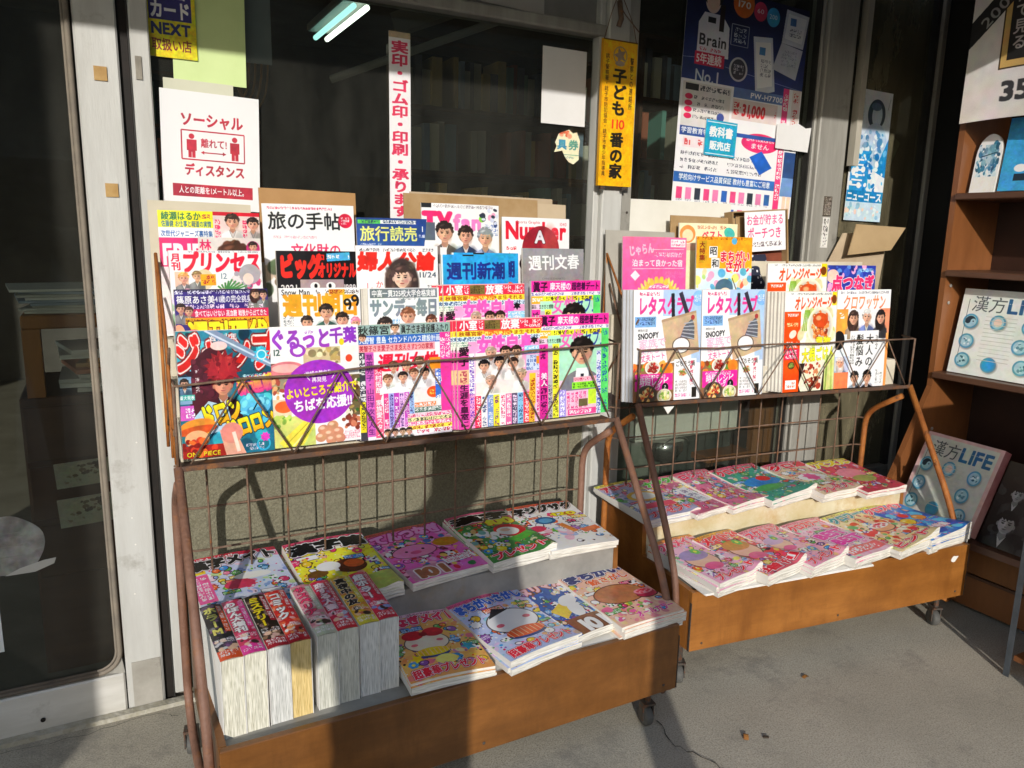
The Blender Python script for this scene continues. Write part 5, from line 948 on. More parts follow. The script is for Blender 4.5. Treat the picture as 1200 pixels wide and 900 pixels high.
b = MB(); b.grid(lambda u, v: (u * .122, 0, -.415 + v * .415), 1, 1); b.box(0, .0005, -.415, .122, .012, 0, 1); b.build('plate', [print_mat('children_plate', cv_kodomo(), rough=.4), mat('yellow_edge', '#c98e0c', rough=.5)], kp)
for x in (.02, .1): bx('foot_clip', M_dirt, x - .008, .002, -.424, x + .008, .01, -.4155, kp)
wr = MB(); wr.tube(bend([(1.345, Y0 - .06, 1.79), (1.36, Y0 - .07, 1.86), (1.40, Y0 - .05, 1.93), (1.45, Y0 - .055, 1.84), (1.46, Y0 - .06, 1.79)], .02), .0014, 5); wr.tube(bend([(1.37, Y0 - .05, 1.95), (1.41, Y0 - .055, 1.87), (1.47, Y0 - .06, 1.82)], .02), .0018, 5); wr.tube([(1.4, Y0 - .05, 1.9), (1.405, Y0 - .055, 1.85), (1.4, Y0 - .05, 1.83)], .008, 8)
tag(wr.build('hanging_wire', M_wire, smooth=True), 'twisted wire and knot holding the yellow plate to the post', 'wire')
sheet('poster', print_mat('calculator_poster', cv_brain(), rough=.35), 1.70, 2.02, .545, .705, 'large dark blue electronic dictionary poster in the right window', 'poster', y=Y0 + .008, curl=.006, rot=1.6)
sheet('small_notice', print_mat('teal_notice', cv_kyokasho(), rough=.4), 1.804, 1.612, .138, .114, 'small square teal notice stuck on the lower part of the poster', 'notice', y=Y0 + .0, rot=2)
pp = MB(); pp.prism([(0, 0), (.035, .008), (.05, -.002), (.1, .01), (.14, -.004), (.168, .0), (.16, -.085), (.0, -.08)], 0, .002, 'Y'); o = pp.build('folded_paper', M_wp); o.matrix_world = Matrix.Translation((2.12, Y0 - .006, 1.62)); tag(o, 'torn blank white paper taped over the poster right edge', 'paper')
sheet('brochure', print_mat('blue_brochure', cv_course(), rough=.4), 2.528, 1.785, .205, .48, 'faded blue brochure with a student taped to the right pane', 'poster', y=Y0 + .01, curl=.008, rot=1)
sheet('green_card', mat('green_card', '#9fc4ae', '#8fb49e', scale=3, rough=.6), 2.72, 1.67, .13, .19, 'translucent green card tilted behind the brochure', 'card', y=Y0 + .032, rot=28)

# round sticker leftovers on the left door
b = MB(); P = []
for k in range(40):
    a = R(k * 9); r_ = .072 * (1 + .02 * math.sin(5 * a) + random.uniform(-.008, .008)); P.append((r_ * 1.05 * math.cos(a), r_ * math.sin(a)))
b.prism(P, -.0006, 0, 'Y'); o = b.build('round_sticker', print_mat('round_sticker', cv_round(), rough=.6)); o.matrix_world = Matrix.Translation((-.232, Y0 - .0135, .49))
for l in o.data.uv_layers[0].data: l.uv = (l.uv[0] / .16 + .5, l.uv[1] / .16 + .5)
tag(o, 'big peeled round sticker, greyed, on the lower door glass', 'sticker')
b = MB(); b.prism([(0, 0), (.05, .012), (.075, .014), (.07, .0), (.03, -.014), (-.03, -.014)], 0, .0008, 'Y'); o = b.build('sticker_scrap', M_grey_p); o.matrix_world = Matrix.Translation((-.212, Y0 - .0148, .432)); tag(o, 'torn strip of paper hanging off the round sticker', 'sticker')
sheet('window_sticker', print_mat('blue_sticker', cv_stick(), rough=.4), -.345, .355, .085, .125, 'white and blue rectangular sticker low on the left door glass', 'sticker', y=Y0 - .0135)

# ---- inside the shop
fl = empty('fluorescent_lamp', Matrix.Translation((1.115, 3.9, 2.2)) @ Matrix.Rotation(R(90), 4, 'Z'), 'twin tube fluorescent lamp lit on the ceiling inside the shop', 'lamp')
bx("housing", mat("lamp_housing", "#8a908a", rough=.5), -.36, -.07, .03, .36, .07, .07, fl, .008)
for k, (y, c_, s_) in enumerate(((.03, '#a8f0e8', 1.1), (-.03, '#f4fff0', 2.6))): b = MB(); b.tube([(-.34, y, 0), (.34, y, 0)], .0125, 10); b.build('tube', emit('tube_light_%d' % k, c_, s_), fl, smooth=True)
cb = empty('curtain_rail', Matrix.Translation((1.2, 3.2, 1.95)), 'long pale curtain rail running back across the dark shop', 'rail'); 
b = MB(); b.tube([(-.42, -.35, -.2), (.5, -.9, .16)], .014, 8); b.build('rail', M_grey_p, cb, smooth=True); b = MB(); T = Matrix.Translation((.04, -.6, .05)) @ Matrix.Rotation(R(-31), 4, 'Z') @ Matrix.Rotation(R(-18), 4, 'Y'); b.box(-.3, -.05, -.01, .4, .0, .06, T=T); b.build('pelmet', mat('dim_pelmet', '#8a857a', rough=.7), cb)
# book shelves in the dark
spine = [mat('spine_%d' % i, c_, rough=.6) for i, c_ in enumerate(('#b4ae9c', '#7a9080', '#8ea0b4', '#4e7a8c', '#c4a868', '#d8d2c0', '#62626e', '#a8644c', '#e8dfc4', '#6ea094'))]
SPN = ['grey', 'dull green', 'steel blue', 'dark teal', 'ochre', 'pale grey', 'charcoal', 'rust brown', 'cream', 'sea green']
def bookshelf(x0, x1, y, z0, n, label, rz=0):
    t_ = empty('shop_bookshelf', Matrix.Translation((x0, y, z0)) @ Matrix.Rotation(R(rz), 4, 'Z'), label, 'bookshelf'); W = x1 - x0; h = .3
    bx('back_board', M_dark, 0, .22, 0, W, .24, n * h, t_)
    for i in range(n + 1): bx('shelf', M_wood_d, 0, 0, i * h, W, .219, i * h + .02, t_)
    for x in (-.02, W): bx('side_board', M_wood_d, x, 0, 0, x + .0195, .24, n * h + .02, t_)
    for i in range(n):
        x = .01
        while x < W - .06:
            if random.random() < .08: x += random.uniform(.04, .12); continue
            w_ = random.uniform(.022, .055); hh = random.uniform(.17, .25); ci = random.randrange(10); o = bx('book', spine[ci], x, random.uniform(.01, .05), i * h + .021, x + w_ - .001, .2, i * h + .02 + hh, None); tag(o, '%s book on the %s shelf of the %s' % (SPN[ci], ['lowest', 'second', 'third', 'top'][i], label.split(' seen')[0]), 'book', '%s books on the %s shelf of the %s' % (SPN[ci], ['lowest', 'second', 'third', 'top'][i], label.split(' seen')[0])); o.matrix_world = t_.matrix_basis.copy(); x += w_
    return t_
bookshelf(1.35, 2.45, 3.6, .9, 4, 'tall bookshelf inside the shop seen through the left window')
bookshelf(2.5, 3.4, 3.3, 1.0, 4, 'bookshelf inside the shop seen through the right window')
bookshelf(.2, .95, 5.2, 1.2, 3, 'farthest bookshelf inside the shop seen beside the hanging cables')
ca = empty('cable_coil', Matrix.Translation((.42, 2.5, 1.9)), 'coil of orange cable hanging inside the window', 'cable')
for k in range(4):
    b = MB(); P = [(.02 * math.cos(R(a)) * (1 + k * .4) + k * .01, .02 * math.sin(R(a * 2)), -.12 + .17 * math.sin(R(a)) - k * .012) for a in range(0, 361, 15)]; b.tube(P, .0035, 6); b.build('loop', mat('cable_brown', '#9a6a3a', rough=.5), ca, smooth=True)
bx('dark_bag', M_black, .28, 2.45, 1.78, .37, 2.6, 2.2, None, .02); tag(bpy.data.objects['dark_bag'], 'black bag hanging beside the cable coil inside the window', 'bag')
# things behind the left door glass
dk = empty('wooden_stand', Matrix.Translation((-.08, Y0 + .32, 0)), 'old wooden stand inside the left door with papers on it', 'stand')
M_oakb = mat('worn_orange_wood', '#a8703c', '#8a5628', scale=7, rough=.5, bump=.05, stretch=(2, 2, .3))
bx('top_board', M_oakb, -.1, -.1, .965, .3, .3, 1.0, dk, .004); bx('leg', M_oakb, -.1, -.1, .79, -.06, -.05, .9645, dk); bx('leg', M_oakb, .25, -.1, .79, .3, -.05, .9645, dk); bx('base_cabinet', M_wood_d, -.12, -.09, 0, .3, .3, .789, dk, .004)
for k in range(3): bx('drawer_front', M_wood_d, -.115, -.099, .62 - k * .16, .295, -.0905, .765 - k * .16, dk, .003)
for k in range(9):
    T = Matrix.Translation((-.08 + random.uniform(-.03, .03), Y0 + .24, 1.002 + k * .007)) @ Matrix.Rotation(R(random.uniform(-9, 9)), 4, 'Z')
    o = bx('paper_stack', random.choice([M_white, M_grey_p, mat('blue_paper', '#9aa6b4', rough=.7)]), -.1, 0, 0, .12, .26, .006); o.matrix_world = T; tag(o, 'loose magazine in the pile on top of the old wooden stand', 'magazine', 'pile of magazines on the wooden stand')
for k in range(9):
    T = Matrix.Translation((.03 + random.uniform(-.04, .03), Y0 + .24, .792 + k * .013)) @ Matrix.Rotation(R(random.uniform(-12, 12)), 4, 'Z')
    o = bx('paper_stack', random.choice([M_white, M_kraft, mat('salmon_paper', '#c88a70', rough=.7), M_grey_p]), -.1, 0, 0, .12, .22, .011); o.matrix_world = T; tag(o, 'loose booklet on the shelf of the old wooden stand', 'magazine', 'booklets on the shelf of the wooden stand')
for k in range(2):
    sheet('torn_label', print_mat('torn_label', cv_label(), rough=.6), -.138, .615 - k * .098, .15, .068 + k * .01, 'worn cream label on the cabinet, %s' % ('upper one' if k == 0 else 'lower one just above the dark panel'), 'label', y=Y0 + .2, rot=-3)
# things low behind the glass panel
bx('white_box', mat('white_carton', '#dedcd4', '#cfccc2', scale=4, rough=.7), 1.65, 2.12, .50, 2.14, 2.4, .63, None, .006); tag(bpy.data.objects['white_box'], 'low white carton behind the glass panel under the right rack', 'box')
st = empty('display_stand', Matrix.Translation((1.62, 2.12, 0)), 'pale cabinet carrying the white carton behind the glass', 'cabinet'); bx('cabinet_body', mat('greenish_cabinet', '#7a8078', '#666c62', scale=3, rough=.5), -.1, .06, .02, .2, .3, .499, st, .004); bx('cabinet_body', mat('dark_cabinet', '#363d3b', rough=.6), .202, .05, .02, .54, .3, .499, st, .004)
pt = empty('metal_pot', Matrix.Translation((1.79, 2.14, .47)), 'shiny round metal pot behind the glass', 'pot'); b = MB(); b.lathe([(.02, -.05), (.055, -.045), (.075, -.01), (.078, .03), (.07, .032)], (0, 0, 0), 'Z', 24); b.build('bowl', mat('steel', '#a8aaa8', rough=.25, metal=.9), pt, smooth=True); b = MB(); b.tube([(.06 * math.cos(R(a)), -.078, .02 + .03 * math.sin(R(a))) for a in range(0, 181, 20)], .003, 6); b.build('handle', mat('steel', '#a8aaa8'), pt, smooth=True)
tag(bx('wooden_post', M_oak, 2.205, 2.10, .0, 2.385, 2.13, .9), 'brown wooden board standing behind the glass panel', 'board')
b = MB(); b.tube(bend([(2.555, 2.12, .02), (2.565, 2.12, .3), (2.53, 2.12, .44), (2.535, 2.12, .55)], .08), [.016 + .006 * math.sin(i) for i in range(14)], 8); tag(b.build('bent_branch', M_oak, smooth=True), 'bent wooden stick standing in the corner behind the glass', 'stick')
T_ = empty('stool', Matrix.Translation((2.08, 2.16, 0)), 'low wooden stool with a magazine on it behind the glass', 'stool'); bx('seat', M_wood, -.12, -.08, .395, .11, .12, .42, T_, .004)
for x in (-.1, .08):
    for y in (-.07, .09): bx('leg', M_wood_d, x, y, .02, x + .02, y + .02, .3945, T_)
tag(bx('white_bag', M_white, 2.325, 2.065, .37, 2.37, 2.09, .425, None, .012), 'small crumpled white bag behind the glass by the wooden board', 'bag')

# ---- magazines
COVF = {}
def upright(fr, x, y, zt, w, h, cm, label, name='magazine', t=.006, lean=4, side=None, group=None, rz=0, bow=.003, dy=0, back='#cfcac2'):
    """a magazine standing in a rack frame `fr` (4x4): left edge x, base y, top at height zt"""
    L = R(lean); zb = zt - h * math.cos(L)
    M = fr @ Matrix.Translation((x, y + t + dy, zb)) @ Matrix.Rotation(R(rz + random.uniform(-.5, .5)), 4, 'Z') @ Matrix.Rotation(-L + R(random.uniform(-.7, .5)), 4, 'X') @ Matrix.Rotation(R(random.uniform(-.35, .35)), 4, 'Y')
    r_ = empty(name, M, label, 'magazine', group); bow *= random.uniform(.5, 1.8)
    f = lambda u, v, d: (u * w, -t + d - bow * math.sin(math.pi * u) * (.4 + .6 * v) - .003 * (u - .5) * (v - .5), v * h)
    c = MB(); c.grid(lambda u, v: f(u, v, 0), 8, 6, 0); c.grid(lambda u, v: (u * w, 0, v * h), 4, 4, 1, flip=True)
    # spine strip joins front and back cover on the left
    for k in range(6): v0, v1 = k / 6, (k + 1) / 6; c.quad(f(0, v0, 0), f(0, v1, 0), (0, 0, v1 * h), (0, 0, v0 * h), 1)
    c.build('cover', [cm, mat('cover_back_' + back[1:], back, rough=.4)], r_, smooth=True)
    p = MB(); e = .0012
    p.grid(lambda u, v: tuple(a + b_ for a, b_ in zip(f(e / w + u * (1 - 2 * e / w), v, .0006), (0, 0, -.0015 * v + .0005))), 8, 2)
    p.box(e, -.001 - e, .001, w - .001, -e * .4, h - .0015)
    for (v_) in (0, 1):
        for k in range(8):
            u0, u1 = e / w + (1 - 2 * e / w) * k / 8, e / w + (1 - 2 * e / w) * (k + 1) / 8; z_ = .0005 if v_ == 0 else h - .001
            a, b_ = f(u0, v_, .0006), f(u1, v_, .0006); p.quad((a[0], a[1], z_), (b_[0], b_[1], z_), (b_[0], -.0005, z_), (a[0], -.0005, z_))
    for u_ in (e / w, 1 - e / w):
        for k in range(6): v0, v1 = k / 6, (k + 1) / 6; a, b_ = f(u_, v0, .0006), f(u_, v1, .0006); p.quad(a, b_, (b_[0], -.0005, b_[2]), (a[0], -.0005, a[2]))
    p.build('pages', M_pg, r_)
    return r_
def flat(M, w, h, cm, label, t=.007, lift=0, roll=0, name='magazine', sag=0, group=None, seed=0, back='#cfcac2'):
    """a magazine lying down; M places its centre on what it lies on. lift curls the near edge up, roll puffs the right-hand fold, sag bends the far edge down"""
    r_ = empty(name, M, label, 'magazine', group); rn = random.Random(seed); ph = rn.uniform(0, 3); amp = rn.uniform(.002, .005)
    def top(u, v, d=0):
        x = (u - .5) * w; y = (v - .5) * h
        z = t * (1 - .55 * math.exp(-((1 - u) / .06) ** 2) * 0) + amp * math.sin(math.pi * (u + .15)) + amp * .6 * math.sin(v * 5 + ph)
        z += lift * (1 - v) ** 3 * (u ** 1.5) + roll * math.exp(-((u - .93) / .11) ** 2) * (1 - v) ** 2
        z += sag * max(0, v - .6) ** 2 * 6
        return (x, y, z + amp * 1.6 + d)
    def bot(u, v, d=0):
        a = top(u, v); return (a[0], a[1], max(d, (a[2] - t) * .35 - .0012 + d))
    nu, nv = 14, 14
    c = MB(); c.grid(lambda u, v: top(u, v, .0012), nu, nv, 0); c.grid(lambda u, v: bot(u, v, -.0004), nu, nv, 1, flip=True)
    for k in range(nv): v0, v1 = k / nv, (k + 1) / nv; c.quad(top(0, v0, .0012), top(0, v1, .0012), bot(0, v1, -.0004), bot(0, v0, -.0004), 1)
    c.build('cover', [cm, mat('cover_back_' + back[1:], back, rough=.4)], r_, smooth=True)
    p = MB(); e = .004
    q = lambda u: e + u * (1 - 1.4 * e)
    p.grid(lambda u, v: top(q(u), q(v), .0006), nu, nv); p.grid(lambda u, v: bot(q(u), q(v), .0003), nu, nv, flip=True)
    for k in range(nu):
        u0, u1 = q(k / nu), q((k + 1) / nu)
        for v_ in (q(0), q(1)): p.quad(top(u0, v_, .0006), top(u1, v_, .0006), bot(u1, v_, .0003), bot(u0, v_, .0003))
        for u_ in (q(0), q(1)): p.quad(top(u_, u0, .0006), top(u_, u1, .0006), bot(u_, u1, .0003), bot(u_, u0, .0003))
    p.build('pages', M_pg, r_); return r_

# ---- the wheeled racks
def rack(O, rz, W, zl, label, Mfront, Mtube_r, Mtube_l, Mriser, wz=(.0, .0), ly=.31):
    T = Matrix.Translation(O) @ Matrix.Rotation(R(rz), 4, 'Z'); r_ = empty('magazine_rack', T, label, 'display rack')
    zt, zb, D, sy, sz = .302, .13, .50, .265, .405
    bx('front_board', Mfront, 0, 0, zb, W, .016, zt, r_, .0015)
    for x in (-.0012, W - .0008): bx('edge_trim', M_dirt, x, -.0012, zb + .002, x + .002, .006, zt - .03, r_)
    for x in (.04, W * .5, W - .04):
        q_ = MB(); q_.lathe([(.0035, 0), (.0035, -.001), (.001, -.0018)], (x, -.0003, zb + .02), 'Y', 10); q_.build('screw', M_dirt, r_)
    for x in (0, W - .014):
        b = MB(); b.prism([(.0165, zb), (D, zb), (D, sz), (sy, sz), (sy - .004, zt), (.0165, zt)], x, x + .014, 'X'); b.build('side_board', Mfront, r_)
    bx('lower_floor', M_worn, .0145, .0165, zt - .022, W - .0145, sy - .001, zt - .012, r_); bx('step_board', Mriser, .0145, sy, zt - .03, W - .0145, sy + .012, sz - .001, r_)
    bx('upper_floor', M_worn, .0145, sy + .0125, sz - .014, W - .0145, D, sz - .003, r_); bx('back_board', M_worn, .0145, D - .012, zb, W - .0145, D - .001, sz - .0145, r_)
    ye = .475
    for k, (x, mt) in enumerate(((-.014, Mtube_l), (W + .014, Mtube_l))):
        b = MB(); P = bend([(x, ly + .02, zl - .045), (x, ye - .03, .64), (x, ye, .60), (x, ye, .14), (x, ye - .07, .085), (x, .06, .085)], .045, 6); b.tube(P, .0098, 10); b.build('bent_tube', mt, r_, smooth=True)
        b = MB(); P = bend([(x, ly - .004, zl - .004), (x, .11, .42), (x, .055, .30), (x, .045, .10)], .06, 6); b.tube(P, .0098, 10); b.build('sloping_tube', Mtube_l if k else Mtube_r, r_, smooth=True)
        for y in (.06, ye - .02):
            xx = x + (.03 if k == 0 else -.05) if y < .1 else x
            ct = empty('caster', Matrix.Translation((xx, y, 0)) @ Matrix.Rotation(R(random.uniform(-40, 40)), 4, 'Z')); ct.parent = r_
            b = MB(); b.box(-.016, -.014, .062, .016, .016, .068); b.box(-.016, -.008, .02, -.0125, .014, .062); b.box(.0125, -.008, .02, .016, .014, .062); b.tube([(0, 0, .068), (0, 0, .128)], .008, 8); b.build('fork', M_dirt, ct)
            b = MB(); b.lathe([(.012, -.011), (.024, -.010), (.026, -.006), (.026, .006), (.024, .010), (.012, .011)], (0, .006, .027), 'X', 18); b.build('wheel', M_rubber, ct, smooth=True)
    # back mesh
    yb = ye - .012
    n = 12
    for i in range(n):
        x = .055 + i * (W - .1) / (n - 1); b = MB(); b.tube([(x, yb + random.uniform(-.003, .003), sz + .005), (x + random.uniform(-.003, .003), yb, zl - .015)], .0026, 6); b.build('mesh_wire', M_wire, r_, smooth=True)
    for z in (.50, .602, .70):
        b = MB(); b.tube(bend([(-.012, ye + .004, z + .004), (.02, yb + .006, z), (W - .03, yb + .006, z + .004), (W + .01, ye + .002, z - .004)], .02), .0028, 6); b.build('mesh_wire', M_wire, r_, smooth=True)
    # ledge, basket rail and zigzag
    b = MB(); b.box(-.012, ly - .012, zl - .010, W + .012, ly - .0095, zl + .0); b.box(-.012, ly - .0085, zl - .012, W + .012, ly + .06, zl - .009); b.build('ledge', mat('brown_ledge', '#5c473b', '#4a362b', scale=30, rough=.65, c3='#84552f', s3=30, f3=(.5, .66)), r_)
    rz0, rz1 = zl + .165 + wz[0], zl + .165 + wz[1]; yr = ly - .003
    P = [(-.012 + (W + .024) * i / 8, yr + .003 * math.sin(i * 1.9), rz0 + (rz1 - rz0) * i / 8 + .003 * math.sin(i * 2.3)) for i in range(9)]
    b = MB(); b.tube([(-.012, ly + .05, rz0 + .004)] + P + [(W + .012, ly + .05, rz1 + .004)], .0028, 7); b.build('basket_rail', M_wire, r_, smooth=True)
    for i in range(5):
        x0 = .01 + i * (W - .02) / 5; x1 = .01 + (i + 1) * (W - .02) / 5; xm = (x0 + x1) / 2 + random.uniform(-.006, .006); zm = rz0 + (rz1 - rz0) * xm / W
        b = MB(); b.tube([(x0, yr - .002, zl + .002), (xm, yr - .004, zm)], .0021, 6); b.build('zigzag_wire', M_wire, r_, smooth=True)
        b = MB(); b.tube([(xm, yr - .004, zm), (x1, yr - .002, zl + .002)], .0021, 6); b.build('zigzag_wire', M_wire, r_, smooth=True)
    for x in (-.014, W + .014):
        b = MB(); b.tube([(x, ly - .001, zl - .01), (x, ly - .003, rz0 if x < 0 else rz1)], .0034, 6); b.build('side_wire', M_wire, r_, smooth=True)
    x = -.016
    for k, (P, rr_) in enumerate((([(x, ly + .01, zl), (x - .002, ly + .03, zl + .17), (x, ly + .09, zl + .27), (x, ly + .22, zl + .42)], .0036), ([(x, ly + .012, zl + .24), (x + .002, ly + .2, zl + .04)], .003), ([(x, ly + .22, zl + .42), (x + .001, ly + .235, zl - .02)], .0038), ([(x, ly + .01, zl + .06), (x + .003, ly + .2, zl + .33)], .003), ([(x, ly + .09, zl + .27), (x, ly + .1, zl - .01)], .003))):
        b = MB(); b.tube(bend(P, .04) if len(P) > 2 else straight(*P), rr_, 6); b.build('side_wire', M_rust_o if k % 2 == 0 else M_wire, r_, smooth=True)
    # stepped supports the rows of magazines stand on
    for k, (y, z) in enumerate(((ly + .052, zl + .078), (ly + .118, zl + .156), (ly + .186, zl + .235))):
        bx('tier_board', M_cream, -.004 - k * .002, y, zl - .01, W + .002, y + .05, z, r_, .002)
    bx('tier_board', M_cream, -.01, ly + .24, zl - .01, W - .004, ly + .246, zl + .40, r_)
    return T
FR1 = rack((.13, 1.315, 0), 0, 1.06, .749, 'rusty wheeled magazine rack in front of the left window', M_tray, M_rust_p, M_rust_p, M_worn, (.0, .036), .325)
FR2 = rack((1.33, 1.43, 0), -6.8, 1.03, .754, 'rusty wheeled magazine rack on the right, turned a little', M_tray2, M_rust_p, M_rust_o, M_worn2, (-.012, -.008), .31)
pm = print_mat
X1 = .13
SP1 = mat('spare_cover_bluish', '#b4b8bf', '#a6a9ae', scale=20, rough=.4); SP2 = mat('spare_cover_cream', '#d8d4c8', '#c2bdb0', scale=20, rough=.5)
def up1(x, row, zt, w, h, cm, label, **k): return upright(FR1, x - X1, {1: .333, 2: .397, 3: .467, 4: .537}[row], zt, w, h, cm, label, **k)
m_jish = pm('pink_weekly', cv_jishin()); m_sev = pm('magenta_weekly', cv_seven()); m_shin = pm('blue_weekly', cv_shincho())
up1(.127, 1, 1.019, .183, .262, pm('comic_weekly', cv_shonen()), 'comic weekly with red hair artwork, leftmost in the front row of the left rack', t=.02)
up1(.311, 1, 1.021, .193, .262, pm('chiba_monthly', cv_chiba()), 'magazine with a big purple circle over food photos, front row', t=.012)
for k in range(2): up1(.494 + k * .008, 1, 1.0175 + k * .001, .226, .264, pm('womens_weekly', cv_josei()), 'grey topped weekly with a group in white, front copy' if k else 'spare copy of the grey topped weekly behind the front one', t=.007, dy=(1 - k) * 0.0080)
for k in range(4): up1(.727 + k * .006, 1, 1.02 + k * .0008, .236, .266, m_jish, 'pink weekly with eight young men, front row copy in front' if k == 3 else 'spare copy of the pink weekly, only its left edge showing in the front row', t=.005, dy=(3 - k) * 0.0060, group=None if k == 3 else 'spare copies of the pink weekly')
for k in range(2): up1(.968 + k * .004, 1, 1.026 + k * .001, .213, .266, m_sev, 'magenta weekly with a dark haired man, front row right end' if k else 'spare copy hidden behind the magenta weekly in the front row', t=.007, dy=(1 - k) * 0.0080)
up1(.135, 2, 1.099, .188, .257, pm('purple_weekly', cv_gendai()), 'purple and orange weekly above the comic weekly', t=.01)
up1(.346, 2, 1.099, .183, .257, pm('orange_title_weekly', cv_asahi()), 'white weekly with orange title and four young men', t=.008)
for k in range(5): up1(.512 + k * .009, 2, 1.092 + k * .001, .177, .25, pm('silver_title_weekly', cv_sunday()) if k == 4 else SP2, 'weekly with grey block title, second row' if k == 4 else 'spare copy of the grey title weekly, only a pale edge showing', t=.006, dy=(4 - k) * 0.0070, group=None if k == 4 else 'spare copies of the grey title weekly')
for k in range(3): up1(.715 + k * .012, 2, 1.10 + k * .001, .226, .266, m_jish, 'pink weekly with young men in the second row' if k == 2 else 'spare pink weekly copy showing its left edge in the second row', t=.007, dy=(2 - k) * 0.0080, group=None if k == 2 else 'spare pink weeklies in the second row')
up1(.984, 2, 1.108, .213, .266, m_sev, 'magenta weekly in the second row at the right end', t=.01)
up1(.136, 3, 1.176, .19, .257, pm('girls_comic', cv_princess()), 'white girls comic with a red katakana title', t=.02)
up1(.358, 3, 1.178, .184, .257, pm('black_comic', cv_big()), 'black comic magazine with bold red title', t=.01)
up1(.543, 3, 1.192, .209, .27, pm('portrait_monthly', cv_fujin()), 'white magazine with a long haired smiling woman', t=.008)
up1(.762, 3, 1.172, .19, .257, m_shin, 'blue weekly copy behind, only its left part showing', t=.006)
up1(.792, 3, 1.177, .19, .257, m_shin, 'blue weekly with dark blue title, third row', t=.008)
up1(.995, 3, 1.19, .192, .257, pm('grey_weekly', cv_bunshun()), 'grey weekly with a white brush title', t=.008)
up1(.122, 4, 1.262, .214, .275, pm('photo_weekly', cv_friday()), 'photo weekly with yellow corner and magenta logo, back row left', t=.006)
up1(.346, 4, 1.284, .216, .29, pm('travel_monthly', cv_tabi()), 'white travel magazine with spaced black title, back row', t=.006)
up1(.568, 4, 1.258, .188, .26, pm('navy_travel', cv_tabiyomi()), 'navy travel magazine with yellow green title, back row', t=.006)
up1(.737, 4, 1.30, .221, .29, pm('tv_monthly', cv_tvfan()), 'television magazine with three men in suits, back row', t=.006)
up1(.967, 4, 1.271, .213, .28, pm('sports_monthly', cv_number()), 'sports magazine with a red baseball cap, back row right', t=.006)
def board(fr, x, y, z0, w, z1, m, label, name='cardboard_sheet', cat='cardboard', t=.004, lean=4, rz=0, slant=0):
    b = MB(); h = z1 - z0; b.prism([(0, 0), (w, 0), (w + slant, h * .995), (w * .5, h), (slant, h * 1.002)], -t, 0, 'Y'); o = b.build(name, m); o.matrix_world = fr @ Matrix.Translation((x, y, z0)) @ Matrix.Rotation(R(rz), 4, 'Z') @ Matrix.Rotation(-R(lean), 4, 'X'); return tag(o, label, cat)
board(FR1, .108 - X1, .575, .76, .22, 1.284, mat('cream_card', '#cdc4b0', '#bfb69f', scale=4, rough=.8), 'cream card sheet behind the photo weekly at the left end of the rack')
board(FR1, .35 - X1, .588, .8, .235, 1.322, M_kraft, 'brown kraft envelope in clear wrap behind the travel magazine', 'kraft_envelope', 'envelope')
board(FR1, .712 - X1, .585, .8, .4, 1.325, M_card, 'brown cardboard edge standing left of the television magazine')
board(FR1, .735 - X1, .600, .8, .435, 1.33, M_card_l, 'wide pale cardboard standing behind the television magazine')
board(FR1, .90 - X1, .592, .8, .31, 1.315, mat('tan_card', '#c0ae92', '#b3a084', scale=4, rough=.8), 'folded tan cardboard behind the sports magazine')
# right rack
def up2(x, row, zt, w, h, cm, label, **k): return upright(FR2, x, {1: .318, 2: .378, 3: .446, 4: .515}[row], zt, w, h, cm, label, **k)
m_let = pm('recipe_monthly', cv_lettuce()); m_or = pm('orange_side_monthly', cv_orange())
for k in range(4): up2(-.048 + k * .008, 1, 1.076, .228, .325, m_let if k == 3 else SP1, 'recipe magazine with a beige tote bag, left one of the pair in front' if k == 3 else 'spare recipe magazine behind the left one, edge showing', t=.006, dy=(3 - k) * 0.0070, group=None if k == 3 else 'spare copies behind the left recipe magazine')
for k in range(3): up2(.222 - k * .007, 1, 1.0755 , .228, .325, m_let if k == 2 else SP1, 'recipe magazine with a beige tote bag, right one of the pair' if k == 2 else 'spare recipe magazine behind the right one, edge showing', t=.006, dy=(2 - k) * 0.0070, group=None if k == 2 else 'spare copies behind the right recipe magazine')
board(FR2, .43, .40, .76, .1, 1.05, M_white, 'white card filling the gap between the recipe and orange magazines', 'white_card', 'card', lean=5)
for k in range(6): up2(.478 + k * .0075, 1, 1.066, .208, .315, m_or if k == 5 else SP2, 'cookery magazine with orange side panel, front one' if k == 5 else 'spare cookery magazine, only a pale edge showing in the front row', t=.007, dy=(5 - k) * 0.0080, group=None if k == 5 else 'spare cookery magazines in the front row')
up2(.722, 1, 1.072, .225, .32, pm('lifestyle_biweekly', cv_croissant()), 'white and orange magazine of portraits with vertical title, right end', t=.006)
board(FR2, .53, .40, .80, .25, 1.09, mat('grey_backer', '#a9a49a', rough=.8), 'grey backing board standing just behind the cookery magazines', lean=5)
up2(.488, 2, 1.152, .236, .31, m_or, 'cookery magazine with orange side panel in the second row', t=.008)
up2(.727, 2, 1.148, .205, .3, pm('dots_puzzle', cv_uratsu()), 'navy dot puzzle magazine with pink title at the right of the second row', t=.006)
up2(.262, 3, 1.231, .21, .3, pm('retro_puzzle', cv_showa()), 'yellow orange spot the difference magazine in the middle', t=.006)
up2(.002, 3, 1.226, .224, .3, pm('pink_travel', cv_jalan()), 'pink travel magazine with a gold wreath', t=.006)
up2(.243, 4, 1.272, .222, .29, pm('cream_best', cv_best()), 'cream magazine with a girl face behind the yellow one', t=.006)
board(FR2, -.02, .50, .78, .245, 1.245, mat('grey_backer2', '#aaa69c', '#9c988e', scale=5, rough=.8), 'grey card behind the pink travel magazine', lean=5)
board(FR2, .232, .545, .8, .25, 1.296, M_card, 'brown cardboard standing behind the cream magazine')
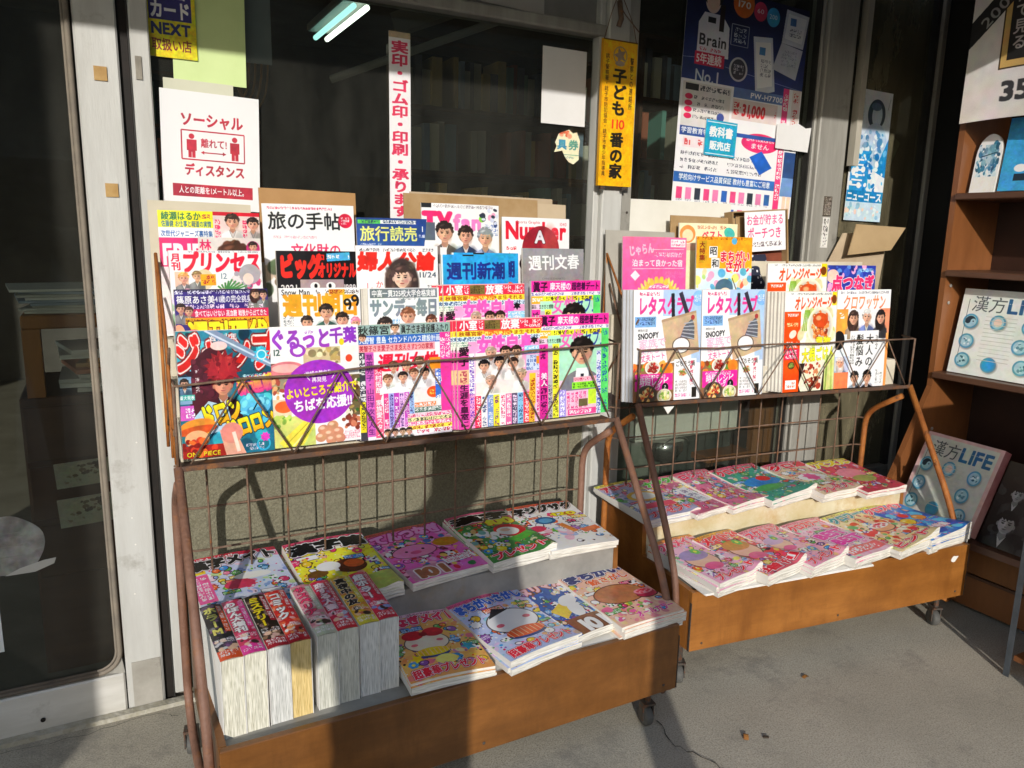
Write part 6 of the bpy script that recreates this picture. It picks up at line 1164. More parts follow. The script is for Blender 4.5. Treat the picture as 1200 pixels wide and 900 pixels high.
board(FR2, .075, .60, .8, .43, 1.345, mat('white_panel', '#dcdad0', '#cfccc0', scale=4, rough=.7), 'large white card panel standing at the back of the right rack', 'white_card', 'card')
bx_ = empty('pouch_box', FR2 @ Matrix.Translation((.475, .53, .98)) @ Matrix.Rotation(R(-4), 4, 'Y') @ Matrix.Rotation(R(-4), 4, 'X'), 'open cardboard box holding a dotted pouch with a handwritten pink note', 'box')
bx('back_panel', M_card, 0, .04, 0, .225, .044, .335, bx_); bx('left_wall', M_card, 0, 0, 0, .004, .0395, .335, bx_); bx('right_wall', M_card, .221, 0, 0, .225, .0395, .335, bx_); bx('top_wall', M_card, .0045, 0, .331, .2205, .0395, .335, bx_); bx('dark_slot', M_black, .006, .03, .05, .035, .039, .32, bx_)
def pouch_m():
    m = mat('dotted_pouch', '#23283c', rough=.8); N = m.node_tree.nodes; L = m.node_tree.links; tc = N.new('ShaderNodeTexCoord'); v = N.new('ShaderNodeTexVoronoi'); v.inputs['Scale'].default_value = 55; v.inputs['Randomness'].default_value = .5; L.new(tc.outputs['Object'], v.inputs[0])
    r = N.new('ShaderNodeMapRange'); r.inputs['From Min'].default_value = .26; r.inputs['From Max'].default_value = .22; L.new(v.outputs['Distance'], r.inputs[0]); x = N.new('ShaderNodeMix'); x.data_type = 'RGBA'; x.inputs['A'].default_value = lin('#23283c'); x.inputs['B'].default_value = lin('#d8d8e0'); L.new(r.outputs[0], x.inputs['Factor']); L.new(x.outputs['Result'], N['Principled BSDF'].inputs['Base Color']); return m
b = MB(); b.grid(lambda u, v: (.04 + u * .1 + .01 * math.sin(v * 9), .02 - .022 * math.sin(math.pi * u) * math.sin(math.pi * min(1, v * 1.1 + .05)), .06 + v * .13), 10, 10); b.grid(lambda u, v: (.04 + u * .1 + .01 * math.sin(v * 9), .026, .06 + v * .13), 10, 10, flip=True); b.build('pouch', pouch_m(), bx_, smooth=True)
bx('brown_print', mat('brown_print', '#8a4a34', '#6a3426', scale=14, rough=.5), .036, .028, .05, .2195, .0295, .22, bx_)
b = MB(); b.grid(lambda u, v: (.13 + u * .07, .016 - .01 * math.sin(math.pi * u), .07 + v * .09 * (1 - u * .6)), 5, 5); b.grid(lambda u, v: (.13 + u * .07, .018 - .01 * math.sin(math.pi * u), .07 + v * .09 * (1 - u * .6)), 5, 5, flip=True); b.build('care_card', M_white, bx_)
nt_ = sheet('handwritten_note', print_mat('pouch_note', cv_pouch(), rough=.6), 0, 0, .165, .13, 'handwritten pink note on the pouch box', 'note'); nt_.matrix_world = bx_.matrix_basis @ Matrix.Translation((.045, -.004, .33))
# folded cardboard with open flap at the right end
cf = empty('folded_cardboard', Matrix.Translation((2.47, 1.98, 1.0)) @ Matrix.Rotation(R(-3), 4, 'Z'), 'folded brown cardboard leaning at the right end of the rack under the blue brochure', 'cardboard')
b = MB(); b.prism([(-.06, .0), (.19, .0), (.215, .26), (-.02, .255), (-.1, .12)], -.004, 0, 'Y'); b.build('main_sheet', M_card_l, cf)
b = MB(); b.prism([(-.035, .18), (.185, .20), (.24, .285), (-.02, .292)], -.030, -.026, 'Y'); b.build('flap', mat('flap_card', '#b39a74', '#a58c66', scale=6, rough=.85), cf, M=Matrix.Rotation(R(6), 4, 'X'))

# ---- lying magazines: front and back rows of the left tray
def lay(fr, cx, cy, z, rot, w, h, cm, label, under=2, ut=.008, tilt=2.5, seed=0, rollt=0, **k):
    base = fr @ Matrix.Translation((cx, cy, z)) @ Matrix.Rotation(R(rot), 4, 'Z') @ Matrix.Rotation(R(tilt), 4, 'X') @ Matrix.Rotation(R(rollt), 4, 'Y'); rn = random.Random(seed + 5)
    for i in range(under):
        M = base @ Matrix.Translation((rn.uniform(-.006, .008), rn.uniform(-.004, .004), -(under - i) * ut)) @ Matrix.Rotation(R(rn.uniform(-2.2, 2.2)), 4, 'Z')
        flat(M, w, h, cm, 'spare copy lying under the ' + ' '.join(label.split(',')[0].split()[:9]), t=ut * .82, group='spare copies under the ' + ' '.join(label.split(',')[0].split()[:9]), seed=seed * 7 + i, lift=k.get('lift', 0) * .6 * (i + 1) / (under + 1), roll=k.get('roll', 0) * .5)
    return flat(base, w, h, cm, label, t=.007, seed=seed, **k)
ID = Matrix.Identity(4)
lay(ID, .598, 1.450, .318, -3, .188, .262, pm('bow_puzzle', puzzle(101, '#f4b060', 'つなぎメイト', '#e8305a', '#fff', None, pres='超豪華プレゼント', critter=lambda c: (robin(.42, .68, .26, '#f0dcc4', '#e8c020', '#c81c30')(c), c.ell(.3, .5, .13, .1, '#c8182c'), c.ell(.56, .48, .13, .1, '#c8182c'), c.ell(.43, .5, .05, .05, '#8a1020'), c.burst(.85, .9, .1, '#38a8c8', 5, .5), c.burst(.2, .98, .09, '#f4c420', 5, .5), c.ell(.52, 1.08, .13, .09, '#f0e070')), cols=['#f09050', '#f4c850', '#e86a8a', '#f8e0b0', '#b878b8']), rough=.25), 'puzzle magazine with red bow artwork, beside the thick comics', 2, seed=1)
lay(ID, .797, 1.450, .32, 9, .205, .262, pm('cat_puzzle', puzzle(102, '#b8c4e8', 'まちがいさがし', '#2458c0', '#fff', None, pres='超豪華プレゼント', critter=robin(.52, .66, .32), cols=['#9ab0e0', '#d8b8e0', '#f0e0f0', '#f0a860', '#88c8d8'], top='#e85a8a'), rough=.25), 'blue spot the difference magazine with a white round figure, front row', 2, seed=2, lift=.006)
lay(ID, .957, 1.474, .318, 9, .142, .262, pm('brown_puzzle', puzzle(103, '#2f55a0', 'ヌリマガ', '#f6b8c0', '#a86a48', None, pres=None, critter=lambda c: (c.poly([(.1, .75), (.5, .6), (.6, .8), (.2, 1.0)], '#ecc840'), c.ell(.62, .62, .22, .12, '#e8ecf4', rot=-20), c.ell(.55, .85, .13, .2, '#e8ecf4', rot=30), c.rect(.1, 1.02, .85, .34, '#8a5a3c'), c.txt('101', .2, 1.04, .34, '#f4ece4', w=.6, b=5, o='#5a3420', ow=3)), cols=['#2f55a0', '#f0c8a0', '#6a4a30', '#88b0e0'], top='#48a8e0'), rough=.25), 'narrow blue and brown puzzle magazine between the two wider ones', 1, seed=3)
lay(ID, 1.107, 1.463, .325, 3, .196, .28, pm('bear_puzzle', puzzle(104, '#e8b8a0', 'まちがい', '#28306a', '#fff', '絵さがし', '#e85a18', pres=None, critter=lambda c: (c.ell(.5, .72, .38, .23, '#5a3020'), c.ell(.5, .72, .365, .215, '#b8764e'), cake(.84, .8, .15, '#b02a4a', '#e890a0')(c), c.blot(.05, .95, .7, .3, ['#f4e8dc', '#88a850', '#f09078', '#e86a9a'], 26, .02, .06), c.txt('オールカラー', .35, 1.16, .13, '#d83a90', w=.62, b=3, o='#fff', ow=2, rot=-3)), cols=['#f0c890', '#e88a98', '#d8e0c0', '#c87a8a'], top='#f08098'), rough=.25), 'pink and brown picture puzzle magazine at the right end of the left tray', 3, ut=.009, seed=4)
# back row
lay(ID, .242, 1.705, .425, 4, .21, .285, pm('kanji_pink', puzzle(105, '#c8d0ec', '漢字メイト', '#1c1c22', '#fff', None, pres=None, critter=lambda c: (c.rect(0, 0, .55, .1, '#c8203a'), c.micro(.02, .02, .5, .07, '#fff', 1), c.rect(0, .1, .17, .24, '#f0c820'), c.micro(.02, .12, .13, .2, '#a02a10', 2), c.rect(0, .36, .18, .6, '#ec5a98'), c.micro(.02, .4, .14, .5, '#fff', 2, True), c.ell(.62, .55, .2, .07, '#f0e8e0'), c.ell(.45, .7, .16, .1, '#d83a5a')), cols=['#a8b8e8', '#f0c8d8', '#e87a98', '#b8d088', '#8098d0'], top='#d82a48', tr=-4), rough=.25), 'kanji puzzle magazine with black title behind the thick comics', 1, seed=5, tilt=5)
lay(ID, .462, 1.70, .425, 3, .205, .285, pm('kanji_yellow', puzzle(106, '#ecdc38', '漢字館', '#18181a', '#fff', None, pres=None, th=.24, critter=lambda c: (c.rect(.06, .1, .6, .2, '#f4f0d0'), c.ell(.6, .72, .2, .16, '#5a2a18'), c.ell(.66, .68, .12, .09, '#d8602a'), c.ell(.2, .78, .12, .08, '#6a4a20'), c.ell(.36, .66, .14, .1, '#f0ece8'), c.rect(0, 1.0, 1, .36, '#b4c060'), c.rect(.4, .6, .05, .2, '#f8f4e0')), cols=['#f0e460', '#d8c030', '#e8a0a0', '#b8c868'], top='#e84a70'), rough=.25), 'yellow kanji puzzle magazine with a brown critter', 2, seed=6, roll=.012, tilt=5)
lay(ID, .678, 1.705, .425, 7.5, .212, .27, pm('pink_pig', puzzle(107, '#e868b8', 'てんつなぎ', '#f49ad4', '#d83aa0', None, pres=None, th=.24, critter=lambda c: (c.blot(0, .3, 1, 1, ['#5a2a30', '#c83a4a', '#f0c060', '#3a7a48', '#e8a0b8', '#4a6ab0'], 60, .02, .06), c.ell(.38, .66, .29, .17, '#4a1c2a'), c.ell(.38, .66, .28, .16, '#f088b8'), c.ell(.38, .7, .07, .045, '#d85a90'), c.ell(.28, .64, .02, .02, '#301018'), c.ell(.5, .64, .02, .02, '#301018'), c.ell(.85, .58, .18, .12, '#c88a28'), c.rect(.05, 1.06, .5, .28, '#c888a0'), c.txt('101', .1, 1.06, .28, '#a86a4c', w=.42, b=6, o='#f8e8e8', ow=4), c.rect(.56, .98, .42, .14, '#e8ece8', rot=-6), c.micro(.58, .97, .38, .14, '#c8406a', 2)), cols=['#e868b8', '#f8a8d8', '#6a2a3a', '#d85a8a'], top='#c85a48'), rough=.25), 'pink puzzle magazine with a pink round face, back row of the left tray', 1, seed=7, tilt=5)
lay(ID, .888, 1.702, .428, 3, .188, .275, pm('christmas_puzzle', puzzle(108, '#4a8a48', '漢字', '#1c1410', '#f4f0e0', None, pres='プレゼント', th=.2, critter=lambda c: (c.rect(0, 0, 1, .3, '#c85a78'), c.txt('100', .44, .18, .26, '#f8e030', w=.52, b=6, o='#a82a18', ow=3), c.ell(.7, .64, .24, .2, '#c81c28'), c.ell(.66, .66, .17, .13, '#f4e8e0'), c.ell(.64, .62, .08, .05, '#e8b8a0'), c.blot(0, .5, .45, .4, ['#f4f0e8', '#4a3a30', '#78a8a0', '#d8b070'], 26, .02, .07), c.poly([(.5, .9), (.9, .76), (.98, .9), (.6, 1.02)], '#58b040')), cols=['#4a8a48', '#6aa858', '#d84a30', '#e8d8b0', '#38604a'], top='#e85a90'), rough=.25), 'green puzzle magazine with a yellow 100 and a red and white figure', 1, seed=8, lift=.012, roll=.015, tilt=5)
lay(ID, 1.075, 1.695, .43, -2, .205, .275, pm('jigsaw_puzzle', puzzle(109, '#eee6e0', '字ジグザグ', '#201c1c', '#f4f0e8', None, pres=None, th=.2, critter=lambda c: (c.txt('120', .5, .3, .14, '#f0d020', w=.42, b=4, o='#6a5a20', ow=2), c.ell(.36, .52, .15, .11, '#2a5a88'), c.ell(.36, .52, .1, .07, '#5a98c0'), c.ell(.14, .72, .12, .09, '#c83a5a'), c.blot(.0, .8, .5, .35, ['#f0b8c8', '#a8b8e0', '#e8e0f0'], 16, .04, .09), c.rect(.5, .66, .1, .3, '#d8803a', rot=-20), c.rect(.68, .86, .3, .12, '#d8622a', rot=-14), c.micro(.6, .5, .2, .2, '#303048', 2)), cols=['#f0e8e0', '#e8d8c8', '#f4f0ee', '#e0e0ea'], top='#d8603a'), rough=.25), 'white zigzag puzzle magazine at the right end of the back row', 1, seed=9, lift=.0, tilt=4.5)
# the white papers under the front rows
def paper_pile(fr, x0, x1, y0, y1, z, n, label, m=M_white):
    for i in range(n):
        b = MB(); j = [random.uniform(-.006, .006) for _ in range(4)]
        b.prism([(x0 + j[0], y0 + j[1] * .5), (x1 + j[2], y0 + j[3] * .5), (x1 + j[2], y1), (x0 + j[0], y1)], z + i * .0032, z + i * .0032 + .0024, 'Z'); o = b.build('loose_paper', m); o.matrix_world = fr.copy(); tag(o, label, 'paper', label + ' pile')
paper_pile(FR1, .38, 1.05, .012, .2, .293, 2, 'loose white sheet under the front magazines of the left tray')
paper_pile(FR2, .02, .60, -.03, .2, .3035, 2, 'loose white sheet hanging over the front edge of the right tray')
paper_pile(FR2, .5, 1.03, .01, .2, .294, 2, 'loose white sheet under the magazines at the right end of the right tray')
# thick comics standing on their page edges
TC = [('#20242a', '#e8e070', 'ホラーM', '#e8582a', M_pgx, ['#3a4048', '#8a5a8a', '#c8c8c8']), ('#c8305a', '#f4f0f2', 'りぼん大増刊', '#e83a98', M_pgx, ['#e86a90', '#f0e8f0', '#a02040']),
      ('#1c1814', '#f0d020', 'ミステリー', '#a82030', M_pgw, ['#3a1a1c', '#8a6a50', '#d8b0a0']), ('#c82c28', '#f8f4f0', 'コミック', '#c01c30', M_pgy, ['#f08a50', '#e8e4e0', '#e04a3a']),
      ('#d88a98', '#e83a6a', 'サスペリア', '#c0ccb0', M_pgg, ['#e8c8c0', '#88a878', '#f0e0e0']), ('#c8284a', '#f0d0d8', '恋する人妻', '#d02a3a', M_pgg, ['#e85a7a', '#a8c0e0', '#f0e8f0']),
      ('#d8b020', '#1a1a1e', '真夜中の友', '#d8d040', M_pgw, ['#e08a60', '#f0d0b0', '#c86a4a']), ('#d82a48', '#f8e8ec', '超ホラー', '#c82a40', M_pgw, ['#88a0d8', '#f0e8f0', '#e86a80'])]
xs = [.146, .188, .233, .274, .327, .369, .414, .455]
LB = ['black horror title', 'crimson and white title', 'black mystery title', 'red title and yellowed pages', 'pale pink cover', 'crimson and blue cover', 'yellow title', 'red title at the right end']
for i, (x, tcx) in enumerate(zip(xs, TC)):
    bgc, fg, ti, fc, pg, pic = tcx; w_ = .040; d_ = .232; h_ = .161; r_ = empty('comic_book', Matrix.Translation((x, 1.366 + i * .003, .289)) @ Matrix.Rotation(R(2.5 - i * .5), 4, 'Z') @ Matrix.Rotation(R(random.uniform(-.6, .6)), 4, 'Y'), 'thick comic standing spine up, %s' % LB[i], 'comic book', 'thick comics standing in the left tray')
    cm = pm('comic_spine_%d' % i, mangatop(200 + i, bgc, fg, ti, '#e8e8e8', fc, pic), rough=.3)
    b = MB(); b.grid(lambda u, v: (-.0015 + u * (w_ + .001), v * d_, h_ + .003 * math.sin(math.pi * u)), 4, 6, 0)
    b.box(-.0016, 0, .0, -.0006, d_, h_ - .0002, 1); b.box(w_ - .0011, 0, .0, w_ - .0001, d_, h_ - .0002, 1); b.build('cover', [cm, M_white], r_)
    b = MB(); b.grid(lambda u, v: (u * (w_ - .0015), .0015 + .0005 * math.sin(u * 9 + i) * math.sin(v * 3), v * (h_ - .0005)), 8, 6); b.box(.0001, .004, .0005, w_ - .0016, d_ - .002, h_ - .001)
    for u_ in (0, 1): b.quad((u_ * (w_ - .0015), .0015, 0), (u_ * (w_ - .0015), .0015, h_ - .0006), (u_ * (w_ - .0015), .004, h_ - .0006), (u_ * (w_ - .0015), .004, 0))
    b.build('page_block', pg, r_)
# right tray
def clue(seed, bg, t, tc, extra=None, pres=None, **k): return puzzle(seed, bg, t, tc, '#fff', None, pres=pres, critter=extra, **k)
PK = ['#f090b8', '#f4c8d8', '#e84a80', '#f8e060', '#a8d8c0', '#88a8e0']
baby = lambda x, y, r, hair='#8a6a9a': (lambda c: (c.ell(x, y, r * 1.15, r * 1.1, '#4a3038'), c.ell(x, y, r * 1.08, r * 1.0, '#f0b8a0'), c.ell(x, y - r * .6, r * 1.1, r * .6, hair), c.flower(x + r * .5, y - r * .9, r * .35, '#68b858'), c.ell(x, y + r * .9, r * .7, r * .4, '#e85a90')))
lay(FR2, .105, .105, .33, 13, .172, .268, pm('pink_clue_one', clue(301, '#f0b0c8', 'クロメイト', '#e82a6a', baby(.4, .72, .26, '#9a88b8'), 'プレゼント', cols=PK, top='#f08a30')), 'pink crossword magazine with a purple cap, left end of the right tray front row', 3, ut=.008, seed=11, lift=.01, roll=.02)
lay(FR2, .252, .100, .33, 14, .17, .268, pm('red_clue', clue(302, '#d84a50', 'メイト24', '#f4203c', baby(.5, .62, .26, '#c88a40'), '増刊', cols=PK + ['#2a1a28'], top='#e8a030')), 'red crossword magazine with a green leaf, second in the front row', 2, seed=12, lift=.012, roll=.022)
lay(FR2, .412, .103, .33, 14, .168, .262, pm('pink_clue_two', clue(303, '#f4a8b8', 'スケルトン', '#e82a58', baby(.3, .6, .2, '#c8a8c8'), 'プレゼント', cols=PK, top='#f08aa0')), 'pale pink crossword magazine third in the front row', 2, seed=13, lift=.012, roll=.02)
lay(FR2, .58, .105, .33, 11, .185, .262, pm('best_clue', clue(304, '#e8b8c8', 'クロスワード', '#f03050', lambda c: (c.txt('BEST', .12, .48, .26, '#e820a0', w=.72, b=6, o='#fff', ow=4, o2='#8a1870', rot=-4), c.txt('BEST', .2, .74, .26, '#e820a0', w=.72, b=6, o='#fff', ow=4, o2='#8a1870', rot=-4), c.rect(.1, 1.08, .85, .2, '#e87070'), c.micro(.12, 1.1, .8, .16, '#fff', 1)), None, cols=PK, top='#f090a8')), 'crossword magazine with BEST BEST in magenta letters', 2, seed=14, roll=.008)
lay(FR2, .765, .118, .332, 12, .215, .268, pm('food_clue', clue(305, '#f4d0a0', 'クロワーク', '#1490a0', lambda c: (c.blot(.1, .35, .85, .7, ['#e83a38', '#f0a058', '#f8e8d0', '#68b068', '#f4c0a0', '#d84a28'], 60, .03, .09), cake(.6, .65, .2, '#e8a070', '#f8f0e0')(c)), 'ヒント', cols=['#f4d8a8', '#e85a48', '#f8f0e0', '#a8c868'], top='#d8d868')), 'peach crossword magazine with teal title, corner curling up', 2, seed=15, lift=.03, roll=.01)
lay(FR2, .93, .138, .33, 8, .205, .268, pm('blue_clue', clue(306, '#2a78d0', 'クロスペア', '#e8306a', lambda c: (c.blot(0, .3, 1, 1.0, ['#2a88e0', '#48a8e8', '#1c50b0', '#60c0f0'], 50, .04, .12), balloons(.35, .72, .14, '#f0c020')(c), balloons(.7, .66, .13, '#f4902a')(c), c.ell(.5, .52, .1, .08, '#e83a30'), c.txt('大特集', .4, .98, .16, '#f4f0f4', w=.4, b=4, o='#e8286a', ow=4)), None, cols=['#2a78d0', '#f0d8e8', '#e86a98'], top='#d8e058')), 'blue crossword magazine with yellow balls, right end of the front row', 3, ut=.01, seed=16, lift=.022, roll=.012)
for i, (cx, cy, rt, w_, col_, ti, tc_, nm, k) in enumerate((
    (.062, .355, 11, .2, '#a8a8c8', 'アロークロス', '#c82a48', 'grey lilac arrow puzzle magazine at the left end of the back row', dict(roll=.01)),
    (.205, .36, 13, .18, '#c86a88', 'ナンクロ', '#58b838', 'rose puzzle magazine with a blank white panel, back row', dict(lift=.006)),
    (.34, .372, 13, .165, '#d87a98', 'ロジック', '#e8305a', 'rose and green puzzle magazine third in the back row', dict(lift=.01)),
    (.515, .378, 12, .22, '#48a088', 'クロスワード', '#e8304a', 'green and blue puzzle magazine with a curled corner, middle of the back row', dict(lift=.02, roll=.01)),
    (.71, .365, 9, .195, '#d8c0a0', 'クロ通', '#d81c38', 'puzzle magazine with large red letters, fifth in the back row', dict(roll=.008)),
    (.885, .345, 5, .19, '#c84a58', 'パズル', '#f0d030', 'crimson puzzle magazine at the right end of the back row', dict(roll=.006)))):
    ex = [lambda c: (c.ell(.5, .62, .3, .2, '#e8b840'), c.ell(.5, .62, .22, .14, '#f0e8e0'), c.rect(.2, .9, .6, .16, '#e85a70')), lambda c: (c.rect(.45, .5, .3, .55, '#e4e4ee', rot=-8), c.micro(.5, .54, .2, .45, '#8a88a0', 3)), None,
          lambda c: (c.ell(.5, .7, .36, .18, '#3a8ad0'), c.ell(.62, .6, .14, .1, '#d83a38'), c.ell(.4, .95, .3, .12, '#58a860')), lambda c: (c.ell(.5, .7, .3, .16, '#f0e8e8'), c.burst(.5, .7, .18, '#e85a98', 8)), lambda c: (c.ell(.5, .6, .3, .2, '#e88a98'), c.ell(.55, .85, .26, .14, '#a8a860'))][i]
    lay(FR2, cx, cy, .425, rt, w_, .265, pm('back_clue_%d' % i, clue(310 + i, col_, ti, tc_, ex, 'プレゼント' if i in (0, 4) else None, cols=[col_, '#e85a80', '#68a868', '#f0d8a0', '#d8c8d8'], top='#e0d848' if i in (0, 5) else '#e06a80')), nm, 1, seed=21 + i, tilt=5, **k)
b = MB(); P = [(.011 * (1 + .25 * math.sin(a * 2)) * math.cos(a), .010 * math.sin(a)) for a in [R(k * 30) for k in range(12)]]; P[1] = (.018, .008)
b.prism(P, -.0016, 0, 'Y'); o = b.build('peeled_sticker', M_white); o.matrix_world = FR2 @ Matrix.Translation((.965, 0, .262)); tag(o, 'small white peeled sticker on the right tray front', 'sticker')
b = MB(); b.prism([(0, 0), (.036, 0), (.016, -.022)], -.004, -.002, 'Y'); o = b.build('paper_corner', M_white); o.matrix_world = FR2 @ Matrix.Translation((.065, .296, .74)); tag(o, 'white paper corner poking out under the ledge of the right rack', 'paper')

# ---- bookcase on the right, facing left
bc = empty('bookcase', Matrix.Translation((2.62, 1.67, 0)), 'brown wooden bookcase with sloped lower part at the right, facing left', 'bookcase')
def prof(d=0): return [(d, .70), (d, 2.1), (.27, 2.1), (.27, 0), (-.09, 0), (-.09, .26), (-.21, .27), (-.21 + d, .30)]
b = MB(); b.prism([(.0, .72), (.0, 2.1), (.27, 2.1), (.27, .0), (-.08, .0), (-.08, .25), (-.205, .262), (-.212, .3)], 0, .02, 'Y'); b.build('side_panel', M_wood, bc)
b = MB(); b.prism([(.0, .72), (.0, 2.1), (.27, 2.1), (.27, .0), (-.08, .0), (-.08, .25), (-.205, .262), (-.212, .3)], -1.12, -1.10, 'Y'); b.build('side_panel', M_wood, bc)
bx('back_panel', mat('dark_back_panel', '#3a2218', '#2e1a12', scale=5, rough=.5), .255, -1.0995, 0, .269, -.0005, 2.1, bc)
for z in (.775, 1.135, 1.395): bx('shelf', M_wood_d, -.012, -1.0995, z - .022, .2545, -.0005, z, bc, .003)
b = MB(); b.prism([(-.214, .262), (-.205, .28), (.25, .33), (.25, .31)], -1.0995, -.0005, 'Y'); b.build('shelf', M_wood_d, bc)
for k, (z0, z1) in enumerate(((.135, .25), (.012, .125))): bx('plinth_board', M_oak if k == 0 else M_wood, -.098 + k * .008, -1.0995, z0, -.081, -.0005, z1, bc, .003)
bx('plinth_strip', M_wood_d, -.104, -1.0995, .1255, -.0985, -.0005, .1345, bc)
for z in (1.08, 1.02, .56): b = MB(); b.lathe([(.006, 0), (.006, -.003), (.002, -.004)], (.03, -.0005, z), 'Y', 10); b.build('shelf_peg', mat('peg_metal', '#a8a49c', rough=.4, metal=.5), bc)
def book(name, cm, M, w, h, t, label, sp, cat='book'):
    r_ = empty(name, M, label, cat); b = MB(); b.grid(lambda u, v: (u * w, 0, v * h), 1, 1, 0); b.box(0, .0004, 0, w, .002, h, 1); b.box(0, t - .002, 0, w, t, h, 1); b.box(w - .002, .0021, 0, w, t - .0021, h, 1); b.build('cover', [cm, sp], r_); b = MB(); b.box(.003, .0021, .003, w - .004, t - .0021, h - .003); b.build('pages', M_pg, r_); return r_
RZ = Matrix.Rotation(R(-90), 4, 'Z')
book('large_book', pm('health_book_white', cv_life('#dfe2da', '#dfe2da', 0), rough=.4), Matrix.Translation((2.655, 1.645, .778)) @ RZ @ Matrix.Rotation(R(-9), 4, 'X'), .31, .298, .03, 'large white picture book with round buttons on the middle shelf of the bookcase', mat('white_cover', '#d8dad4', rough=.4))
book('large_book', pm('health_book_pink', cv_life('#bfc1b4', '#c8a39c', 0), rough=.4), Matrix.Translation((2.435, 1.625, .30)) @ Matrix.Rotation(R(-94), 4, 'Z') @ Matrix.Rotation(R(-24), 4, 'X'), .275, .30, .035, 'same picture book with a pink border leaning on the lower shelf', mat('pink_cover', '#a8605c', '#c0938a', scale=5, rough=.4))
book('dark_book', pm('dark_portrait_book', cv_darkbook(), rough=.35), Matrix.Translation((2.435, 1.335, .288)) @ Matrix.Rotation(R(-92), 4, 'Z') @ Matrix.Rotation(R(-24), 4, 'X'), .22, .28, .03, 'black book with grey faces at the right edge, lower shelf', mat('black_cover', '#161616', rough=.35))
book('blue_book', pm('blue_book', cv_bluebook(), rough=.4), Matrix.Translation((2.655, 1.557, 1.40)) @ RZ @ Matrix.Rotation(R(-7), 4, 'X'), .2, .235, .02, 'bright blue book on the top shelf of the bookcase', mat('blue_cover', '#2f86b8', rough=.4))
b = MB(); P = [(0, 0), (.085, 0)] + [(.085 - .0425 + .0425 * math.cos(R(a)), .125 + .07 * math.sin(R(a))) for a in range(0, 181, 15)]
b.prism(P, 0, .012, 'Y'); o = b.build('rounded_card_stand', pm('round_top_card', cv_boat(), rough=.4)); o.matrix_world = Matrix.Translation((2.655, 1.652, 1.3965)) @ RZ @ Matrix.Rotation(R(-8), 4, 'X'); tag(o, 'round topped white and blue card standing on the top shelf', 'card')
for l in o.data.uv_layers[0].data: l.uv = (l.uv[0] / .085, l.uv[1] / .2)
# banner over the top of the bookcase
b = MB(); b.grid(lambda u, v: (.004 * math.sin(u * 7 + v * 3) + .01 * (1 - v) * math.sin(u * 3.1), -u * .62, -.82 + v * .82 + .006 * math.sin(u * 6) * (1 - v)), 16, 12, 0); b.grid(lambda u, v: (.0014 + .004 * math.sin(u * 7 + v * 3) + .01 * (1 - v) * math.sin(u * 3.1), -u * .62, -.82 + v * .82 + .006 * math.sin(u * 6) * (1 - v)), 16, 12, 1, flip=True)
o = b.build('banner', [pm('shop_banner', cv_banner(), rough=.7), M_grey_p], smooth=True); o.matrix_world = Matrix.Translation((2.585, 1.672, 2.44)); tag(o, 'white cloth banner with black ribbon and the number 35 over the bookcase', 'banner')
# metal stand at the right edge
ms = empty('metal_stand', Matrix.Translation((2.235, 1.10, 0)), 'grey angle iron stand with wooden shelf at the lower right edge', 'stand')
for x, y in ((0, 0), (.45, 0), (0, -.4), (.45, -.4)): b = MB(); b.box(x, y - .016, 0, x + .003, y + .0, .62); b.box(x + .0031, y - .003, 0, x + .018, y, .62); b.build('leg', M_metal, ms)
bx('shelf_board', M_wood, .005, -.4, .055, .44, -.02, .07, ms); bx('shelf_board', M_oak, -.005, -.41, .6205, .46, .01, .636, ms)
b = MB(); b.tube([(.02, -.02, .14), (.02, -.38, .14)], .003, 6); b.tube([(.02, -.02, .24), (.02, -.38, .24)], .003, 6); b.build('side_wire', M_metal, ms)
# litter
b = MB(); b.grid(lambda u, v: (u * .022, v * .012, .004 + .006 * math.sin(u * 3)), 4, 3); b.grid(lambda u, v: (u * .022, v * .012, .003 + .006 * math.sin(u * 3)), 4, 3, flip=True); o = b.build('dry_leaf', mat('dry_leaf', '#9a6a30', '#7a4a20', scale=60, rough=.8)); o.matrix_world = Matrix.Translation((1.345, 1.21, 0)) @ Matrix.Rotation(R(50), 4, 'Z'); tag(o, 'dry brown leaf scrap on the pavement right of the caster', 'leaf')
b = MB(); b.box(0, 0, 0, .014, .006, .004); o = b.build('twig', mat('twig', '#3a3026', rough=.9)); o.matrix_world = Matrix.Translation((1.385, 1.20, 0.002)) @ Matrix.Rotation(R(-30), 4, 'Z'); tag(o, 'tiny dark twig beside the leaf scrap', 'twig')
b = MB(); b.grid(lambda u, v: (u * .02, v * .01, .003 + .004 * math.sin(u * 3)), 4, 3); b.grid(lambda u, v: (u * .02, v * .01, .002 + .004 * math.sin(u * 3)), 4, 3, flip=True); o = b.build('dry_leaf', mat('dry_leaf', '#9a6a30')); o.matrix_world = Matrix.Translation((1.69, 1.34, 0)); tag(o, 'small dry leaf scrap in front of the right tray', 'leaf')

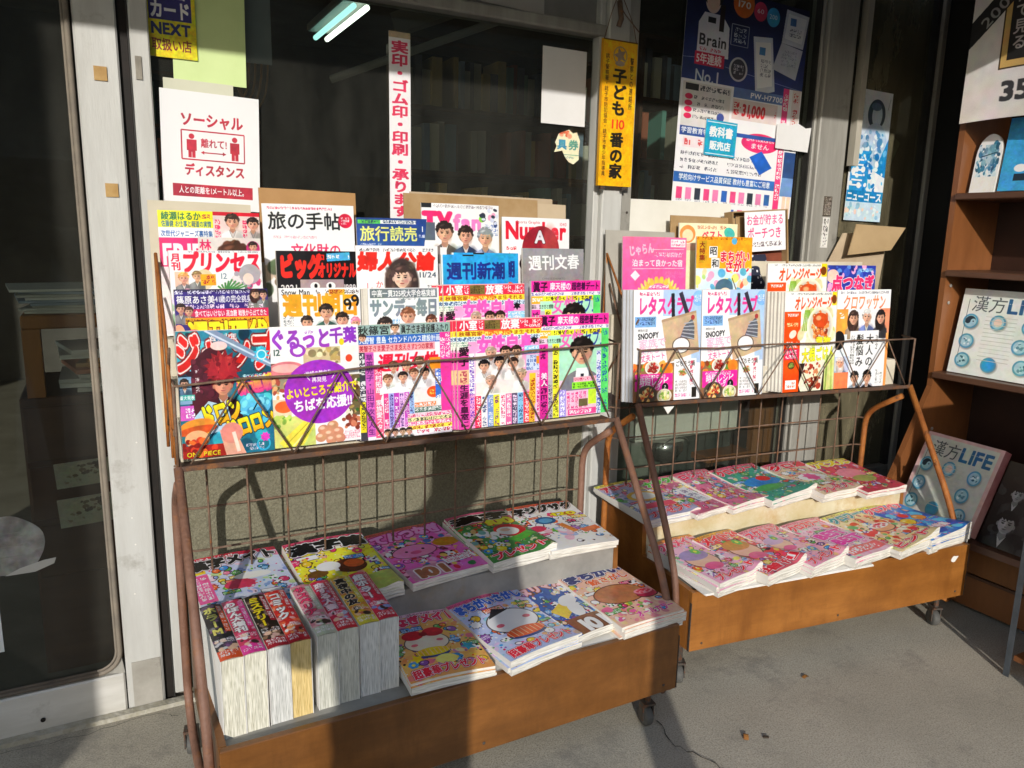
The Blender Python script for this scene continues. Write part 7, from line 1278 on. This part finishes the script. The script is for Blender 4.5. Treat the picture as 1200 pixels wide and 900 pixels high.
# ---- behind the camera: what throws the shadows and what the glass reflects
def person():
    J = {'pelvis': ((-.36, -.34, .72), .125), 'belly': ((-.355, -.335, .86), .12), 'chest': ((-.345, -.33, 1.03), .14), 'neck': ((-.29, -.31, 1.18), .062), 'chin': ((-.25, -.29, 1.24), .078), 'head': ((-.225, -.28, 1.32), .1), 'crown': ((-.225, -.285, 1.385), .08),
         'shl': ((-.50, -.33, 1.12), .065), 'ell': ((-.50, -.2, .93), .042), 'wrl': ((-.28, -.10, 1.08), .03), 'hal': ((-.2, -.07, 1.12), .032), 'shr': ((-.19, -.36, 1.12), .062), 'elr': ((-.08, -.32, .92), .042), 'wrr': ((-.03, -.16, 1.05), .03), 'har': ((-.015, -.11, 1.1), .032),
         'hpl': ((-.43, -.34, .66), .1), 'knl': ((-.45, -.31, .38), .06), 'anl': ((-.46, -.36, .07), .04), 'tol': ((-.45, -.25, .035), .035), 'hpr': ((-.29, -.34, .66), .1), 'knr': ((-.26, -.3, .38), .06), 'anr': ((-.25, -.36, .07), .04), 'tor': ((-.23, -.25, .035), .035)}
    K = list(J); E = [('pelvis', 'belly'), ('belly', 'chest'), ('chest', 'neck'), ('neck', 'chin'), ('chin', 'head'), ('head', 'crown'), ('chest', 'shl'), ('shl', 'ell'), ('ell', 'wrl'), ('wrl', 'hal'), ('chest', 'shr'), ('shr', 'elr'), ('elr', 'wrr'), ('wrr', 'har'), ('pelvis', 'hpl'), ('hpl', 'knl'), ('knl', 'anl'), ('anl', 'tol'), ('pelvis', 'hpr'), ('hpr', 'knr'), ('knr', 'anr'), ('anr', 'tor')]
    V = [(J[k][0][0], J[k][0][1], J[k][0][2] * 1.045) for k in K]; Rr = [J[k][1] for k in K]; Ee = [(K.index(a), K.index(b_)) for a, b_ in E]
    for hk, tgt, sg in (('hal', (.06, .02), 1), ('har', (-.0, .04), -1)):       # five fingers on each hand, curled round the phone
        hb = Vector(J[hk][0]); hb.z *= 1.045
        for f_ in range(5):
            a = len(V); off = Vector((.012 * sg, .0 + .0, .03 - f_ * .016)) if f_ else Vector((.0, -.02, .03))
            V += [tuple(hb + off), tuple(hb + off + Vector((.022 * sg, .012, .004))), tuple(hb + off + Vector((.036 * sg, -.004, .004)))]; Rr += [.009, .008, .007]; Ee += [(K.index(hk), a), (a, a + 1), (a + 1, a + 2)]
    me = bpy.data.meshes.new('person'); me.from_pydata(V, Ee, []); o = bpy.data.objects.new('person', me); col.objects.link(o); s_ = o.modifiers.new('skin', 'SKIN'); o.modifiers.new('sub', 'SUBSURF').levels = 1; o.modifiers['sub'].render_levels = 1
    for i, q in enumerate(me.skin_vertices[0].data): q.radius = (Rr[i], Rr[i]); q.use_root = (i == 0)
    me.materials.append(mat('dark_coat', '#2c2f38', '#23262e', scale=10, rough=.9)); tag(o, 'person in a dark coat behind the camera whose shadow falls on the left rack', 'person'); return o
person()
cr_ = empty('shade_trolley', Matrix.Translation((2.02, .32, 0)), 'tall wooden book trolley right of the camera, its shadow falling on the bookcase foot', 'trolley')  # unseen shelving on wheels, added to throw shade on the bookcase foot
bx('end_board', M_oak, 0, 0, .05, .018, .3, 1.02, cr_); bx('end_board', M_oak, .382, 0, .05, .4, .3, 1.02, cr_); bx('back_board', M_oak, .0185, .285, .05, .3815, .3, 1.02, cr_)
for z in (.08, .4, .72, 1.0): bx('shelf', M_wood_d, .0185, .0, z, .3815, .2845, z + .018, cr_)
for x in (.03, .37):
    for y in (.03, .27): b = MB(); b.lathe([(.02, -.01), (.024, 0), (.02, .01)], (x, y, .025), 'X', 12); b.build('wheel', M_rubber, cr_)
b = MB(); b.tube([(.26, -.5, 0), (.26, -.5, 1.62)], .052, 16); b.lathe([(.16, 0), (.16, .03), (.06, .06)], (.26, -.5, 0.001), 'Z', 24); tag(b.build('shadow_post', M_metal, smooth=True), 'short steel post on a round foot behind the camera', 'post')  # unseen post added for the narrow shadow across the left tray's right end
tag(bx('shade_wall', M_plas, -2.4, -.5, 0, -1.33, -.38, 3.2), 'grey plaster wall end left of the camera, shading the door', 'wall')  # unseen blocker added to keep the sun off the left of the door
ob = empty('opposite_building', Matrix.Translation((0, -11, 0)), 'low grey house row across the street behind the camera', 'building')
M_sw = mat('street_wall', '#8a857a', '#7a756b', scale=2, rough=.9); bx('wall', M_sw, -14, -4, 0, -2.01, 0, 3.7, ob); bx('wall', M_sw, -2, -4, 0, 26, 0, 6.5, ob); bx('roof', mat('street_roof', '#3c3e42', rough=.8), -14.3, -4.2, 3.705, -2.01, .3, 3.95, ob)
for i in range(12): f_ = bx('window', M_alu_d, -13 + i * 2.9, .002, 1.1, -11.6 + i * 2.9, .05, 2.3, ob); bx('pane', mat('dark_pane', '#1c2226', rough=.15), .0 + -12.94 + i * 2.9, .051, 1.16, -11.66 + i * 2.9, .056, 2.24, f_)
tag(bx('road', mat('asphalt', '#4a4a4a', '#3e3e3e', scale=40, rough=.95), -60, -10, .003, 60, -3.2, .008), kind='structure')
# every spare copy says which one of its pile it is, counted from the copy on show
_sp = {}
for o in col.objects:
    if o.get('category') == 'magazine' and str(o.get('group', '')).startswith('spare'): _sp.setdefault(o['label'], []).append(o)
for lab, os_ in _sp.items():
    if len(os_) < 2: continue
    for i, o in enumerate(reversed(os_)):
        w_ = lab.split(); k = ['nearest', 'second', 'third', 'fourth', 'fifth'][i]; o['label'] = ' '.join(([k] + w_)[:16])
bpy.data.objects.remove(_to); bpy.data.curves.remove(_tc)
